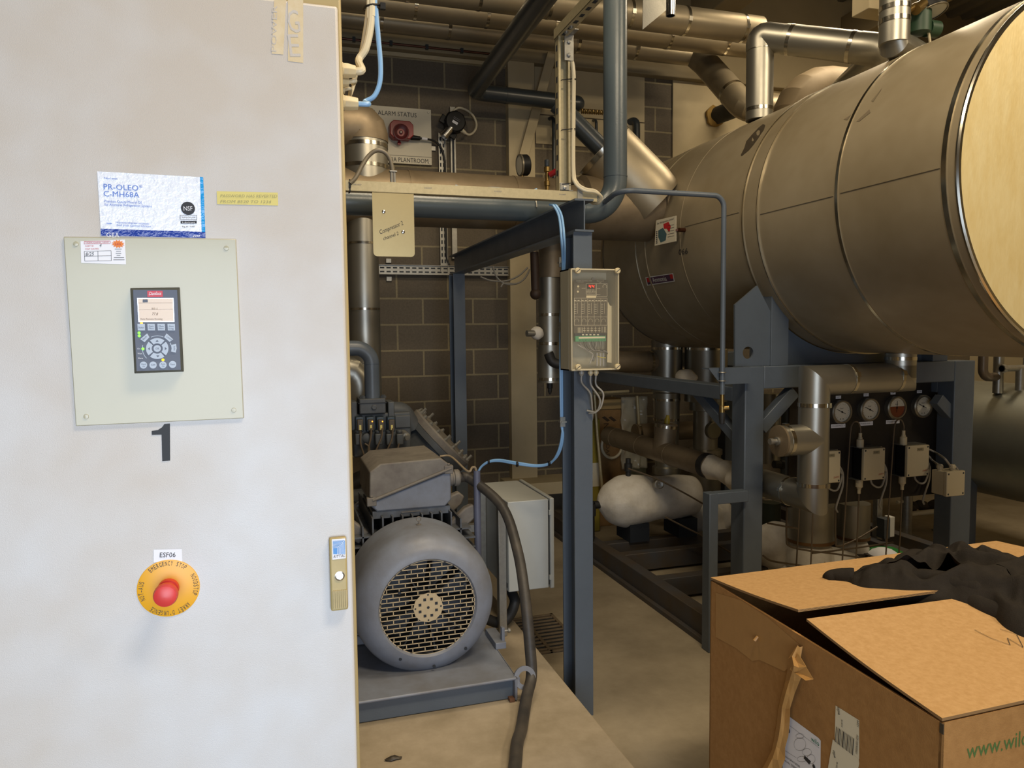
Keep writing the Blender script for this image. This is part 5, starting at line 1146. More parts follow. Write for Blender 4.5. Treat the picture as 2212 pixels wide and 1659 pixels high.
# floor drain grating between plinth and tank skid
fg = thing('floor_grate', 'rusty cast floor drain grate between the plinth and the column', 'grate', P(1230, 1370, Z=ZF))
ga, gb, gc_, gd_ = P(1155, 1332, Z=ZF+.006), P(1262, 1322, Z=ZF+.006), P(1312, 1388, Z=ZF+.006), P(1178, 1408, Z=ZF+.006)
xg0, xg1 = XE+.01, XE+.40; yg0, yg1 = P(1240, 1404, Z=ZF).y, P(1210, 1326, Z=ZF).y
q = MB(); q.box(xg0, xg1, yg0, yg1, ZF, ZF+.002); obj('pit', q, m_hollow, fg)
m_grate = mat('cast_grate', '6d5f4b', .7, 0, .3, 20)
q = MB(); q.box(xg0, xg0+.02, yg0, yg1, ZF, ZF+.012); q.box(xg1-.02, xg1, yg0, yg1, ZF, ZF+.012); q.box(xg0, xg1, yg0, yg0+.02, ZF, ZF+.012); q.box(xg0, xg1, yg1-.02, yg1, ZF, ZF+.012); q.box((xg0+xg1)/2-.01, (xg0+xg1)/2+.01, yg0, yg1, ZF, ZF+.012); obj('frame', q, m_grate, fg, bev=.003)
n = int((yg1-yg0)/.045)
for i in range(1, n): y = yg0+i*(yg1-yg0)/n; q = MB(); q.box(xg0, xg1, y-.009, y+.009, ZF+.001, ZF+.011); obj('bar', q, m_grate, fg, bev=.003)
# ------------------------------------------------------------ compressor behind the motor
co = thing('compressor', 'dark grey compressor with solenoid coils and a big tilted bolted cover, behind the motor', 'compressor', V((MX, 4.7, .205)))
def CP(px, py, Y): return P(px, py, Y=Y)
q = MB(); q.lathe((MX, 4.38, MZ), (0, 1, 0), [(.14, 0), (.22, .02), (.24, .10), (.24, .75), (.2, .82)], 48); obj('casing', q, m_compr, co)
q = MB(); q.box(MX-.26, MX+.20, 4.45, 5.1, .206, .34); obj('mounting_foot', q, m_compr, co, bev=.01)
q = MB(); q.lathe((MX, 4.10, MZ), (0, 1, 0), [(.09, 0), (.10, .01), (.10, .10), (.16, .12), (.16, .16), (.10, .18), (.10, .285)], 40); obj('coupling', q, m_compr, co)
q = MB()
for sg in (-1, 1): q.box(MX+sg*.21-.006, MX+sg*.21+.006, 4.08, 4.37, .3, .74)
q.box(MX-.216, MX+.216, 4.08, 4.37, .735, .745); obj('coupling_guard', q, m_compr, co)
Yc = 4.30
a, c = CP(776, 862, Yc), CP(834, 893, Yc); q = MB(); q.box(a.x, c.x, Yc, Yc+.16, c.z, a.z); obj('top_block', q, m_compr, co, bev=.006)
q = MB(); q.box(a.x-.006, c.x+.004, Yc-.004, Yc+.164, lerp(c.z, a.z, .68), lerp(c.z, a.z, .73)); obj('block_joint', q, m_hollow, co)
k = CP(808, 880, Yc); q = MB(); q.lathe(k, ND, [(.017, 0), (.017, .006), (.012, .008), (.012, .012)], 6); obj('plug', q, m_compr, co)
for px in (782, 827): q = MB(); k = CP(px, 860, Yc+.05); q.lathe((k.x, Yc+.03, a.z), (0, 0, 1), [(.018, 0), (.018, .012), (.012, .012), (.012, .018)], 6); obj('bolt', q, m_compr, co)
for x0p, x1p, y0p, y1p in ((758, 773, 868, 930), (838, 853, 868, 905), (853, 888, 898, 924)):
    a, c = CP(x0p, y0p, Yc+.02), CP(x1p, y1p, Yc+.02); q = MB(); q.box(a.x, c.x, Yc+.02, Yc+.16, c.z, a.z); obj('side_block', q, m_compr, co, bev=.006)
a, c = CP(762, 895, Yc+.03), CP(888, 945, Yc+.03); q = MB(); q.box(a.x, c.x, Yc+.03, Yc+.24, c.z-.10, a.z); obj('manifold', q, m_compr, co, bev=.008)
m_coil = mat('coil_blue', '22323e', .4); m_coilplug = mat('coil_plug', '4a4030', .5)
for i, (px, led) in enumerate(((777, 0), (800, 1), (822, 1), (845, 0))):
    q = MB(); a = CP(px, 914, Yc-.03); q.box(a.x-.022, a.x+.022, Yc-.03, Yc+.03, a.z-.05, a.z+.035); s = obj('solenoid_coil', q, m_coil, co, bev=.004)
    q = MB(); q.box(a.x-.016, a.x+.016, Yc-.058, Yc-.03, a.z-.04, a.z+.022); q.cyl((a.x, Yc-.045, a.z-.04), (a.x, Yc-.045, a.z-.062), .010, seg=10); obj('plug', q, m_coilplug, s, bev=.003)
    q = MB(); q.box(a.x-.0055, a.x+.0055, Yc-.0595, Yc-.058, a.z-.036, a.z-.008); obj('tag', q, m_tape, s)
    if led: q = MB(); q.lathe((a.x+.008, Yc-.058, a.z+.012), ND, [(.004, 0), (.003, .002)], 10); obj('lit_light', q, m_led_o, s)
for i, px in enumerate((775, 818, 842, 864)):
    a = CP(px, 948, Yc-.05); q = MB(); q.box(a.x-.02, a.x+.02, Yc-.06, Yc-.015, a.z-.035, a.z+.03); q.cyl((a.x, Yc-.03, a.z+.03), (a.x, Yc-.03, a.z+.05), .018, seg=12); obj('pressure_switch', q, m_compr, co, bev=.006)
k = CP(792, 945, Yc-.02); q = MB(); q.lathe(k, ND, [(.026, 0), (.026, .02), (.016, .024)], 20); obj('round_port', q, m_compr, co)
k = CP(874, 940, Yc-.02); q = MB(); q.lathe(k, V((.2, -1, -.2)), [(.024, -.03), (.024, .03), (.015, .032), (.015, .05)], 14); obj('pipe_union', q, m_galv, co)
for pts in (((779, 935), (779, 958), (787, 985), (795, 1010)), ((802, 925), (801, 945), (796, 970), (795, 1005)), ((826, 925), (824, 945), (812, 975), (806, 1005)), ((849, 925), (846, 950), (836, 975), (832, 1005)), ((862, 958), (858, 972), (850, 985), (846, 1000)), ((788, 958), (797, 966), (798, 985), (796, 1008))):
    q = MB(); q.tube(spline([CP(x, y, Yc-.07) for x, y in pts], 6), .005, 8); obj('lead', q, mat('dusty_lead', '5d5142', .6) if 'dusty_lead' not in MATS else MATS['dusty_lead'], co)
# tilted housing and bolted cover
ax = V((.73, -.12, .68)).normalized(); fc = CP(946, 952, Yc+.22); Rf = rpx(82, dep(fc))
q = MB(); q.lathe(fc-ax*.33, ax, [(Rf*.62, 0), (Rf*.84, .10), (Rf*.86, .29), (Rf, .295), (Rf, .33)], 56); obj('tilted_housing', q, m_compr, co)
q = MB(); q.lathe(fc+ax*.002, ax, [(Rf*.99, 0), (Rf*.99, .035), (Rf*.95, .045), (Rf*.3, .055), (.01, .055)], 56, True, True); cv = obj('end_cover', q, m_motordust, co)
u = ax.cross(V((0, 0, 1))).normalized(); w = ax.cross(u)
for i in range(20):
    a = 2*PI*i/20; k = fc+ax*.04+(u*math.cos(a)+w*math.sin(a))*Rf*.90; q = MB(); q.lathe(k, ax, [(.014, 0), (.014, .016), (.009, .016), (.009, .026 if i % 4 else .05)], 6); obj('bolt', q, m_galv, cv)
q = MB(); k = CP(880, 905, Yc+.1); q.tube(fillet([k+V((-.12, 0, .06)), k+V((-.02, .02, .05)), k+V((.04, .03, -.06))], .06, 8), .05, 20); obj('side_pipe', q, m_compr, co)
# framework behind the cabinet edge at the lower left
sk_ = thing('oil_skid', 'dark steel legs and pipes low behind the cabinet edge, left of the motor', 'steel frame', V((-.05, 4.6, .1)))
q = MB(); q.box(-.10, -.04, 4.4, 4.46, .1, 1.0); obj('leg', q, m_compr, sk_); q = MB(); q.box(-.5, .18, 4.4, 4.46, .82, .86); obj('cross_bar', q, m_compr, sk_); q = MB(); q.box(-.5, .18, 4.36, 4.40, .60, .63); obj('cross_bar', q, m_compr, sk_)
# ------------------------------------------------------------ level controller box on the column
YBx = 2.905
def B_(px, py, o=0): return P(px, py, Y=YBx-o)
tl_, br_ = B_(1233, 579.5), B_(1338, 799); bxa, bxb, bza, bzb = tl_.x, br_.x, br_.z, tl_.z
lv = thing('level_controller', 'clear lidded grey controller box mounted on the steel column, red display reading 44', 'controller', V(((bxa+bxb)/2, YBx+.05, bza)))
yk = YC-.003; T = .006
q = MB(); q.box(bxa, bxb, yk-.005, yk, bza, bzb); q.box(bxa, bxa+T, YBx+.03, yk, bza, bzb); q.box(bxb-T, bxb, YBx+.03, yk, bza, bzb); q.box(bxa, bxb, YBx+.03, yk, bza, bza+T); q.box(bxa, bxb, YBx+.03, yk, bzb-T, bzb); obj('enclosure', q, m_boxgrey, lv, smooth=0)
# lid: solid frame rim and clear window
w_ = .007; q = MB(); q.box(bxa, bxa+w_, YBx, YBx+.03, bza, bzb); q.box(bxb-w_, bxb, YBx, YBx+.03, bza, bzb); q.box(bxa, bxb, YBx, YBx+.03, bza, bza+w_); q.box(bxa, bxb, YBx, YBx+.03, bzb-w_, bzb); obj('lid_frame', q, mat('lid_frame_plastic', 'b5ab90', .25), lv, bev=.003)
q = MB(); q.box(bxa+w_, bxb-w_, YBx+.002, YBx+.004, bza+w_, bzb-w_); obj('clear_lid', q, m_plastic_clear, lv, smooth=0)
for px, py in ((1247, 585), (1333, 585), (1248, 793), (1333, 792)):
    k = B_(px, py); q = MB(); q.lathe(k, ND, [(.0125, -.002), (.0125, .008), (.010, .011)], 24); s = obj('lid_screw', q, m_white if False else m_gland, lv)
    q = MB(); q.obox(k+V((0, -.0114, 0)), V((.8, 0, .6)), V((-.6, 0, .8)), V((0, 1, 0)), .02, .0025, .0012); obj('screw_slot', q, m_hollow, s)
yp = YBx+.062
def Z7(x, y, o=0): return P(1180+x/6.38, 560+y/6.38, Y=yp-o)   # zoomed pixels of the controller face
q = MB(); q.use(m_board); q.prism([Z7(*p) for p in ((380, 285), (846, 285), (838, 1020), (380, 1020))], V((0, .002, 0))); q.use(m_print)
def ln(x0, y0, x1, y1, w=4): q.line(Z7(x0, y0, .0006), Z7(x1, y1, .0006), w/6.38*3/FPX, ND)
def tz(s, x0, y0, x1, h): q.text(s, Z7(x0, y0, .0008), Z7(x1, y0, .0008), h/6.38*3/FPX, ND)
tz('HANSEN TECHNOLOGIES', 412, 304, 630, 14); tz('CORPORATION', 430, 320, 515, 9); tz('Vari-Level', 695, 306, 790, 17); tz('LMI', 728, 328, 758, 10)
for x0, y0, x1, y1 in ((550, 337, 685, 482), (690, 335, 840, 510), (385, 535, 840, 910)):
    ln(x0, y0, x1, y0); ln(x0, y1, x1, y1); ln(x0, y0, x0, y1); ln(x1, y0, x1, y1)
ln(385, 580, 840, 580, 3); ln(385, 793, 840, 793, 3)
for x in (485, 570, 662, 752): ln(x, 545, x, 908, 3)
for i, x in enumerate((400, 500, 590, 680, 770)):
    for y in range(620, 770, 25): ln(x-15, y, x+15, y, 5)
    ln(x+32, 600, x+32, 750, 3); pts = [(x+20+28*math.cos(a), 850+28*math.sin(a)) for a in [rad(-210+24*k) for k in range(11)]]
    for p, r_ in zip(pts, pts[1:]): ln(*p, *r_, 3)
pts = [(806+28*math.cos(a), 375+28*math.sin(a)) for a in [rad(-220+26*k) for k in range(11)]]
for p, r_ in zip(pts, pts[1:]): ln(*p, *r_, 4)
tz('LIQUID LEVEL', 566, 430, 668, 13); tz('PERCENT ABOVE', 558, 450, 676, 13); tz('PROBE BOTTOM', 560, 470, 674, 13); tz('PERCENT', 490, 405, 540, 9); tz('RELAY', 696, 490, 745, 10); tz('PROBES', 700, 408, 745, 9); tz('POWER', 420, 415, 456, 9)
for x in (400, 445, 500, 545, 600, 640, 690, 730, 775, 815): ln(x-14, 568, x+14, 568, 10)
for x in range(440, 500, 18): ln(x, 940, x, 1015, 6)
for x in range(525, 760, 51): ln(x-18, 960, x+18, 960, 4); ln(x, 930, x, 1010, 5); ln(x-18, 985, x+18, 985, 8)
for x in (770, 800, 820): ln(x, 930, x, 1010, 5)
q.use(m_gland); q.poly([Z7(*p, .001) for p in ((552, 500), (688, 500), (688, 530), (552, 530))]); q.disc(Z7(440, 375, .001), ND, .0048, 12); q.disc(Z7(436, 446, .001), ND, .0045, 12)
q.use(m_ink); tz('E 702B/4A', 568, 521, 656, 13); q.use(m_black); q.poly([Z7(*p, .001) for p in ((556, 342), (680, 342), (680, 405), (556, 405))])
obj('control_face', q, None, lv, smooth=0)
q = MB(); DG = {'4': ((0, 1, 0, .5), (1, 1, 1, 0), (0, .5, 1, .5))}
for x in (588, 632):
    for a0, b0, a1, b1 in DG['4']:
        q.line(Z7(x+a0*24+b0*4, 395-b0*42, .0015), Z7(x+a1*24+b1*4, 395-b1*42, .0015), 7/6.38*3/FPX, ND)
obj('red_digits', q, m_led_r, lv, smooth=0)
a, c = Z7(385, 1060, .004), Z7(805, 1130, .004); q = MB(); q.box(a.x, c.x, yp-.018, yp+.002, c.z, a.z); tm_ = obj('terminal_strip', q, m_green, lv, bev=.001)
q = MB(); q.use(m_print); q.box(a.x+.015, c.x-.004, yp-.0186, yp-.018, lerp(c.z, a.z, .55), lerp(c.z, a.z, .85)); q.use(m_hollow)
for i in range(18): x = lerp(a.x+.018, c.x-.008, i/17); q.box(x-.0012, x+.0012, yp-.0186, yp-.018, lerp(c.z, a.z, .15), lerp(c.z, a.z, .35))
obj('terminal_marks', q, None, tm_, smooth=0)
q = MB(); a2, c2 = Z7(385, 1022), Z7(805, 1058); q.box(a2.x, c2.x, yp-.004, yp+.002, c2.z, a2.z); q.use(m_print)
for x in (500, 550, 602, 654, 706): k = Z7(x, 1040); q.box(k.x-.0045, k.x+.0045, yp-.006, yp-.004, k.z-.0025, k.z+.0025)
q.ms = [m_hollow, m_print]; pl = obj('circuit_edge', q, None, lv, smooth=0)
for i, f in enumerate(pl.data.polygons): f.material_index = 0 if i < 6 else 1
q = MB(); q.prism([Z7(*p, -.003) for p in ((848, 585), (880, 640), (912, 645), (905, 1430), (840, 1420))], V((0, .001, 0))); obj('folded_paper', q, m_gland, lv, smooth=0)
rn = random.Random(3); m_wd = m_rubber; m_wl = m_cable_g
for i in range(9):
    x = 480+i*35; pts = [Z7(x, 1132, .012), Z7(x+rn.uniform(-5, 20), 1180, .014), Z7(lerp(x, 700, .4)+rn.uniform(-10, 40), 1250, .016), Z7(790, 1262+rn.uniform(-20, 20), .014), Z7(845, 1290+rn.uniform(-20, 20), .01)]
    q = MB(); q.tube(spline(pts, 5), .0013, 6); obj('wire', q, m_wd if i % 3 else m_wl, lv)
q = MB(); q.tube(spline([Z7(430, 1180, .01), Z7(520, 1230, .012), Z7(620, 1290, .01), Z7(640, 1330, .008), Z7(600, 1440, .006)], 6), .003, 8); obj('wire', q, m_cable_g, lv)
q = MB(); q.tube(spline([Z7(700, 1335, .012), Z7(760, 1355, .012), Z7(820, 1360, .012)], 6), .0015, 6); obj('wire', q, m_earth, lv)
for x in (700, 745, 790): q = MB(); q.tube([Z7(x, 1290, .008), Z7(x, 1470, .008)], .0035, 8); obj('wire', q, m_cable_g, lv)
k = Z7(722, 265); q = MB(); q.lathe(V((k.x, yk-.005, k.z)), ND, [(.010, 0), (.008, .005)], 16); obj('mounting_screw', q, m_galv, lv); k = Z7(722, 1380); q = MB(); q.lathe(V((k.x, yk-.005, k.z)), ND, [(.010, 0), (.008, .005)], 16); obj('mounting_screw', q, m_galv, lv)
gcs = []
for px, r_ in ((1271, .0095), (1291, .0095), (1303, .0095)):
    x = B_(px, 805).x; y = YBx+.075; q = MB(); q.lathe((x, y, bza), (0, 0, -1), [(r_*.9, 0), (r_*.9, .007), (r_*1.25, .008), (r_*1.25, .018), (r_, .019), (r_*.7, .026)], 10); obj('cable_gland', q, m_gland if px != 1271 else m_cable_g, lv); gcs.append(V((x, y, bza-.026)))
yk2 = YC-.012
cable('probe_cable', 'grey cable hanging from the leftmost gland of the controller box', [gcs[0]+V((0, 0, .008)), gcs[0]+V((.002, 0, -.03)), P(1275, 850, Y=YBx+.09), P(1279, 880, Y=YBx+.11), V((xc1+.008, YC+.02, P(1280, 905, Y=YC).z)), V((xc1+.008, YC+.06, P(1280, 925, Y=YC).z))], .0042, m_cable_g)
cable('probe_cable', 'longer grey cable looping down from the middle gland of the controller box', [gcs[1]+V((0, 0, .008)), gcs[1]+V((.002, 0, -.04)), P(1295, 860, Y=YBx+.08), P(1294, 880, Y=YBx+.09), P(1287, 889, Y=YBx+.1), P(1279, 889, Y=YC-.02), V((xc1-.03, YC-.008, P(1279, 889, Y=YC-.02).z+.004))], .0042, m_cable_g)
cable('probe_cable', 'grey cable looping down from the rightmost gland of the controller box', [gcs[2]+V((0, 0, .008)), gcs[2]+V((0, 0, -.04)), P(1303, 850, Y=YBx+.07), P(1299, 876, Y=YBx+.08), P(1292, 886, Y=YBx+.09), P(1283, 892, Y=YC-.03), V((xc1-.02, YC-.008, P(1279, 893, Y=YC-.02).z))], .0042, m_cable_g)
# ------------------------------------------------------------ gauge board
YG = 3.66
def G(px, py, o=0): return P(px, py, Y=YG-o)
x0g, x1g = G(1704, 1000).x, G(2022, 1000).x; z1g, z0g = G(1850, 848).z, G(1900, 1078).z
gb = thing('gauge_board', 'black board between the tank frame legs carrying gauges and switches', 'instrument panel', V(((x0g+x1g)/2, YG, z0g)))
q = MB(); q.box(x0g, x1g, YG, YG+.012, z0g, z1g+.06); obj('board', q, m_panelblack, gb)
for px in (1712, 2014):
    x = G(px, 900).x; q = MB(); q.box(x-.015, x+.015, YG+.012, YG+.04, z0g+.01, zt-SQ); obj('back_post', q, m_blue, gb)
specs = ((1812, 889, 0, 'CYLINDER PACK - 3', 'PUMP 3'), (1872, 884, 0, 'CYLINDER PACK - 2', 'PUMP 2'), (1930, 880, 1, 'CYLINDER PACK - 1', 'PUMP 1'), (1987, 877, 0, None, 'RETURN'))
names = ['dial gauge on the black board, partly behind the clad pipe leg', 'dial gauge on the black board, next right of the half hidden one', 'dial gauge with brown fluid filling its lower half', 'dial gauge at the right end of the black board']
for (px, py, br, cap, hdr), lab in zip(specs, names):
    c = G(px, py); r = .066
    g_ = thing('dial_gauge', lab, 'gauge', c, 'dial gauges on the black board')
    q = MB(); q.lathe(c, ND, [(r+.004, 0), (r+.006, .03), (r, .036), (r-.007, .036), (r-.008, .026)], 48, True, False); obj('bezel', q, m_gaugerim, g_)
    q = MB(); q.use(m_dial); q.disc(c+V((0, -.026, 0)), ND, r-.007, 48); q.use(m_ink); o = c+V((0, -.0266, 0))
    for i in range(21):
        a = rad(-45+13.5*i); d = V((math.cos(a), 0, math.sin(a))); q.line(o+d*(r*.66), o+d*(r*(.74 if i % 2 else .78)), .0012, ND)
    for sgn in (-1, 1): q.disc(o+V((sgn*.009, 0, -.042)), ND, .0036, 12)
    q.text('bar', o+V((-.012, 0, .018)), o+V((.012, 0, .018)), .008, ND)
    if br:
        q.use(m_dialbrown); rr_b = r-.007; pts = [o+V((rr_b*math.cos(a), -.0006, rr_b*math.sin(a))) for a in [rad(172+196*i/30) for i in range(31)]]; q.poly(pts)
    obj('dial', q, None, g_, smooth=0)
    q = MB(); nd = V((-.86, 0, .40)) if not br else V((.05, 0, 1)); nd.normalize(); o2 = c+V((0, -.0285, 0)); q.line(o2-nd*.028, o2+nd*.042, .0034, ND); q.disc(o2, ND, .006, 14); obj('needle', q, m_black, g_, smooth=0)
    q = MB(); q.lathe(c+V((0, 0, 0)), (0, 1, 0), [(.02, .0), (.02, .05)], 12); obj('rear_union', q, m_brass, g_)
    q = MB(); q.use(m_paper)
    if cap:
        k = G(px-1.5, py+31 if px != 1812 else py+31); q.box(k.x-.052, k.x+.052, YG-.001, YG, k.z-.0115, k.z+.0115); q.use(m_ink); q.text(cap, k+V((-.046, -.0016, -.004)), k+V((.046, -.0016, -.004)), .0085, ND); obj('name_label', q, None, gb, smooth=0); q = MB(); q.use(m_paper)
    k = G(px-1, py-31); q.box(k.x-.019, k.x+.019, YG-.001, YG, k.z-.009, k.z+.009); q.use(m_ink); q.text(hdr, k+V((-.015, -.0016, -.003)), k+V((.015, -.0016, -.003)), .007, ND)
    obj('label_strip', q, None, gb, smooth=0)
# pressure switches
def Gs(px, py, o): return P(px, py, Y=YG-o)
def switch(px0, px1, py0, py1, lab, full=True, tag='PUMP 1'):
    d = .11; a, c = Gs(px0, py0, d), Gs(px1, py1, d)
    s = thing('pressure_switch', lab, 'pressure switch', V(((a.x+c.x)/2, YG-.06, c.z)), 'pressure switches on the black board')
    q = MB(); q.box(a.x+.003, c.x-.003, YG-d+.02, YG-.018, c.z+.004, a.z-.004); obj('body', q, m_black, s, bev=.003)
    q = MB(); q.box(a.x, c.x, YG-d, YG-d+.022, c.z, a.z); cvv = obj('cover', q, m_trans, s, bev=.004)
    w, h = c.x-a.x, a.z-c.z
    for u in (.07, .93):
        for v in (.06, .94): q = MB(); q.lathe((a.x+u*w, YG-d, c.z+v*h), ND, [(.006, 0), (.005, .001)], 12); obj('cover_screw', q, m_hollow, cvv)
    q = MB(); q.use(m_tape_dk := MATS.get('tag_tape') or mat('tag_tape', '8c8266', .5)); x, z = a.x+w*.58, c.z+h*.87; q.box(x-w*.15, x+w*.15, YG-d-.0008, YG-d, z-.010, z+.010); q.use(m_ink); q.text(tag, V((x-w*.12, YG-d-.0014, z-.004)), V((x+w*.12, YG-d-.0014, z-.004)), .009, ND)
    q.use(m_orange if False else MATS.get('logo_red') or mat('logo_red', 'a3422c', .5)); q.text('Danfoss', V((a.x+w*.70, YG-d-.0014, c.z+h*.14)), V((a.x+w*.95, YG-d-.0014, c.z+h*.17)), .011, ND, .4); obj('cover_print', q, None, cvv, smooth=0)
    q = MB(); q.box(a.x-.01, c.x, YG-.085, YG, a.z, a.z+.003); q.box(a.x-.015, c.x-.03, YG-.085, YG, c.z-.003, c.z); obj('bracket', q, m_galv, s)
    xm_ = a.x+w*.12
    for sg, z in ((1, a.z+.003), (-1, c.z-.003)):
        q = MB(); q.lathe((xm_, YG-.055, z), (0, 0, sg), [(.021, 0), (.021, .045), (.013, .05), (.013, .058), (.010, .06), (.010, .085)], 18); obj('bellows', q, m_trans, s)
    # capillary tubes
    zt2 = a.z+.088
    pts = [V((xm_, YG-.055, zt2-.01)), V((xm_, YG-.055, zt2+.03)), V((xm_-.02, YG-.056, zt2+.065)), V((xm_-.055, YG-.058, zt2+.065)), V((xm_-.075, YG-.06, zt2+.02)), V((xm_-.085, YG-.06, lerp(zt2, c.z, .5))), V((xm_-.105, YG-.06, c.z-.25)), V((xm_-.12, YG-.06, ZF+.25)), V((xm_-.125, YG-.06, ZF+.08))]
    q = MB(); q.tube(spline(pts, 8), .0045, 8); obj('capillary', q, m_tubecap, s)
    pts = [V((xm_, YG-.055, c.z-.08)), V((xm_-.005, YG-.055, c.z-.35)), V((xm_-.012, YG-.055, ZF+.30)), V((xm_+.0, YG-.05, ZF+.235)), V((xm_+.04, YG-.03, ZF+.24)), V((xm_+.18, YG+.05, ZF+.32))]
    q = MB(); q.tube(spline(pts, 8), .0045, 8); obj('capillary', q, m_tubecap, s)
    # control cable loops
    x = c.x; pts = [V((x-.004, YG-.06, lerp(c.z, a.z, .75))), V((x+.03, YG-.06, lerp(c.z, a.z, .5))), V((x+.07, YG-.05, lerp(c.z, a.z, .2))), V((x+.075, YG-.045, c.z-.04)), V((x+.05, YG-.045, c.z-.11)), V((x+.035, YG-.04, c.z-.17)), V((x+.055, YG-.03, c.z-.20))]
    q = MB(); q.tube(spline(pts, 8), .006, 8); obj('cable', q, m_cable_g, s)
    pts = [V((x-.004, YG-.06, lerp(c.z, a.z, .45))), V((x+.02, YG-.06, lerp(c.z, a.z, .45))), V((x+.06, YG-.05, lerp(c.z, a.z, .22))), V((x+.07, YG-.045, c.z+.02)), V((x+.04, YG-.05, c.z-.05)), V((x+.0, YG-.055, c.z-.06)), V((x-.045, YG-.06, c.z-.035)), V((x-.06, YG-.06, c.z+.0))]
    q = MB(); q.tube(spline(pts, 8), .006, 8); obj('cable', q, m_cable_g, s)
    return s
switch(1767, 1815, 977, 1042, 'cream switch box half hidden behind the clad pipe leg', tag='PUMP 3')
switch(1867, 1911, 970, 1035, 'middle cream switch box, below the gauge next to the brown one', tag='PUMP 2')
switch(1961, 2006, 964, 1027, 'cream switch box nearest the right frame post', tag='PUMP 1')
# junction box on the right post
YJ = YT-.10; a, c = P(2043, 1020, Y=YJ), P(2079, 1068, Y=YJ)
jb_ = thing('junction_box', 'small cream junction box with cable glands on the right frame post', 'junction box', V(((a.x+c.x)/2, YJ+.05, c.z)))
q = MB(); q.box(a.x, c.x, YJ, YT-.001, c.z, a.z); obj('body', q, m_trans, jb_, bev=.004)
q = MB(); q.box(a.x-.003, c.x+.003, YJ-.012, YJ+.012, c.z-.003, a.z+.003); obj('lid', q, m_trans, jb_, bev=.004)
for u in (.08, .92):
    for v in (.08, .92): q = MB(); q.lathe((lerp(a.x, c.x, u), YJ-.012, lerp(c.z, a.z, v)), ND, [(.006, 0), (.004, .001)], 10); obj('lid_screw', q, m_hollow, jb_)
for x, y in ((a.x+.02, YJ+.06), (c.x-.05, YJ+.03)):
    q = MB(); q.lathe((x, y, a.z), (0, 0, 1), [(.014, 0), (.014, .012), (.018, .013), (.018, .028), (.012, .036)], 8); obj('cable_gland', q, m_trans, jb_)
cable('panel_cable', 'grey cable arching from the last switch box to the junction box', [P(2005, 970, Y=YG-.05), P(2022, 978, Y=YG-.08), P(2040, 990, Y=YJ+.03), P(2053, 1006, Y=YJ+.03), V((c.x-.05, YJ+.03, a.z+.03))], .006, m_cable_g)
cable('panel_cable', 'grey cable running straight from the last switch box to the junction box gland', [P(2006, 985, Y=YG-.06), P(2016, 996, Y=YG-.07), P(2030, 1005, Y=YJ+.06), V((a.x+.02, YJ+.06, a.z+.03))], .006, m_cable_g)
cable('panel_cable', 'grey cable curling behind the right side of the junction box', [V((c.x-.03, YJ+.06, a.z+.01)), V((c.x-.005, YJ+.06, a.z+.02)), V((c.x+.018, YJ+.05, a.z-.01)), V((c.x+.015, YJ+.06, a.z-.05)), V((c.x-.002, YJ+.07, a.z-.07))], .005, m_cable_g)
# ------------------------------------------------------------ skid under the tank
ZK = .05
ka, kb = P(1280, 1172, Z=ZK), P(1532, 1336, Z=ZK); xk = (ka.x+kb.x)/2
ski = thing('pump_skid', 'low blue grey floor skid of rails and cross members beneath the tank', 'skid', V((xk+.5, 4.8, ZF)))
m_skid = mat('dusty_skid_paint', '43454a', .55, 0, .35, 4, col2='4a3f31')
q = MB(); q.box(xk, xk+.085, 3.40, 6.2, ZF+.02, ZK); obj('side_rail', q, m_skid, ski, bev=.004)
q = MB(); q.box(xk-.03, xk, 3.40, 6.2, ZF, ZF+.03); obj('rail_foot', q, m_skid, ski, bev=.002)
for px, py in ((1315, 1172), (1350, 1196), (1430, 1248)):
    y = P(px+20, py, Z=ZK).y; q = MB(); q.box(xk+.085, xk+1.7, y, y+.085, ZF+.02, ZK-.004); obj('cross_member', q, m_skid, ski, bev=.004)
q = MB(); q.box(xk+1.7, xk+1.78, 3.40, 6.2, ZF+.02, ZK); obj('side_rail', q, m_skid, ski, bev=.004)
xp0, xp1 = P(1532, 1200, Y=3.44).x, P(1551, 1200, Y=3.44).x; zpt = P(1540, 1067, Y=3.44).z
q = MB(); q.box(xp0, xp1, 3.44, 3.51, ZF, zpt); obj('stub_post', q, m_blue, ski, bev=.004)
q = MB(); q.box(xp1-.001, TFX0-.002, 3.445, 3.505, zpt-.062, zpt); obj('stub_arm', q, m_blue, ski, bev=.004)
# small loose items on the floor beside the rail
k = P(1425, 1308, Z=ZF+.01); q = MB(); q.cyl(k, k+V((.05, .03, .01)), .012, seg=12); q.cyl(k+V((.05, .03, .01)), k+V((.075, .045, .015)), .018, seg=6); obj('loose_bolt', q, m_chrome, None, label='small shiny bolt lying on the floor beside the skid rail', cat='bolt')
k = P(1440, 1320, Z=ZF+.001); q = MB(); q.prism([k+V((-.02, -.02, 0)), k+V((.05, -.03, 0)), k+V((.06, .02, 0)), k+V((0, .03, 0))], V((0, 0, .012))); obj('red_offcut', q, m_red, None, label='small red offcut lying on the floor beside the shiny bolt', cat='scrap', bev=.002)
for px, py, lab, Z in ((850, 1641, 'dark crumb of debris on the plinth at the bottom of the cabinet', .1),):
    k = P(px, py, Z=Z); q = MB(); q.ball(k+V((0, 0, .006)), .012, 10, 6, (2.6, 1, .5)); o = obj('debris', q, m_oil, None, label=lab, cat='debris'); displace(o, .01, 60)

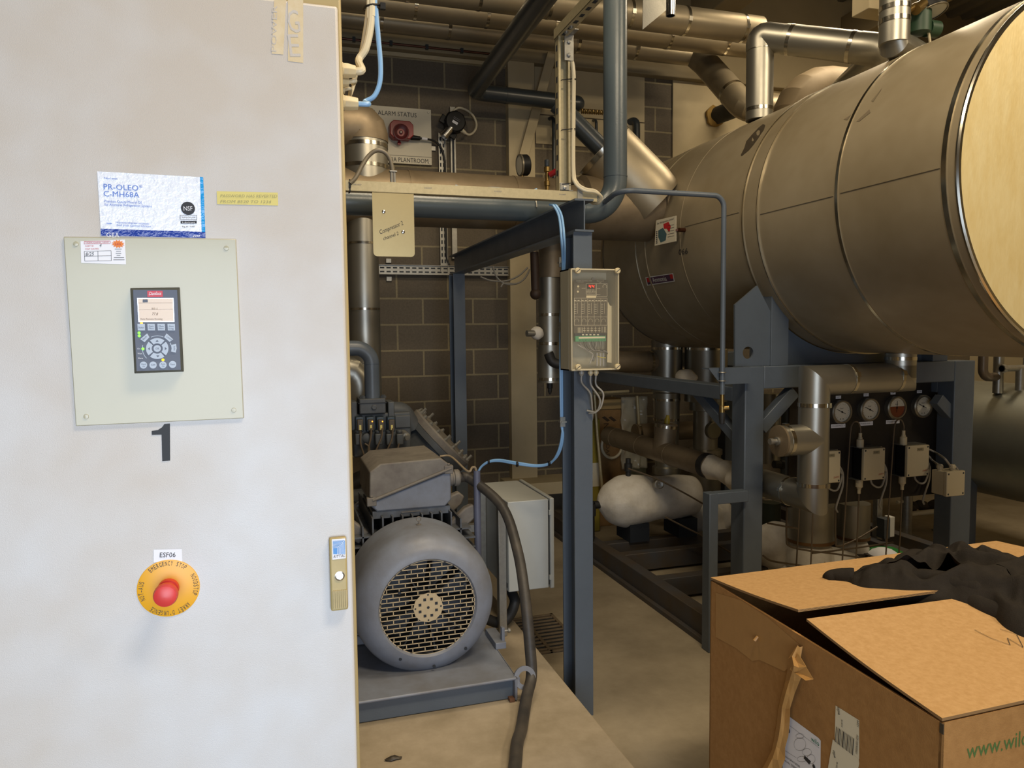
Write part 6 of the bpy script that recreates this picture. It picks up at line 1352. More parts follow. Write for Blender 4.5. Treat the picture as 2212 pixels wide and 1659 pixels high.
# ------------------------------------------------------------ legs, pumps and foam below the tank
YL = 5.55
def Lp(px, py, Y=YL): return P(px, py, Y=Y)
def vleg(name, label, px, stack, Y=YL, bands=(), group=None):
    c = Lp(px, 900, Y); D = dep(c); pts = []
    z_ = [(Lp(px, py, Y).z, rpx(r, D)) for py, r in stack]; z0_ = min(z for z, r in z_)
    t = thing(name, label, 'pipe', V((c.x, Y, z0_)), group)
    q = MB(); q.lathe((c.x, Y, 0), (0, 0, 1), [(r, z) for z, r in z_[::-1]], 48); obj('cladding', q, m_clad, t)
    for py, r in bands: band(t, (c.x, Y, Lp(px, py, Y).z), (0, 0, 1), rpx(r, D), .02, m_steel_band)
    return t, c, D
zbelly = lambda x: TZ-math.sqrt(max(0.0, TR**2-(x-TX)**2))
t1_, c1_, D1_ = vleg('tank_leg_pipe', 'clad drop leg under the tank, the left of two, above the frosted pump', 1440, ((735, 33), (845, 33), (848, 29), (925, 27), (1005, 24), (1008, 30), (1022, 30)), YL, ((752, 33), (862, 29), (905, 28)))
t2_, c2_, D2_ = vleg('tank_leg_pipe', 'wider clad drop leg under the tank with a dial thermometer low on it', 1524, ((735, 45), (866, 45), (868, 34), (885, 34), (887, 26), (968, 26), (970, 36), (980, 36), (982, 33), (1068, 33), (1084, 30)), YL-.15, ((753, 45), (1070, 33)))
k = P(1541, 930, Y=YL-.15-.12); ax = V((.15, -1, 0)).normalized(); q = MB(); q.lathe(k, ax, [(.066, -.03), (.072, 0), (.072, .012), (.064, .014)], 36); tg_ = obj('thermometer', q, m_gaugerim, t2_); q = MB(); q.disc(k+ax*.0145, ax, .062, 32); obj('dial', q, mat('olive_dial', '8a8262', .4), tg_, smooth=0)
# level clad pipes between them
def hrun(label, pa, pb, Y, r, bands=()):
    a, c = Lp(*pa, Y), Lp(*pb, Y); c.z = a.z; D = dep(a); r = rpx(r, D)
    t = thing('level_pipe', label, 'pipe', (a+c)/2-V((0, 0, r))); q = MB(); q.cyl(a, c, r, seg=40); obj('cladding', q, m_clad_dusty, t)
    for px in bands: band(t, (Lp(px, pa[1], Y).x, Y, a.z), (1, 0, 0), r, .02, m_steel_band)
    return t
hrun('dusty level clad pipe behind the controller box, joining the left drop leg', (1240, 785), (1415, 788), YL+.02, 24, (1402,))
hrun('low level clad pipe between carton and the wider drop leg', (1372, 936), (1500, 934), YL+.35, 20, (1378,))
# frosted pump
YPm = 5.15; pa, pb = P(1292, 1076, Y=YPm), P(1500, 1080, Y=YPm); pb.z = pa.z = (pa.z+pb.z)/2; Lx = pb.x-pa.x; rr = rpx(55, dep(pa.lerp(pb, .5)))
fp = thing('frosted_pump', 'white foam covered pump lying level beneath the clad return pipe', 'pump', V(((pa.x+pb.x)/2, YPm, ZK)))
prof = [(.01, 0), (.35, .03), (.7, .09), (.95, .2), (1, .32), (.93, .45), (.86, .55), (.84, .7), (.83, .85), (.80, .95), (.7, 1)]
q = MB(); q.lathe(pa, (1, 0, 0), [(r*rr, h*Lx) for r, h in prof], 48); o = obj('foam_body', q, m_foam, fp, smooth=80)
bm_ = bmesh.new(); bm_.from_mesh(o.data); bmesh.ops.subdivide_edges(bm_, edges=bm_.edges, cuts=2, use_grid_fill=True, smooth=.5); bm_.to_mesh(o.data); bm_.free(); o.data.polygons.foreach_set('use_smooth', [True]*len(o.data.polygons)); o.data.update(); displace(o, .018, 7)
k = P(1422, 1046, Y=YPm-rr*.95); q = MB(); q.lathe(k, V((-.2, -1, .2)), [(.036, -.02), (.036, .03), (.028, .034), (.01, .03), (.008, .04)], 24); obj('metal_plug', q, m_galv, fp)
k = P(1357, 1015, Y=YPm); q = MB(); q.lathe(V((k.x, YPm, pa.z+rr*.8)), (0, 0, 1), [(.02, 0), (.02, .07), (.03, .075), (.03, .13), (.02, .135), (.02, .17)], 12); obj('vent_valve', q, m_rubber, fp)
k = pa+V((-.035, 0, -.01)); q = MB(); q.cyl(pa+V((.03, 0, -.01)), k, .03, seg=14); q.cyl(k+V((-.02, 0, .03)), V((k.x-.02, k.y, ZK+.02)), .024, seg=12); q.cyl(k+V((-.02, 0, .01)), k+V((-.02, 0, -.08)), .034, seg=12); obj('black_valve', q, m_rubber, fp)
for f in (.35, .85):
    x = pa.x+Lx*f; q = MB(); q.box(x-.08, x+.08, YPm-.12, YPm+.12, ZK-.003, pa.z-rr*.78); obj('pump_foot', q, m_hollow, fp)
# foam lumps
def foam(label, px, py, Y, r, sc=(1, 1, 1), amp=.25, seed=1, extra=()):
    c = P(px, py, Y=Y); r_ = rpx(r, dep(c)); q = MB(); q.ball(c, r_, 28, 18, sc)
    for (x, y, rr2, s2) in extra: cc = P(x, y, Y=Y); q.ball(cc, rpx(rr2, dep(cc)), 24, 16, s2)
    o = obj('foam_lump', q, m_foam, None, label=label, cat='foam', smooth=80); displace(o, r_*amp, 2.2/r_*.5, seed); return o
foam('lumpy white foam knob in front of the wider drop leg, above the side rail', 1484, 815, YL-.5, 23, (1, .8, .85), .28, 4)
foam('bulging white foam below the wider drop leg, behind the stub post', 1530, 1128, YL-.25, 36, (1, 1, 1.35), .2, 2, ((1540, 1160, 38, (1, 1, .9)), (1556, 1112, 30, (1, 1, 1.2))))
# frosted pots below the gauge board
def pot(label, px, pt, pbm, r, Y, fb):
    c = P(px, pbm, Y=Y); D = dep(c); r_ = rpx(r, D); zt_2 = P(px, pt, Y=Y).z
    t = thing('clad_pot', label, 'vessel', V((c.x, Y, P(px, fb, Y=Y).z)))
    q = MB(); q.lathe((c.x, Y, c.z), (0, 0, 1), [(r_, 0), (r_, zt_2-c.z)], 48); obj('cladding', q, m_clad, t)
    band(t, (c.x, Y, c.z+.012), (0, 0, 1), r_, .02, mat('rust_band', '6b4c28', .6) if 'rust_band' not in MATS else MATS['rust_band'])
    zb2_ = P(px, fb, Y=Y).z; h = c.z-zb2_; q = MB(); q.lathe((c.x, Y, zb2_), (0, 0, 1), [(r_*.6, 0), (r_*.9, h*.15), (r_*1.02, h*.45), (r_*.98, h*.75), (r_*.8, h*1.0)], 40); o = obj('foam_base', q, m_foam, t, smooth=80); displace(o, .012, 9)
    return t, c, r_
pot('wide clad pot on a white foam base below the mitred pipe foot', 1750, 1088, 1168, 49, 4.05, 1250)
pot('narrower clad pot on white foam, right of the wide clad pot', 1842, 1086, 1162, 34, 4.35, 1235)
foam('white foam mound right of the tank frame post, behind the capillaries', 1672, 1180, 4.25, 44, (1, 1, 1.3), .2, 6, ((1690, 1215, 42, (1.2, 1, .8)),))
foam('white foam filling low between the clad pots', 1800, 1215, 4.1, 42, (1.5, 1, .7), .15, 9)
c = P(1665, 1120, Y=4.6); q = MB(); q.cyl(V((c.x, 4.6, ZF)), V((c.x, 4.6, P(1665, 1085, Y=4.6).z)), .07, seg=24); obj('green_drum', q, mat('dark_green_paint', '2c3326', .5), None, label='dark green upright cylinder low behind the tank frame post', cat='drum')
# pipes between post and leg behind: clad uprights with a black valve
tq_ = thing('rear_clad_pipe', 'clad upright pipe seen between the tank frame post and the stub branch', 'pipe', P(1668, 1050, Y=4.6))
c = P(1664, 900, Y=4.7); q = MB(); q.cyl(V((c.x, 4.7, P(1664, 1000, Y=4.7).z)), V((c.x, 4.7, P(1664, 850, Y=4.7).z)), rpx(22, 5), seg=36); obj('cladding', q, m_clad, tq_)
c = P(1700, 980, Y=4.75); q = MB(); q.cyl(V((c.x, 4.75, P(1700, 1090, Y=4.75).z)), V((c.x, 4.75, P(1700, 860, Y=4.75).z)), rpx(15, 5), seg=30); obj('second_pipe', q, m_bluedk, tq_)
q = MB(); q.cyl(P(1672, 1003, Y=4.5), P(1706, 1005, Y=4.5), .028, seg=12); q.ball(P(1690, 1004, Y=4.5), .035, 12, 8); obj('black_valve', q, m_rubber, tq_)
# galvanised post and small switch below the board, loose tubes
c = P(1899, 1190, Y=4.6); q = MB(); q.box(c.x-.025, c.x+.025, 4.6, 4.65, ZF, P(1899, 1060, Y=4.6).z); obj('strut_post', q, m_galv, None, label='short galvanised strut post standing below the gauge board', cat='post', bev=.003)
a, c = P(1911, 1122, Y=4.5), P(1932, 1162, Y=4.5); sw = thing('float_switch', 'small grey and white switch box beside the galvanised strut post', 'switch', V(((a.x+c.x)/2, 4.52, ZF)))
q = MB(); q.box(a.x, lerp(a.x, c.x, .55), 4.5, 4.58, c.z, a.z); obj('grey_half', q, m_compr, sw, bev=.003); q = MB(); q.box(lerp(a.x, c.x, .57), c.x, 4.5, 4.56, c.z+.01, a.z+.012); obj('white_half', q, m_white, sw, bev=.003); q = MB(); q.cyl(((a.x+c.x)/2, 4.54, ZF), ((a.x+c.x)/2, 4.54, c.z), .012, seg=10); obj('stalk', q, m_galv, sw)
for i, (pts, lab) in enumerate((
    (((1658, 1130), (1690, 1136), (1724, 1142)), 'thin dark tube poking from behind the frame post towards the wide pot'),
    (((1700, 1090), (1699, 1160), (1706, 1180), (1750, 1190), (1800, 1196), (1868, 1206)), 'bent thin tube dropping left of the wide pot and running level across it'),
    (((1805, 1092), (1805, 1165), (1811, 1180), (1850, 1165), (1895, 1138)), 'thin tube dropping between the pots and slanting up to the right'),
    (((1755, 1195), (1800, 1190), (1860, 1182), (1930, 1172)), 'thin tube running level low in front of the pots'),
    (((1648, 1200), (1668, 1212), (1720, 1220), (1750, 1226)), 'lowest thin tube, sagging in front of the white foam mound'),
    (((1357, 1012), (1420, 1035), (1480, 1066), (1525, 1092)), 'thin tube slanting across the front of the frosted pump'),
    (((1437, 1117), (1480, 1139), (1525, 1162), (1580, 1195)), 'thin tube slanting down from the frosted pump to the stub post'))):
    Yq = 3.75 if i < 5 else 4.55
    cable('impulse_tube', lab, [P(x, y, Y=Yq) for x, y in pts], .0058, m_tubecap, 'tube', seg=8)
# bag of product on the floor
a = P(1905, 1200, Z=.02); bg = thing('plastic_bag', 'green and white printed bag lying on the floor behind the big carton', 'bag', V((a.x, a.y, ZF)))
kx, ky = a.x, a.y; q = MB(); q.ball((kx, ky, ZF+.09), .17, 28, 14, (1.25, .8, .5)); o = obj('bag_body', q, m_greenbag, bg, smooth=80); displace(o, .02, 8)
q = MB(); q.ball((kx-.03, ky-.03, ZF+.105), .15, 24, 12, (1.0, .75, .5)); o = obj('printed_panel', q, m_paper, bg, smooth=80); displace(o, .015, 8)

# ------------------------------------------------------------ cartons and wrap against the wall
Yk = 6.05; a, c = P(1296, 850, Y=Yk), P(1345, 1040, Y=Yk)
ctn = thing('upright_carton', 'brown printed carton standing against the wall behind the steel column', 'carton', V(((a.x+c.x)/2, Yk+.1, ZF)))
q = MB(); q.box(a.x-.10, c.x+.04, Yk, Yk+.3, ZF, P(1320, 884, Y=Yk).z); obj('carton_body', q, m_carddark, ctn, bev=.004)
q = MB(); q.use(mat('carton_print', '3b2c1c', .8)); o = .001
def CK(px, py): return P(px, py, Y=Yk-.0015)
q.text('NO', CK(1304, 915), CK(1304, 940), .05, ND); q.text('LOAD', CK(1309, 952), CK(1309, 990), .035, ND)
for i in range(2): q.poly([CK(1300+i*14, 902), CK(1306+i*14, 899), CK(1318+i*14, 908), CK(1312+i*14, 911)])
obj('printing', q, None, ctn, smooth=0)
q = MB(); q.box(a.x-.02, c.x-.0, Yk-.02, Yk+.2, P(1320, 884, Y=Yk).z+.002, P(1320, 862, Y=Yk).z); obj('folded_sheets', q, mat('folded_card', '9c8355', .7), None, label='folded tan sheets lying on top of the upright carton', cat='sheets', bev=.006)
yl = thing('spill_container', 'dusty yellow container low beside the steel column', 'container', P(1288, 1000, Y=5.9)); a2, c2 = P(1279, 905, Y=5.9), P(1297, 1050, Y=5.9)
q = MB(); q.box(a2.x-.06, c2.x, 5.9, 6.0, ZF, a2.z); obj('body', q, mat('dusty_yellow', '8d7f2c', .5, 0, .2, 8), yl, bev=.012); q = MB(); q.box(a2.x-.05, c2.x-.01, 5.898, 5.9, lerp(c2.z, a2.z, .0), lerp(c2.z, a2.z, .35)); obj('pale_label', q, m_dial, yl)
Yp_ = 5.8; q = MB(); q.tube([P(1284, 852, Y=Yp_), P(1290, 935, Y=Yp_), P(1300, 1045, Y=Yp_), P(1303, 1075, Y=Yp_)], .012, 10); q.ball(P(1285, 848, Y=Yp_), .022, 12, 8); obj('pale_rod', q, m_strut, None, label='long pale rod leaning in front of the upright carton', cat='rod')
q = MB(); q.cyl(P(1291, 849, Y=Yp_), P(1358, 845, Y=Yp_), .013, seg=10); q.cyl(P(1376, 855, Y=Yp_+.1), P(1380, 915, Y=Yp_+.1), .013, seg=10); obj('handrail_tube', q, m_strut, None, label='bright tube level above the carton with an upright piece at its end', cat='tube')
k = P(1322, 962, Y=Yk-.03); rr3 = rpx(24, dep(k)); q = MB(); q.tube([k+V((rr3*math.cos(a), 0, rr3*1.15*math.sin(a))) for a in [i*2*PI/32 for i in range(32)]], .013, 8, closed=True); obj('hose_ring', q, m_cable_w, None, label='white hose ring hanging in front of the upright carton', cat='hose')
a, c = P(1342, 858, Y=6.0), P(1398, 1010, Y=6.0); q = MB(); n, m = 14, 22; gvs = [[q.bm.verts.new(V((lerp(a.x, c.x, i/n), 6.0+.03*noise.noise(V((i*.5, j*.35, 1))), lerp(a.z, c.z, j/m)))) for i in range(n+1)] for j in range(m+1)]
for j in range(m):
    for i in range(n): q.face([gvs[j][i], gvs[j][i+1], gvs[j+1][i+1], gvs[j+1][i]])
o = obj('plastic_wrap', q, m_wrap, None, label='crinkled clear plastic wrap hanging right of the upright carton', cat='plastic sheet', smooth=60)
so_ = o.modifiers.new('thick', 'SOLIDIFY'); so_.thickness = .002
a, c = P(1345, 865, Y=6.12), P(1396, 1060, Y=6.12); q = MB(); q.box(a.x, c.x, 6.12, 6.2, ZF, a.z); obj('pale_board', q, mat('greenish_board', '77775f', .6, 0, .2, 6), None, label='pale greenish board standing behind the clear plastic wrap', cat='board', bev=.003)

# ------------------------------------------------------------ right hand vessel
VX, VZ, VR = 5.2, .80, .43
vs = thing('bare_vessel', 'silver horizontal vessel at the far right behind the tank frame', 'vessel', V((VX, 4.8, ZF)))
q = MB(); q.lathe((VX, 3.2, VZ), (0, 1, 0), [(.01, -.16), (VR*.5, -.14), (VR*.85, -.08), (VR, 0), (VR, 2.7), (VR*.8, 2.8), (.01, 2.86)], 72); obj('shell', q, m_bluetank, vs)
for y in (3.6, 4.9):
    for sg in (-1, 1):
        q = MB(); q.cyl((VX+sg*.22, y, ZF), (VX+sg*.22, y, VZ-VR*.84), .045, seg=20); q.box(VX+sg*.22-.08, VX+sg*.22+.08, y-.08, y+.08, ZF, ZF+.012); obj('leg', q, m_galv, vs)
vq = thing('vessel_valves', 'pipes and a stop valve standing on the silver vessel at the right', 'valve', V((VX, 4.0, VZ+VR)))
def VQ(px, py, Y=4.1): return P(px, py, Y=Y)
kk = VQ(2157, 800); q = MB(); q.cyl(V((kk.x, 4.1, VZ+VR-.06)), V((kk.x, 4.1, 1.75)), .035, seg=20); obj('upright_pipe', q, m_clad, vq)
a, c, d = VQ(2124, 770), VQ(2124, 815), VQ(2155, 818); q = MB(); q.tube(fillet([V((a.x, 4.1, 1.75)), V((a.x, 4.1, c.z)), V((kk.x, 4.1, c.z))], .06, 8), .032, 18); obj('elbow_pipe', q, m_tubecap, vq)
a, c = VQ(2136, 795), VQ(2190, 797); q = MB(); q.tube([V((a.x, 4.0, a.z)), V((c.x, 4.0, a.z))], .022, 12); q.cyl(V((a.x-.0, 4.0, a.z)), V((a.x+.03, 4.0, a.z)), .03, seg=8); k2 = VQ(2176, 800); q.cyl(V((k2.x, 4.0, VZ+VR-.08)), V((k2.x, 4.0, a.z)), .03, seg=14); q.cyl(V((k2.x, 4.0, a.z-.1)), V((k2.x+.6, 4.0, a.z-.1)), .022, seg=12); q.cyl(V((c.x, 4.0, a.z)), V((c.x, 4.0, a.z+.08)), .026, seg=10); obj('valve_tree', q, m_galv, vq)
rk = thing('vessel_skid', 'long dusty floor channels under the silver vessel', 'skid', V((4.75, 4.6, ZF)))
for x in (4.30, 4.62):
    q = MB(); q.box(x, x+.09, 3.3, 6.2, ZF, ZF+.12); obj('channel', q, m_skid, rk, bev=.004)
k = P(2098, 1120, Y=4.2); q = MB(); q.box(k.x-.02, k.x+.05, 4.2, 4.27, ZF, VZ-.1); obj('short_post', q, m_blue, None, label='dark blue short post right behind the right tank frame leg', cat='post', bev=.004)
q = MB(); a = P(1950, 1112, Y=4.9); c = P(2016, 1112, Y=4.9); q.cyl(a, V((c.x+.3, 4.9, a.z)), .022, seg=14); q.cyl(P(1938, 1085, Y=4.9), P(1956, 1082, Y=4.9), .014, seg=10); obj('pale_pipe', q, m_cable_w, None, label='pale level pipe low between strut post and right tank frame leg', cat='pipe')
q = MB()
k = P(1965, 1098, Y=5.0)
for i in range(6): q.ball(k+V((.06*i, .02*(i % 2), .01*((i*7) % 3))), .05, 12, 8, (1.2, 1, .7))
o = obj('insulation_scraps', q, mat('grubby_lagging', '4a3f2e', .9), None, label='grubby lagging scraps lying along the pale level pipe', cat='lagging', smooth=80); displace(o, .02, 14)
q = MB(); q.box(4.2, 4.6, 4.9, 5.1, ZF, k.z-.05); obj('lagging_shelf', q, m_skid, None, label='low steel ledge carrying the grubby lagging scraps', cat='ledge', bev=.004)
# ------------------------------------------------------------ big carton in the foreground
ZX = .80
A, B, Cc = P(2035, 1562, Z=ZX), P(1535, 1254, Z=ZX), P(2152, 1174, Z=ZX); Dd = A+(Cc-B)
TB = .007
bx = thing('cardboard_box', 'large brown cardboard box with loose top flaps, in the right foreground', 'cardboard box', V(((A+Cc)/2).to_tuple()[:2]+(ZF,)))
dn = V((0, 0, ZF-ZX))
eu = (Cc-B).normalized(); ev = (A-B).normalized()
q = MB()
def wallp(p, r_, inward):
    q.prism([p, r_, r_+dn, p+dn], inward*TB)
wallp(B, A, eu); wallp(A, Dd, -ev); wallp(Dd, Cc, -eu); wallp(Cc, B, ev)
obj('side_wall', q, m_cardshade, bx, smooth=0)
q = MB(); q.poly([B+dn*.62, Cc+dn*.62, Dd+dn*.62, A+dn*.62]); obj('packed_interior', q, m_cardedge, bx, smooth=0)
def flap(name, h0, h1, f0, f1, nseg=10, sag=.012):
    q = MB(); q.use(m_card); up_ = V((0, 0, 1)); R0 = []
    for i in range(nseg+1):
        t = i/nseg; s = math.sin(t*PI)*sag
        a_, c_ = h0.lerp(f0, t)-up_*s, h1.lerp(f1, t)-up_*s
        R0.append([q.bm.verts.new(p) for p in (a_, c_, c_+up_*TB, a_+up_*TB)])
    for r_, s_ in zip(R0, R0[1:]):
        for k in range(4):
            q.use(m_card if k in (0, 2) else m_cardedge); q.face([r_[k], r_[(k+1) % 4], s_[(k+1) % 4], s_[k]])
    q.use(m_cardedge); q.face(R0[0][::-1]); q.face(R0[-1])
    o = obj(name, q, None, bx, smooth=0)
    return o
xm1 = lerp(B.x, A.x, .47)
FL = P(1724, 1322, X=xm1); FR = FL+(Cc-B); FR.z = FL.z-.015
NL = P(1742, 1342, X=lerp(B.x, A.x, .50)); NR = NL+(Cc-B); NR.z = NL.z-.02
B2 = B+V((0, 0, .004)); A2 = A+V((0, 0, .004)); D2 = Dd+V((0, 0, .004)); C2 = Cc+V((0, 0, .004))
f1_ = flap('top_flap', B2, C2, FL, FR, sag=.004); f2_ = flap('top_flap', A2, D2, NL, NR, sag=.006)
# corrugation showing on the far flap's free edge
q = MB(); q.use(m_card); n = 110; d = (FR-FL); nv = ev
for i in range(n):
    a_ = FL+d*(i/n)+ev*.0008; c_ = FL+d*((i+1)/n)+ev*.0008
    q.line(a_+V((0, 0, .001 if i % 2 else TB-.001)), c_+V((0, 0, TB-.001 if i % 2 else .001)), .0012, ev)
q.line(FL+ev*.0008+V((0, 0, TB-.0004)), FR+ev*.0008+V((0, 0, TB-.0004)), .001, ev); q.line(FL+ev*.0008+V((0, 0, .0004)), FR+ev*.0008+V((0, 0, .0004)), .001, ev)
obj('corrugated_edge', q, None, f1_, smooth=0)
# helpers on the faces
nL = V((-ev.y*-1, ev.x*-1, 0)); nL = -V((0, 0, 1)).cross(ev) ; nL = nL if nL.x < 0 else -nL
nN = V((0, 0, 1)).cross(eu); nN = nN if nN.y < 0 else -nN
def onp(px, py, p0, n, off):
    d = P(px, py, D=1)-CAM; t = (p0+n*off-CAM).dot(n)/d.dot(n); return CAM+d*t
def LF(px, py, off=.0008): return onp(px, py, A, nL, off)
def NF(px, py, off=.0008): return onp(px, py, A, nN, off)
# tape and torn strip
q = MB(); q.use(m_kraft); q.poly([LF(*p) for p in ((1546, 1280), (1600, 1296), (1660, 1335), (1726, 1392), (1716, 1432), (1694, 1450), (1640, 1425), (1625, 1428), (1590, 1400), (1546, 1376))])
obj('packing_tape', q, None, bx, smooth=0)
q = MB(); rib = [(1726, 1396, 8, .004), (1716, 1420, 14, .02), (1722, 1440, 20, .03), (1712, 1470, 16, .02), (1702, 1500, 14, .024), (1694, 1530, 13, .016), (1692, 1560, 14, .02), (1688, 1590, 15, .016), (1682, 1615, 14, .02), (1676, 1640, 20, .024), (1664, 1665, 22, .026), (1660, 1690, 22, .022)]
rows = []
rn = random.Random(5)
for (x, y, w, o) in rib:
    rows.append([q.bm.verts.new(LF(x-w, y+4, o*.3)), q.bm.verts.new(LF(x-w*.35, y-2, o+rn.uniform(0, .012))), q.bm.verts.new(LF(x+w*.2, y+2, o*.6+rn.uniform(0, .008))), q.bm.verts.new(LF(x+w, y, o*.5))])
for r_, s_ in zip(rows, rows[1:]):
    for k in range(3): q.face([r_[k], r_[k+1], s_[k+1], s_[k]])
tv_ = [LF(1724, 1412, .02), LF(1757, 1467, .012), LF(1706, 1446, .03), LF(1740, 1470, .03)]
q.poly([tv_[0], tv_[1], tv_[2]]); q.poly([tv_[2], tv_[1], tv_[3]])
o = obj('torn_tape', q, m_kraft, bx, smooth=0, label='crumpled torn strip of tape'); s_ = o.modifiers.new('thick', 'SOLIDIFY'); s_.thickness = .0006
q = MB(); k = LF(1637, 1375, 0); q.cyl(k, k+nL*.012+V((0, 0, -.012)), .005, seg=8); obj('tape_curl', q, m_kraft, bx)
# shipping labels
def ltxt(q, s, p, r_, hpx, off=.0016): 
    a_, c_ = LF(*p, off), LF(*r_, off); q.text(s, a_, c_, hpx, nL)
q = MB(); q.use(m_paper); q.poly([LF(*p) for p in ((1697, 1542), (1768, 1594), (1773, 1600), (1772, 1700), (1688, 1700))])
q.use(m_wilogreen); ltxt(q, 'wilo', (1752, 1600), (1769.5, 1612.5), .013)
q.use(m_ink); L2 = lambda x, y: LF(x, y, .0014)
q.line(L2(1697, 1561), L2(1770, 1616), .0006, nL); q.line(L2(1690, 1618), L2(1720, 1637), .0006, nL)
for cx_, cy_2, r1, r2 in ((1728, 1590, 9, 5), (1728, 1608, 13, 14), (1743, 1625, 10, 8), (1732, 1640, 10, 6), (1752, 1640, 9, 10)):
    pts = [(cx_+r1*math.cos(a_), cy_2+r2*math.sin(a_)) for a_ in [i*2*PI/14 for i in range(15)]]
    for p_, r_ in zip(pts, pts[1:]): q.line(L2(*p_), L2(*r_), .0006, nL)
q.poly([L2(1738, 1632), L2(1752, 1645), L2(1748, 1652), L2(1736, 1638)]); q.disc(LF(1758, 1656, .0016), nL, .006, 16); q.use(m_greyink); q.disc(LF(1703, 1577, .0014), nL, .008, 20)
q.use(m_ink); ltxt(q, 'Atmos GIGA-I 65/200', (1694, 1634), (1728, 1659), .006); ltxt(q, 'Art.-No. 2228198', (1694, 1644), (1722, 1664), .006)
obj('product_label', q, None, bx, smooth=0, label='white product label with a pump drawing')
q = MB(); q.use(m_gland_l := mat('label_cream', 'ddd5bb', .55))
q.poly([LF(*p) for p in ((1805, 1524), (1856, 1556), (1856, 1640), (1852, 1640), (1804, 1600), (1803, 1590))])
q.poly([LF(*p, .0014) for p in ((1799, 1597), (1855, 1640), (1856, 1650), (1840, 1720), (1778, 1720))])
q.use(m_ink)
def vt_(s, p, r_, h): q.text(s, LF(*p, .002), LF(*r_, .002), h, nL)
vt_('wilo', (1814.5, 1546), (1813, 1529), .011); vt_('wilo', (1805.5, 1639), (1803, 1622), .011); vt_('1204', (1855, 1571), (1855, 1558), .007); vt_('100000645513230', (1852, 1630), (1854.5, 1590), .007); vt_('2228198', (1820, 1572), (1820, 1556), .005); vt_('2228198', (1808, 1664), (1810, 1648), .005)
for i, w in enumerate((1.6, .9, 2.2, 1.3, .8, 2.6, 1.2, 1.0, 2.0, .9, 1.4, 1.0, 2.2)):
    x = 1807+i*3.1; q.line(LF(x, 1570+i*2.1, .002), LF(x-3, 1603+i*2.35, .002), w*.0012, nL)
obj('barcode_label', q, None, bx, smooth=0, label='cream barcode label')
q = MB(); q.use(m_wilofaded); a_, c_ = NF(2088, 1640), NF(2222, 1608); q.text('www.wilo', a_, c_, .036, nN, .0); obj('printed_address', q, None, bx, smooth=0)
from mathutils.bvhtree import BVHTree
bvh_ = BVHTree.FromPolygons([v.co+wl(f2_) for v in f2_.data.vertices], [list(p.vertices) for p in f2_.data.polygons])
q = MB(); q.use(m_ink)
def onflap(px, py): 
    d = (P(px, py, D=1)-CAM).normalized(); h = bvh_.ray_cast(CAM, d)
    return h[0]+h[1]*.0025, h[1]
sc_ = ((2105, 1362), (2140, 1380), (2182, 1395), (2176, 1380), (2210, 1400), (2196, 1372), (2160, 1360))
for p_, r_ in zip(sc_, sc_[1:]): a_, n_ = onflap(*p_); c_, n_ = onflap(*r_); q.line(a_, c_, .0016, n_)
obj('pen_scribble', q, None, f2_, smooth=0)
q = MB(); k = A+V((0, 0, -.012)); q.obox(k+nL*.0005, ev, V((0, 0, 1)), nL, .010, .022, .002); obj('torn_corner', q, m_oil, bx, smooth=0)

# ------------------------------------------------------------ black sweatshirt thrown over the box
def top(px, py): return P(px, py, Z=ZX+.03)
outline = [(1800, 1256), (1788, 1246), (1806, 1238), (1840, 1234), (1890, 1238), (1940, 1240), (1952, 1222), (1985, 1216), (2030, 1218), (2070, 1212), (2110, 1222), (2140, 1216), (2175, 1226), (2215, 1232), (2255, 1238), (2285, 1262), (2285, 1320), (2262, 1368), (2220, 1374), (2170, 1356), (2135, 1330), (2080, 1315), (2010, 1305), (1950, 1300), (1890, 1290), (1846, 1278), (1832, 1264), (1815, 1260)]
spine = [(1812, 1248), (1860, 1256), (1920, 1264), (1980, 1262), (2050, 1262), (2120, 1275), (2180, 1290), (2240, 1300)]
op_ = spline([top(*p) for p in outline]+[top(*outline[0])], 7)[:-1]; sp_ = spline([top(*p) for p in spine], 10)
def near(p): return min(range(len(sp_)), key=lambda i: (sp_[i]-p).length_squared)
q = MB(); rings = []; NT = 22; ns = len(sp_)
sm_ = [near(p) for p in op_]; no = len(op_)
tgt = []
for i in range(no):
    acc = V((0, 0, 0))
    for k in range(-6, 7): acc += sp_[sm_[(i+k) % no]]
    tgt.append(acc/13)
for j in range(NT+1):
    t = j/NT; row = []
    for i in range(no):
        p = op_[i].lerp(tgt[i], t); f = sm_[i]/(ns-1); Hh = lerp(.034, .105, min(1, f*2.0)); base = ZX+.012+.012*min(1, f*3)
        h = Hh*math.sqrt(max(0, 1-(1-t)**2.4)) if t < 1 else Hh
        w1 = noise.noise(V((p.x*5, p.y*5, 3))); rid = 1-abs(noise.noise(V((p.x*6+p.y*5+w1, p.y*9-p.x*3, 8))))*2.2; rid2 = 1-abs(noise.noise(V((p.x*13-p.y*9, p.y*14+w1, 4))))*2
        fold = .55*rid+.28*rid2+.3*w1-.25
        z = base+h*(.72+.75*fold*min(1, t*2.5))
        off = V((noise.noise(V((p.x*14, p.y*14, 11))), noise.noise(V((p.x*14, p.y*14, 21))), 0))*.012*min(1, t*4)
        row.append(q.bm.verts.new(V((p.x, p.y, z))+off))
    rings.append(row)
for r_, s_ in zip(rings, rings[1:]): q.bridge(r_, s_)
bmesh.ops.remove_doubles(q.bm, verts=q.bm.verts, dist=.0004)
ss = thing('sweatshirt', 'crumpled black sweatshirt lying across the top of the large cardboard box', 'sweatshirt', V((top(2030, 1270).x, top(2030, 1270).y, ZX+.02)))
o = obj('garment_body', q, m_cloth, ss, smooth=180); s_ = o.modifiers.new('smooth', 'SUBSURF'); s_.levels = 1; s_.render_levels = 1
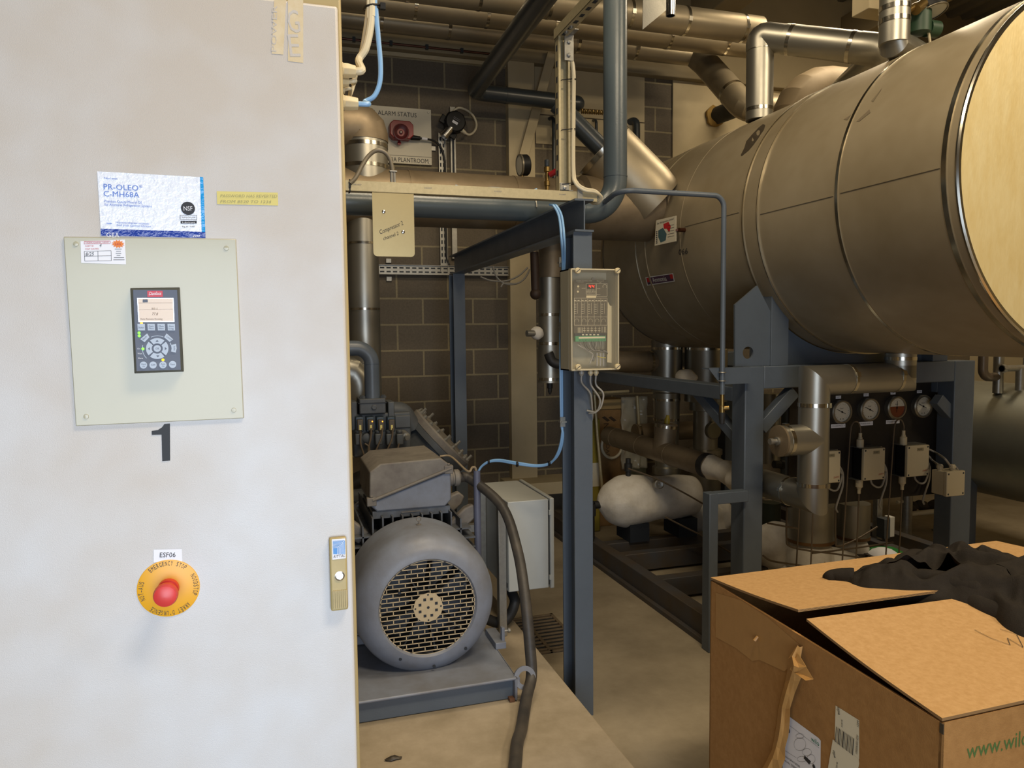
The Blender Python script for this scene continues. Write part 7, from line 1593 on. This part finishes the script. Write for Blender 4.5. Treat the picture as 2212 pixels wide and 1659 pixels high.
# raised folds along the back
def roll(pts, r, name):
    q = MB(); n = len(pts); P3 = spline([P(x, y, Z=z) for x, y, z in pts], 8); m = len(P3); q.tube(P3, [r*(.55+.45*math.sin(PI*min(1, max(0, i/(m-1))))) for i in range(m)], 18); o = obj(name, q, m_cloth, ss, smooth=180); displace(o, .008, 18, 4); return o
roll([(1938, 1246, .83), (1950, 1226, .85), (1975, 1212, .855), (2005, 1218, .85), (2035, 1232, .84)], .040, 'hood_fold')
roll([(2000, 1228, .84), (2040, 1216, .85), (2078, 1220, .85), (2106, 1238, .84), (2130, 1256, .84)], .044, 'back_fold')
roll([(2102, 1236, .84), (2112, 1216, .865), (2130, 1208, .87), (2148, 1216, .86), (2154, 1240, .84)], .026, 'loop_fold')
roll([(2140, 1250, .85), (2190, 1242, .86), (2230, 1250, .86), (2275, 1272, .85)], .055, 'back_fold')
roll([(1850, 1270, .825), (1950, 1284, .832), (2060, 1294, .835), (2150, 1322, .84), (2230, 1350, .835)], .034, 'front_fold')
roll([(1900, 1262, .84), (1990, 1256, .86), (2080, 1272, .865), (2160, 1296, .86)], .040, 'chest_fold')
q = MB(); cuff = [P(1784, 1253, Z=.826), P(1800, 1249, Z=.831), P(1818, 1248, Z=.836), P(1845, 1250, Z=.838)]; P3 = spline(cuff, 3); q.tube(P3, [.019, .024, .027, .028, .029, .030, .031, .032, .034, .034][:len(P3)], 24); obj('sleeve_cuff', q, m_cloth, ss, smooth=180)
# repeats share a group phrase
for base, phrase in {'hooked_conduit': 'hooked conduits on the back wall', 'power_cable': 'cream cables rising from the cabinet glands', 'control_cable': 'blue control cables along channel and column',
    'cable_tie': 'black cable ties on the cables', 'probe_cable': 'grey cables below the controller box', 'panel_cable': 'grey cables around the junction box', 'impulse_tube': 'thin tubes below the gauge board',
    'foam_lump': 'white foam lumps under the tank', 'tank_leg_pipe': 'clad drop legs under the tank', 'clad_pot': 'clad pots on white foam', 'level_pipe': 'level clad pipes under the tank',
    'wall_clip': 'small clips on the block wall', 'cable_tray': 'perforated trays on the block wall'}.items():
    for o in C.objects:
        if o.parent is None and o.name.split('.')[0] == base and 'group' not in o: o['group'] = phrase
# ------------------------------------------------------------ light
w = bpy.data.worlds.new('world'); bpy.context.scene.world = w; w.use_nodes = True
w.node_tree.nodes['Background'].inputs[0].default_value = (.62, .76, 1, 1)
w.node_tree.nodes['Background'].inputs[1].default_value = .6
def area(name, loc, target, sx, sy, power, col, spread=180):
    l = bpy.data.lights.new(name, 'AREA'); l.shape = 'RECTANGLE'; l.size = sx; l.size_y = sy; l.energy = power; l.color = col
    l.spread = math.radians(spread)
    o = bpy.data.objects.new(name, l); C.objects.link(o); o.location = loc
    o.rotation_euler = (V(target)-V(loc)).to_track_quat('-Z', 'Y').to_euler(); return o
area('doorway_daylight', (-.2, -2.05, 1.1), (-.5, 2, .9), 2.5, 2.2, 37, (.78, .87, 1), 100)
area('warm_ceiling_lamp', (1.3, .1, 4.3), (1.5, 1.6, 0), 1.4, .4, 84, (1, .82, .57))
area('warm_fill_right', (4.4, .5, 4.5), (3.6, 2.0, 1.0), 1.4, .4, 74, (1, .82, .57))  # added lamp, brightens the gauges and the tank end
area('warm_fill_middle', (1.0, 2.6, 4.7), (1.2, 2.8, 0), 1.4, .4, 60, (1, .82, .57))  # added fill light, lifts the shadows mid room
area('warm_fill_rear', (4.4, 4.6, 4.6), (4.4, 4.6, 0), 1.4, .4, 60, (1, .82, .57))  # added fill light for the ceiling and the back of the room
sc.view_settings.exposure = 0.15
sc.cycles.max_bounces = 8; sc.cycles.diffuse_bounces = 4; sc.cycles.transparent_max_bounces = 12
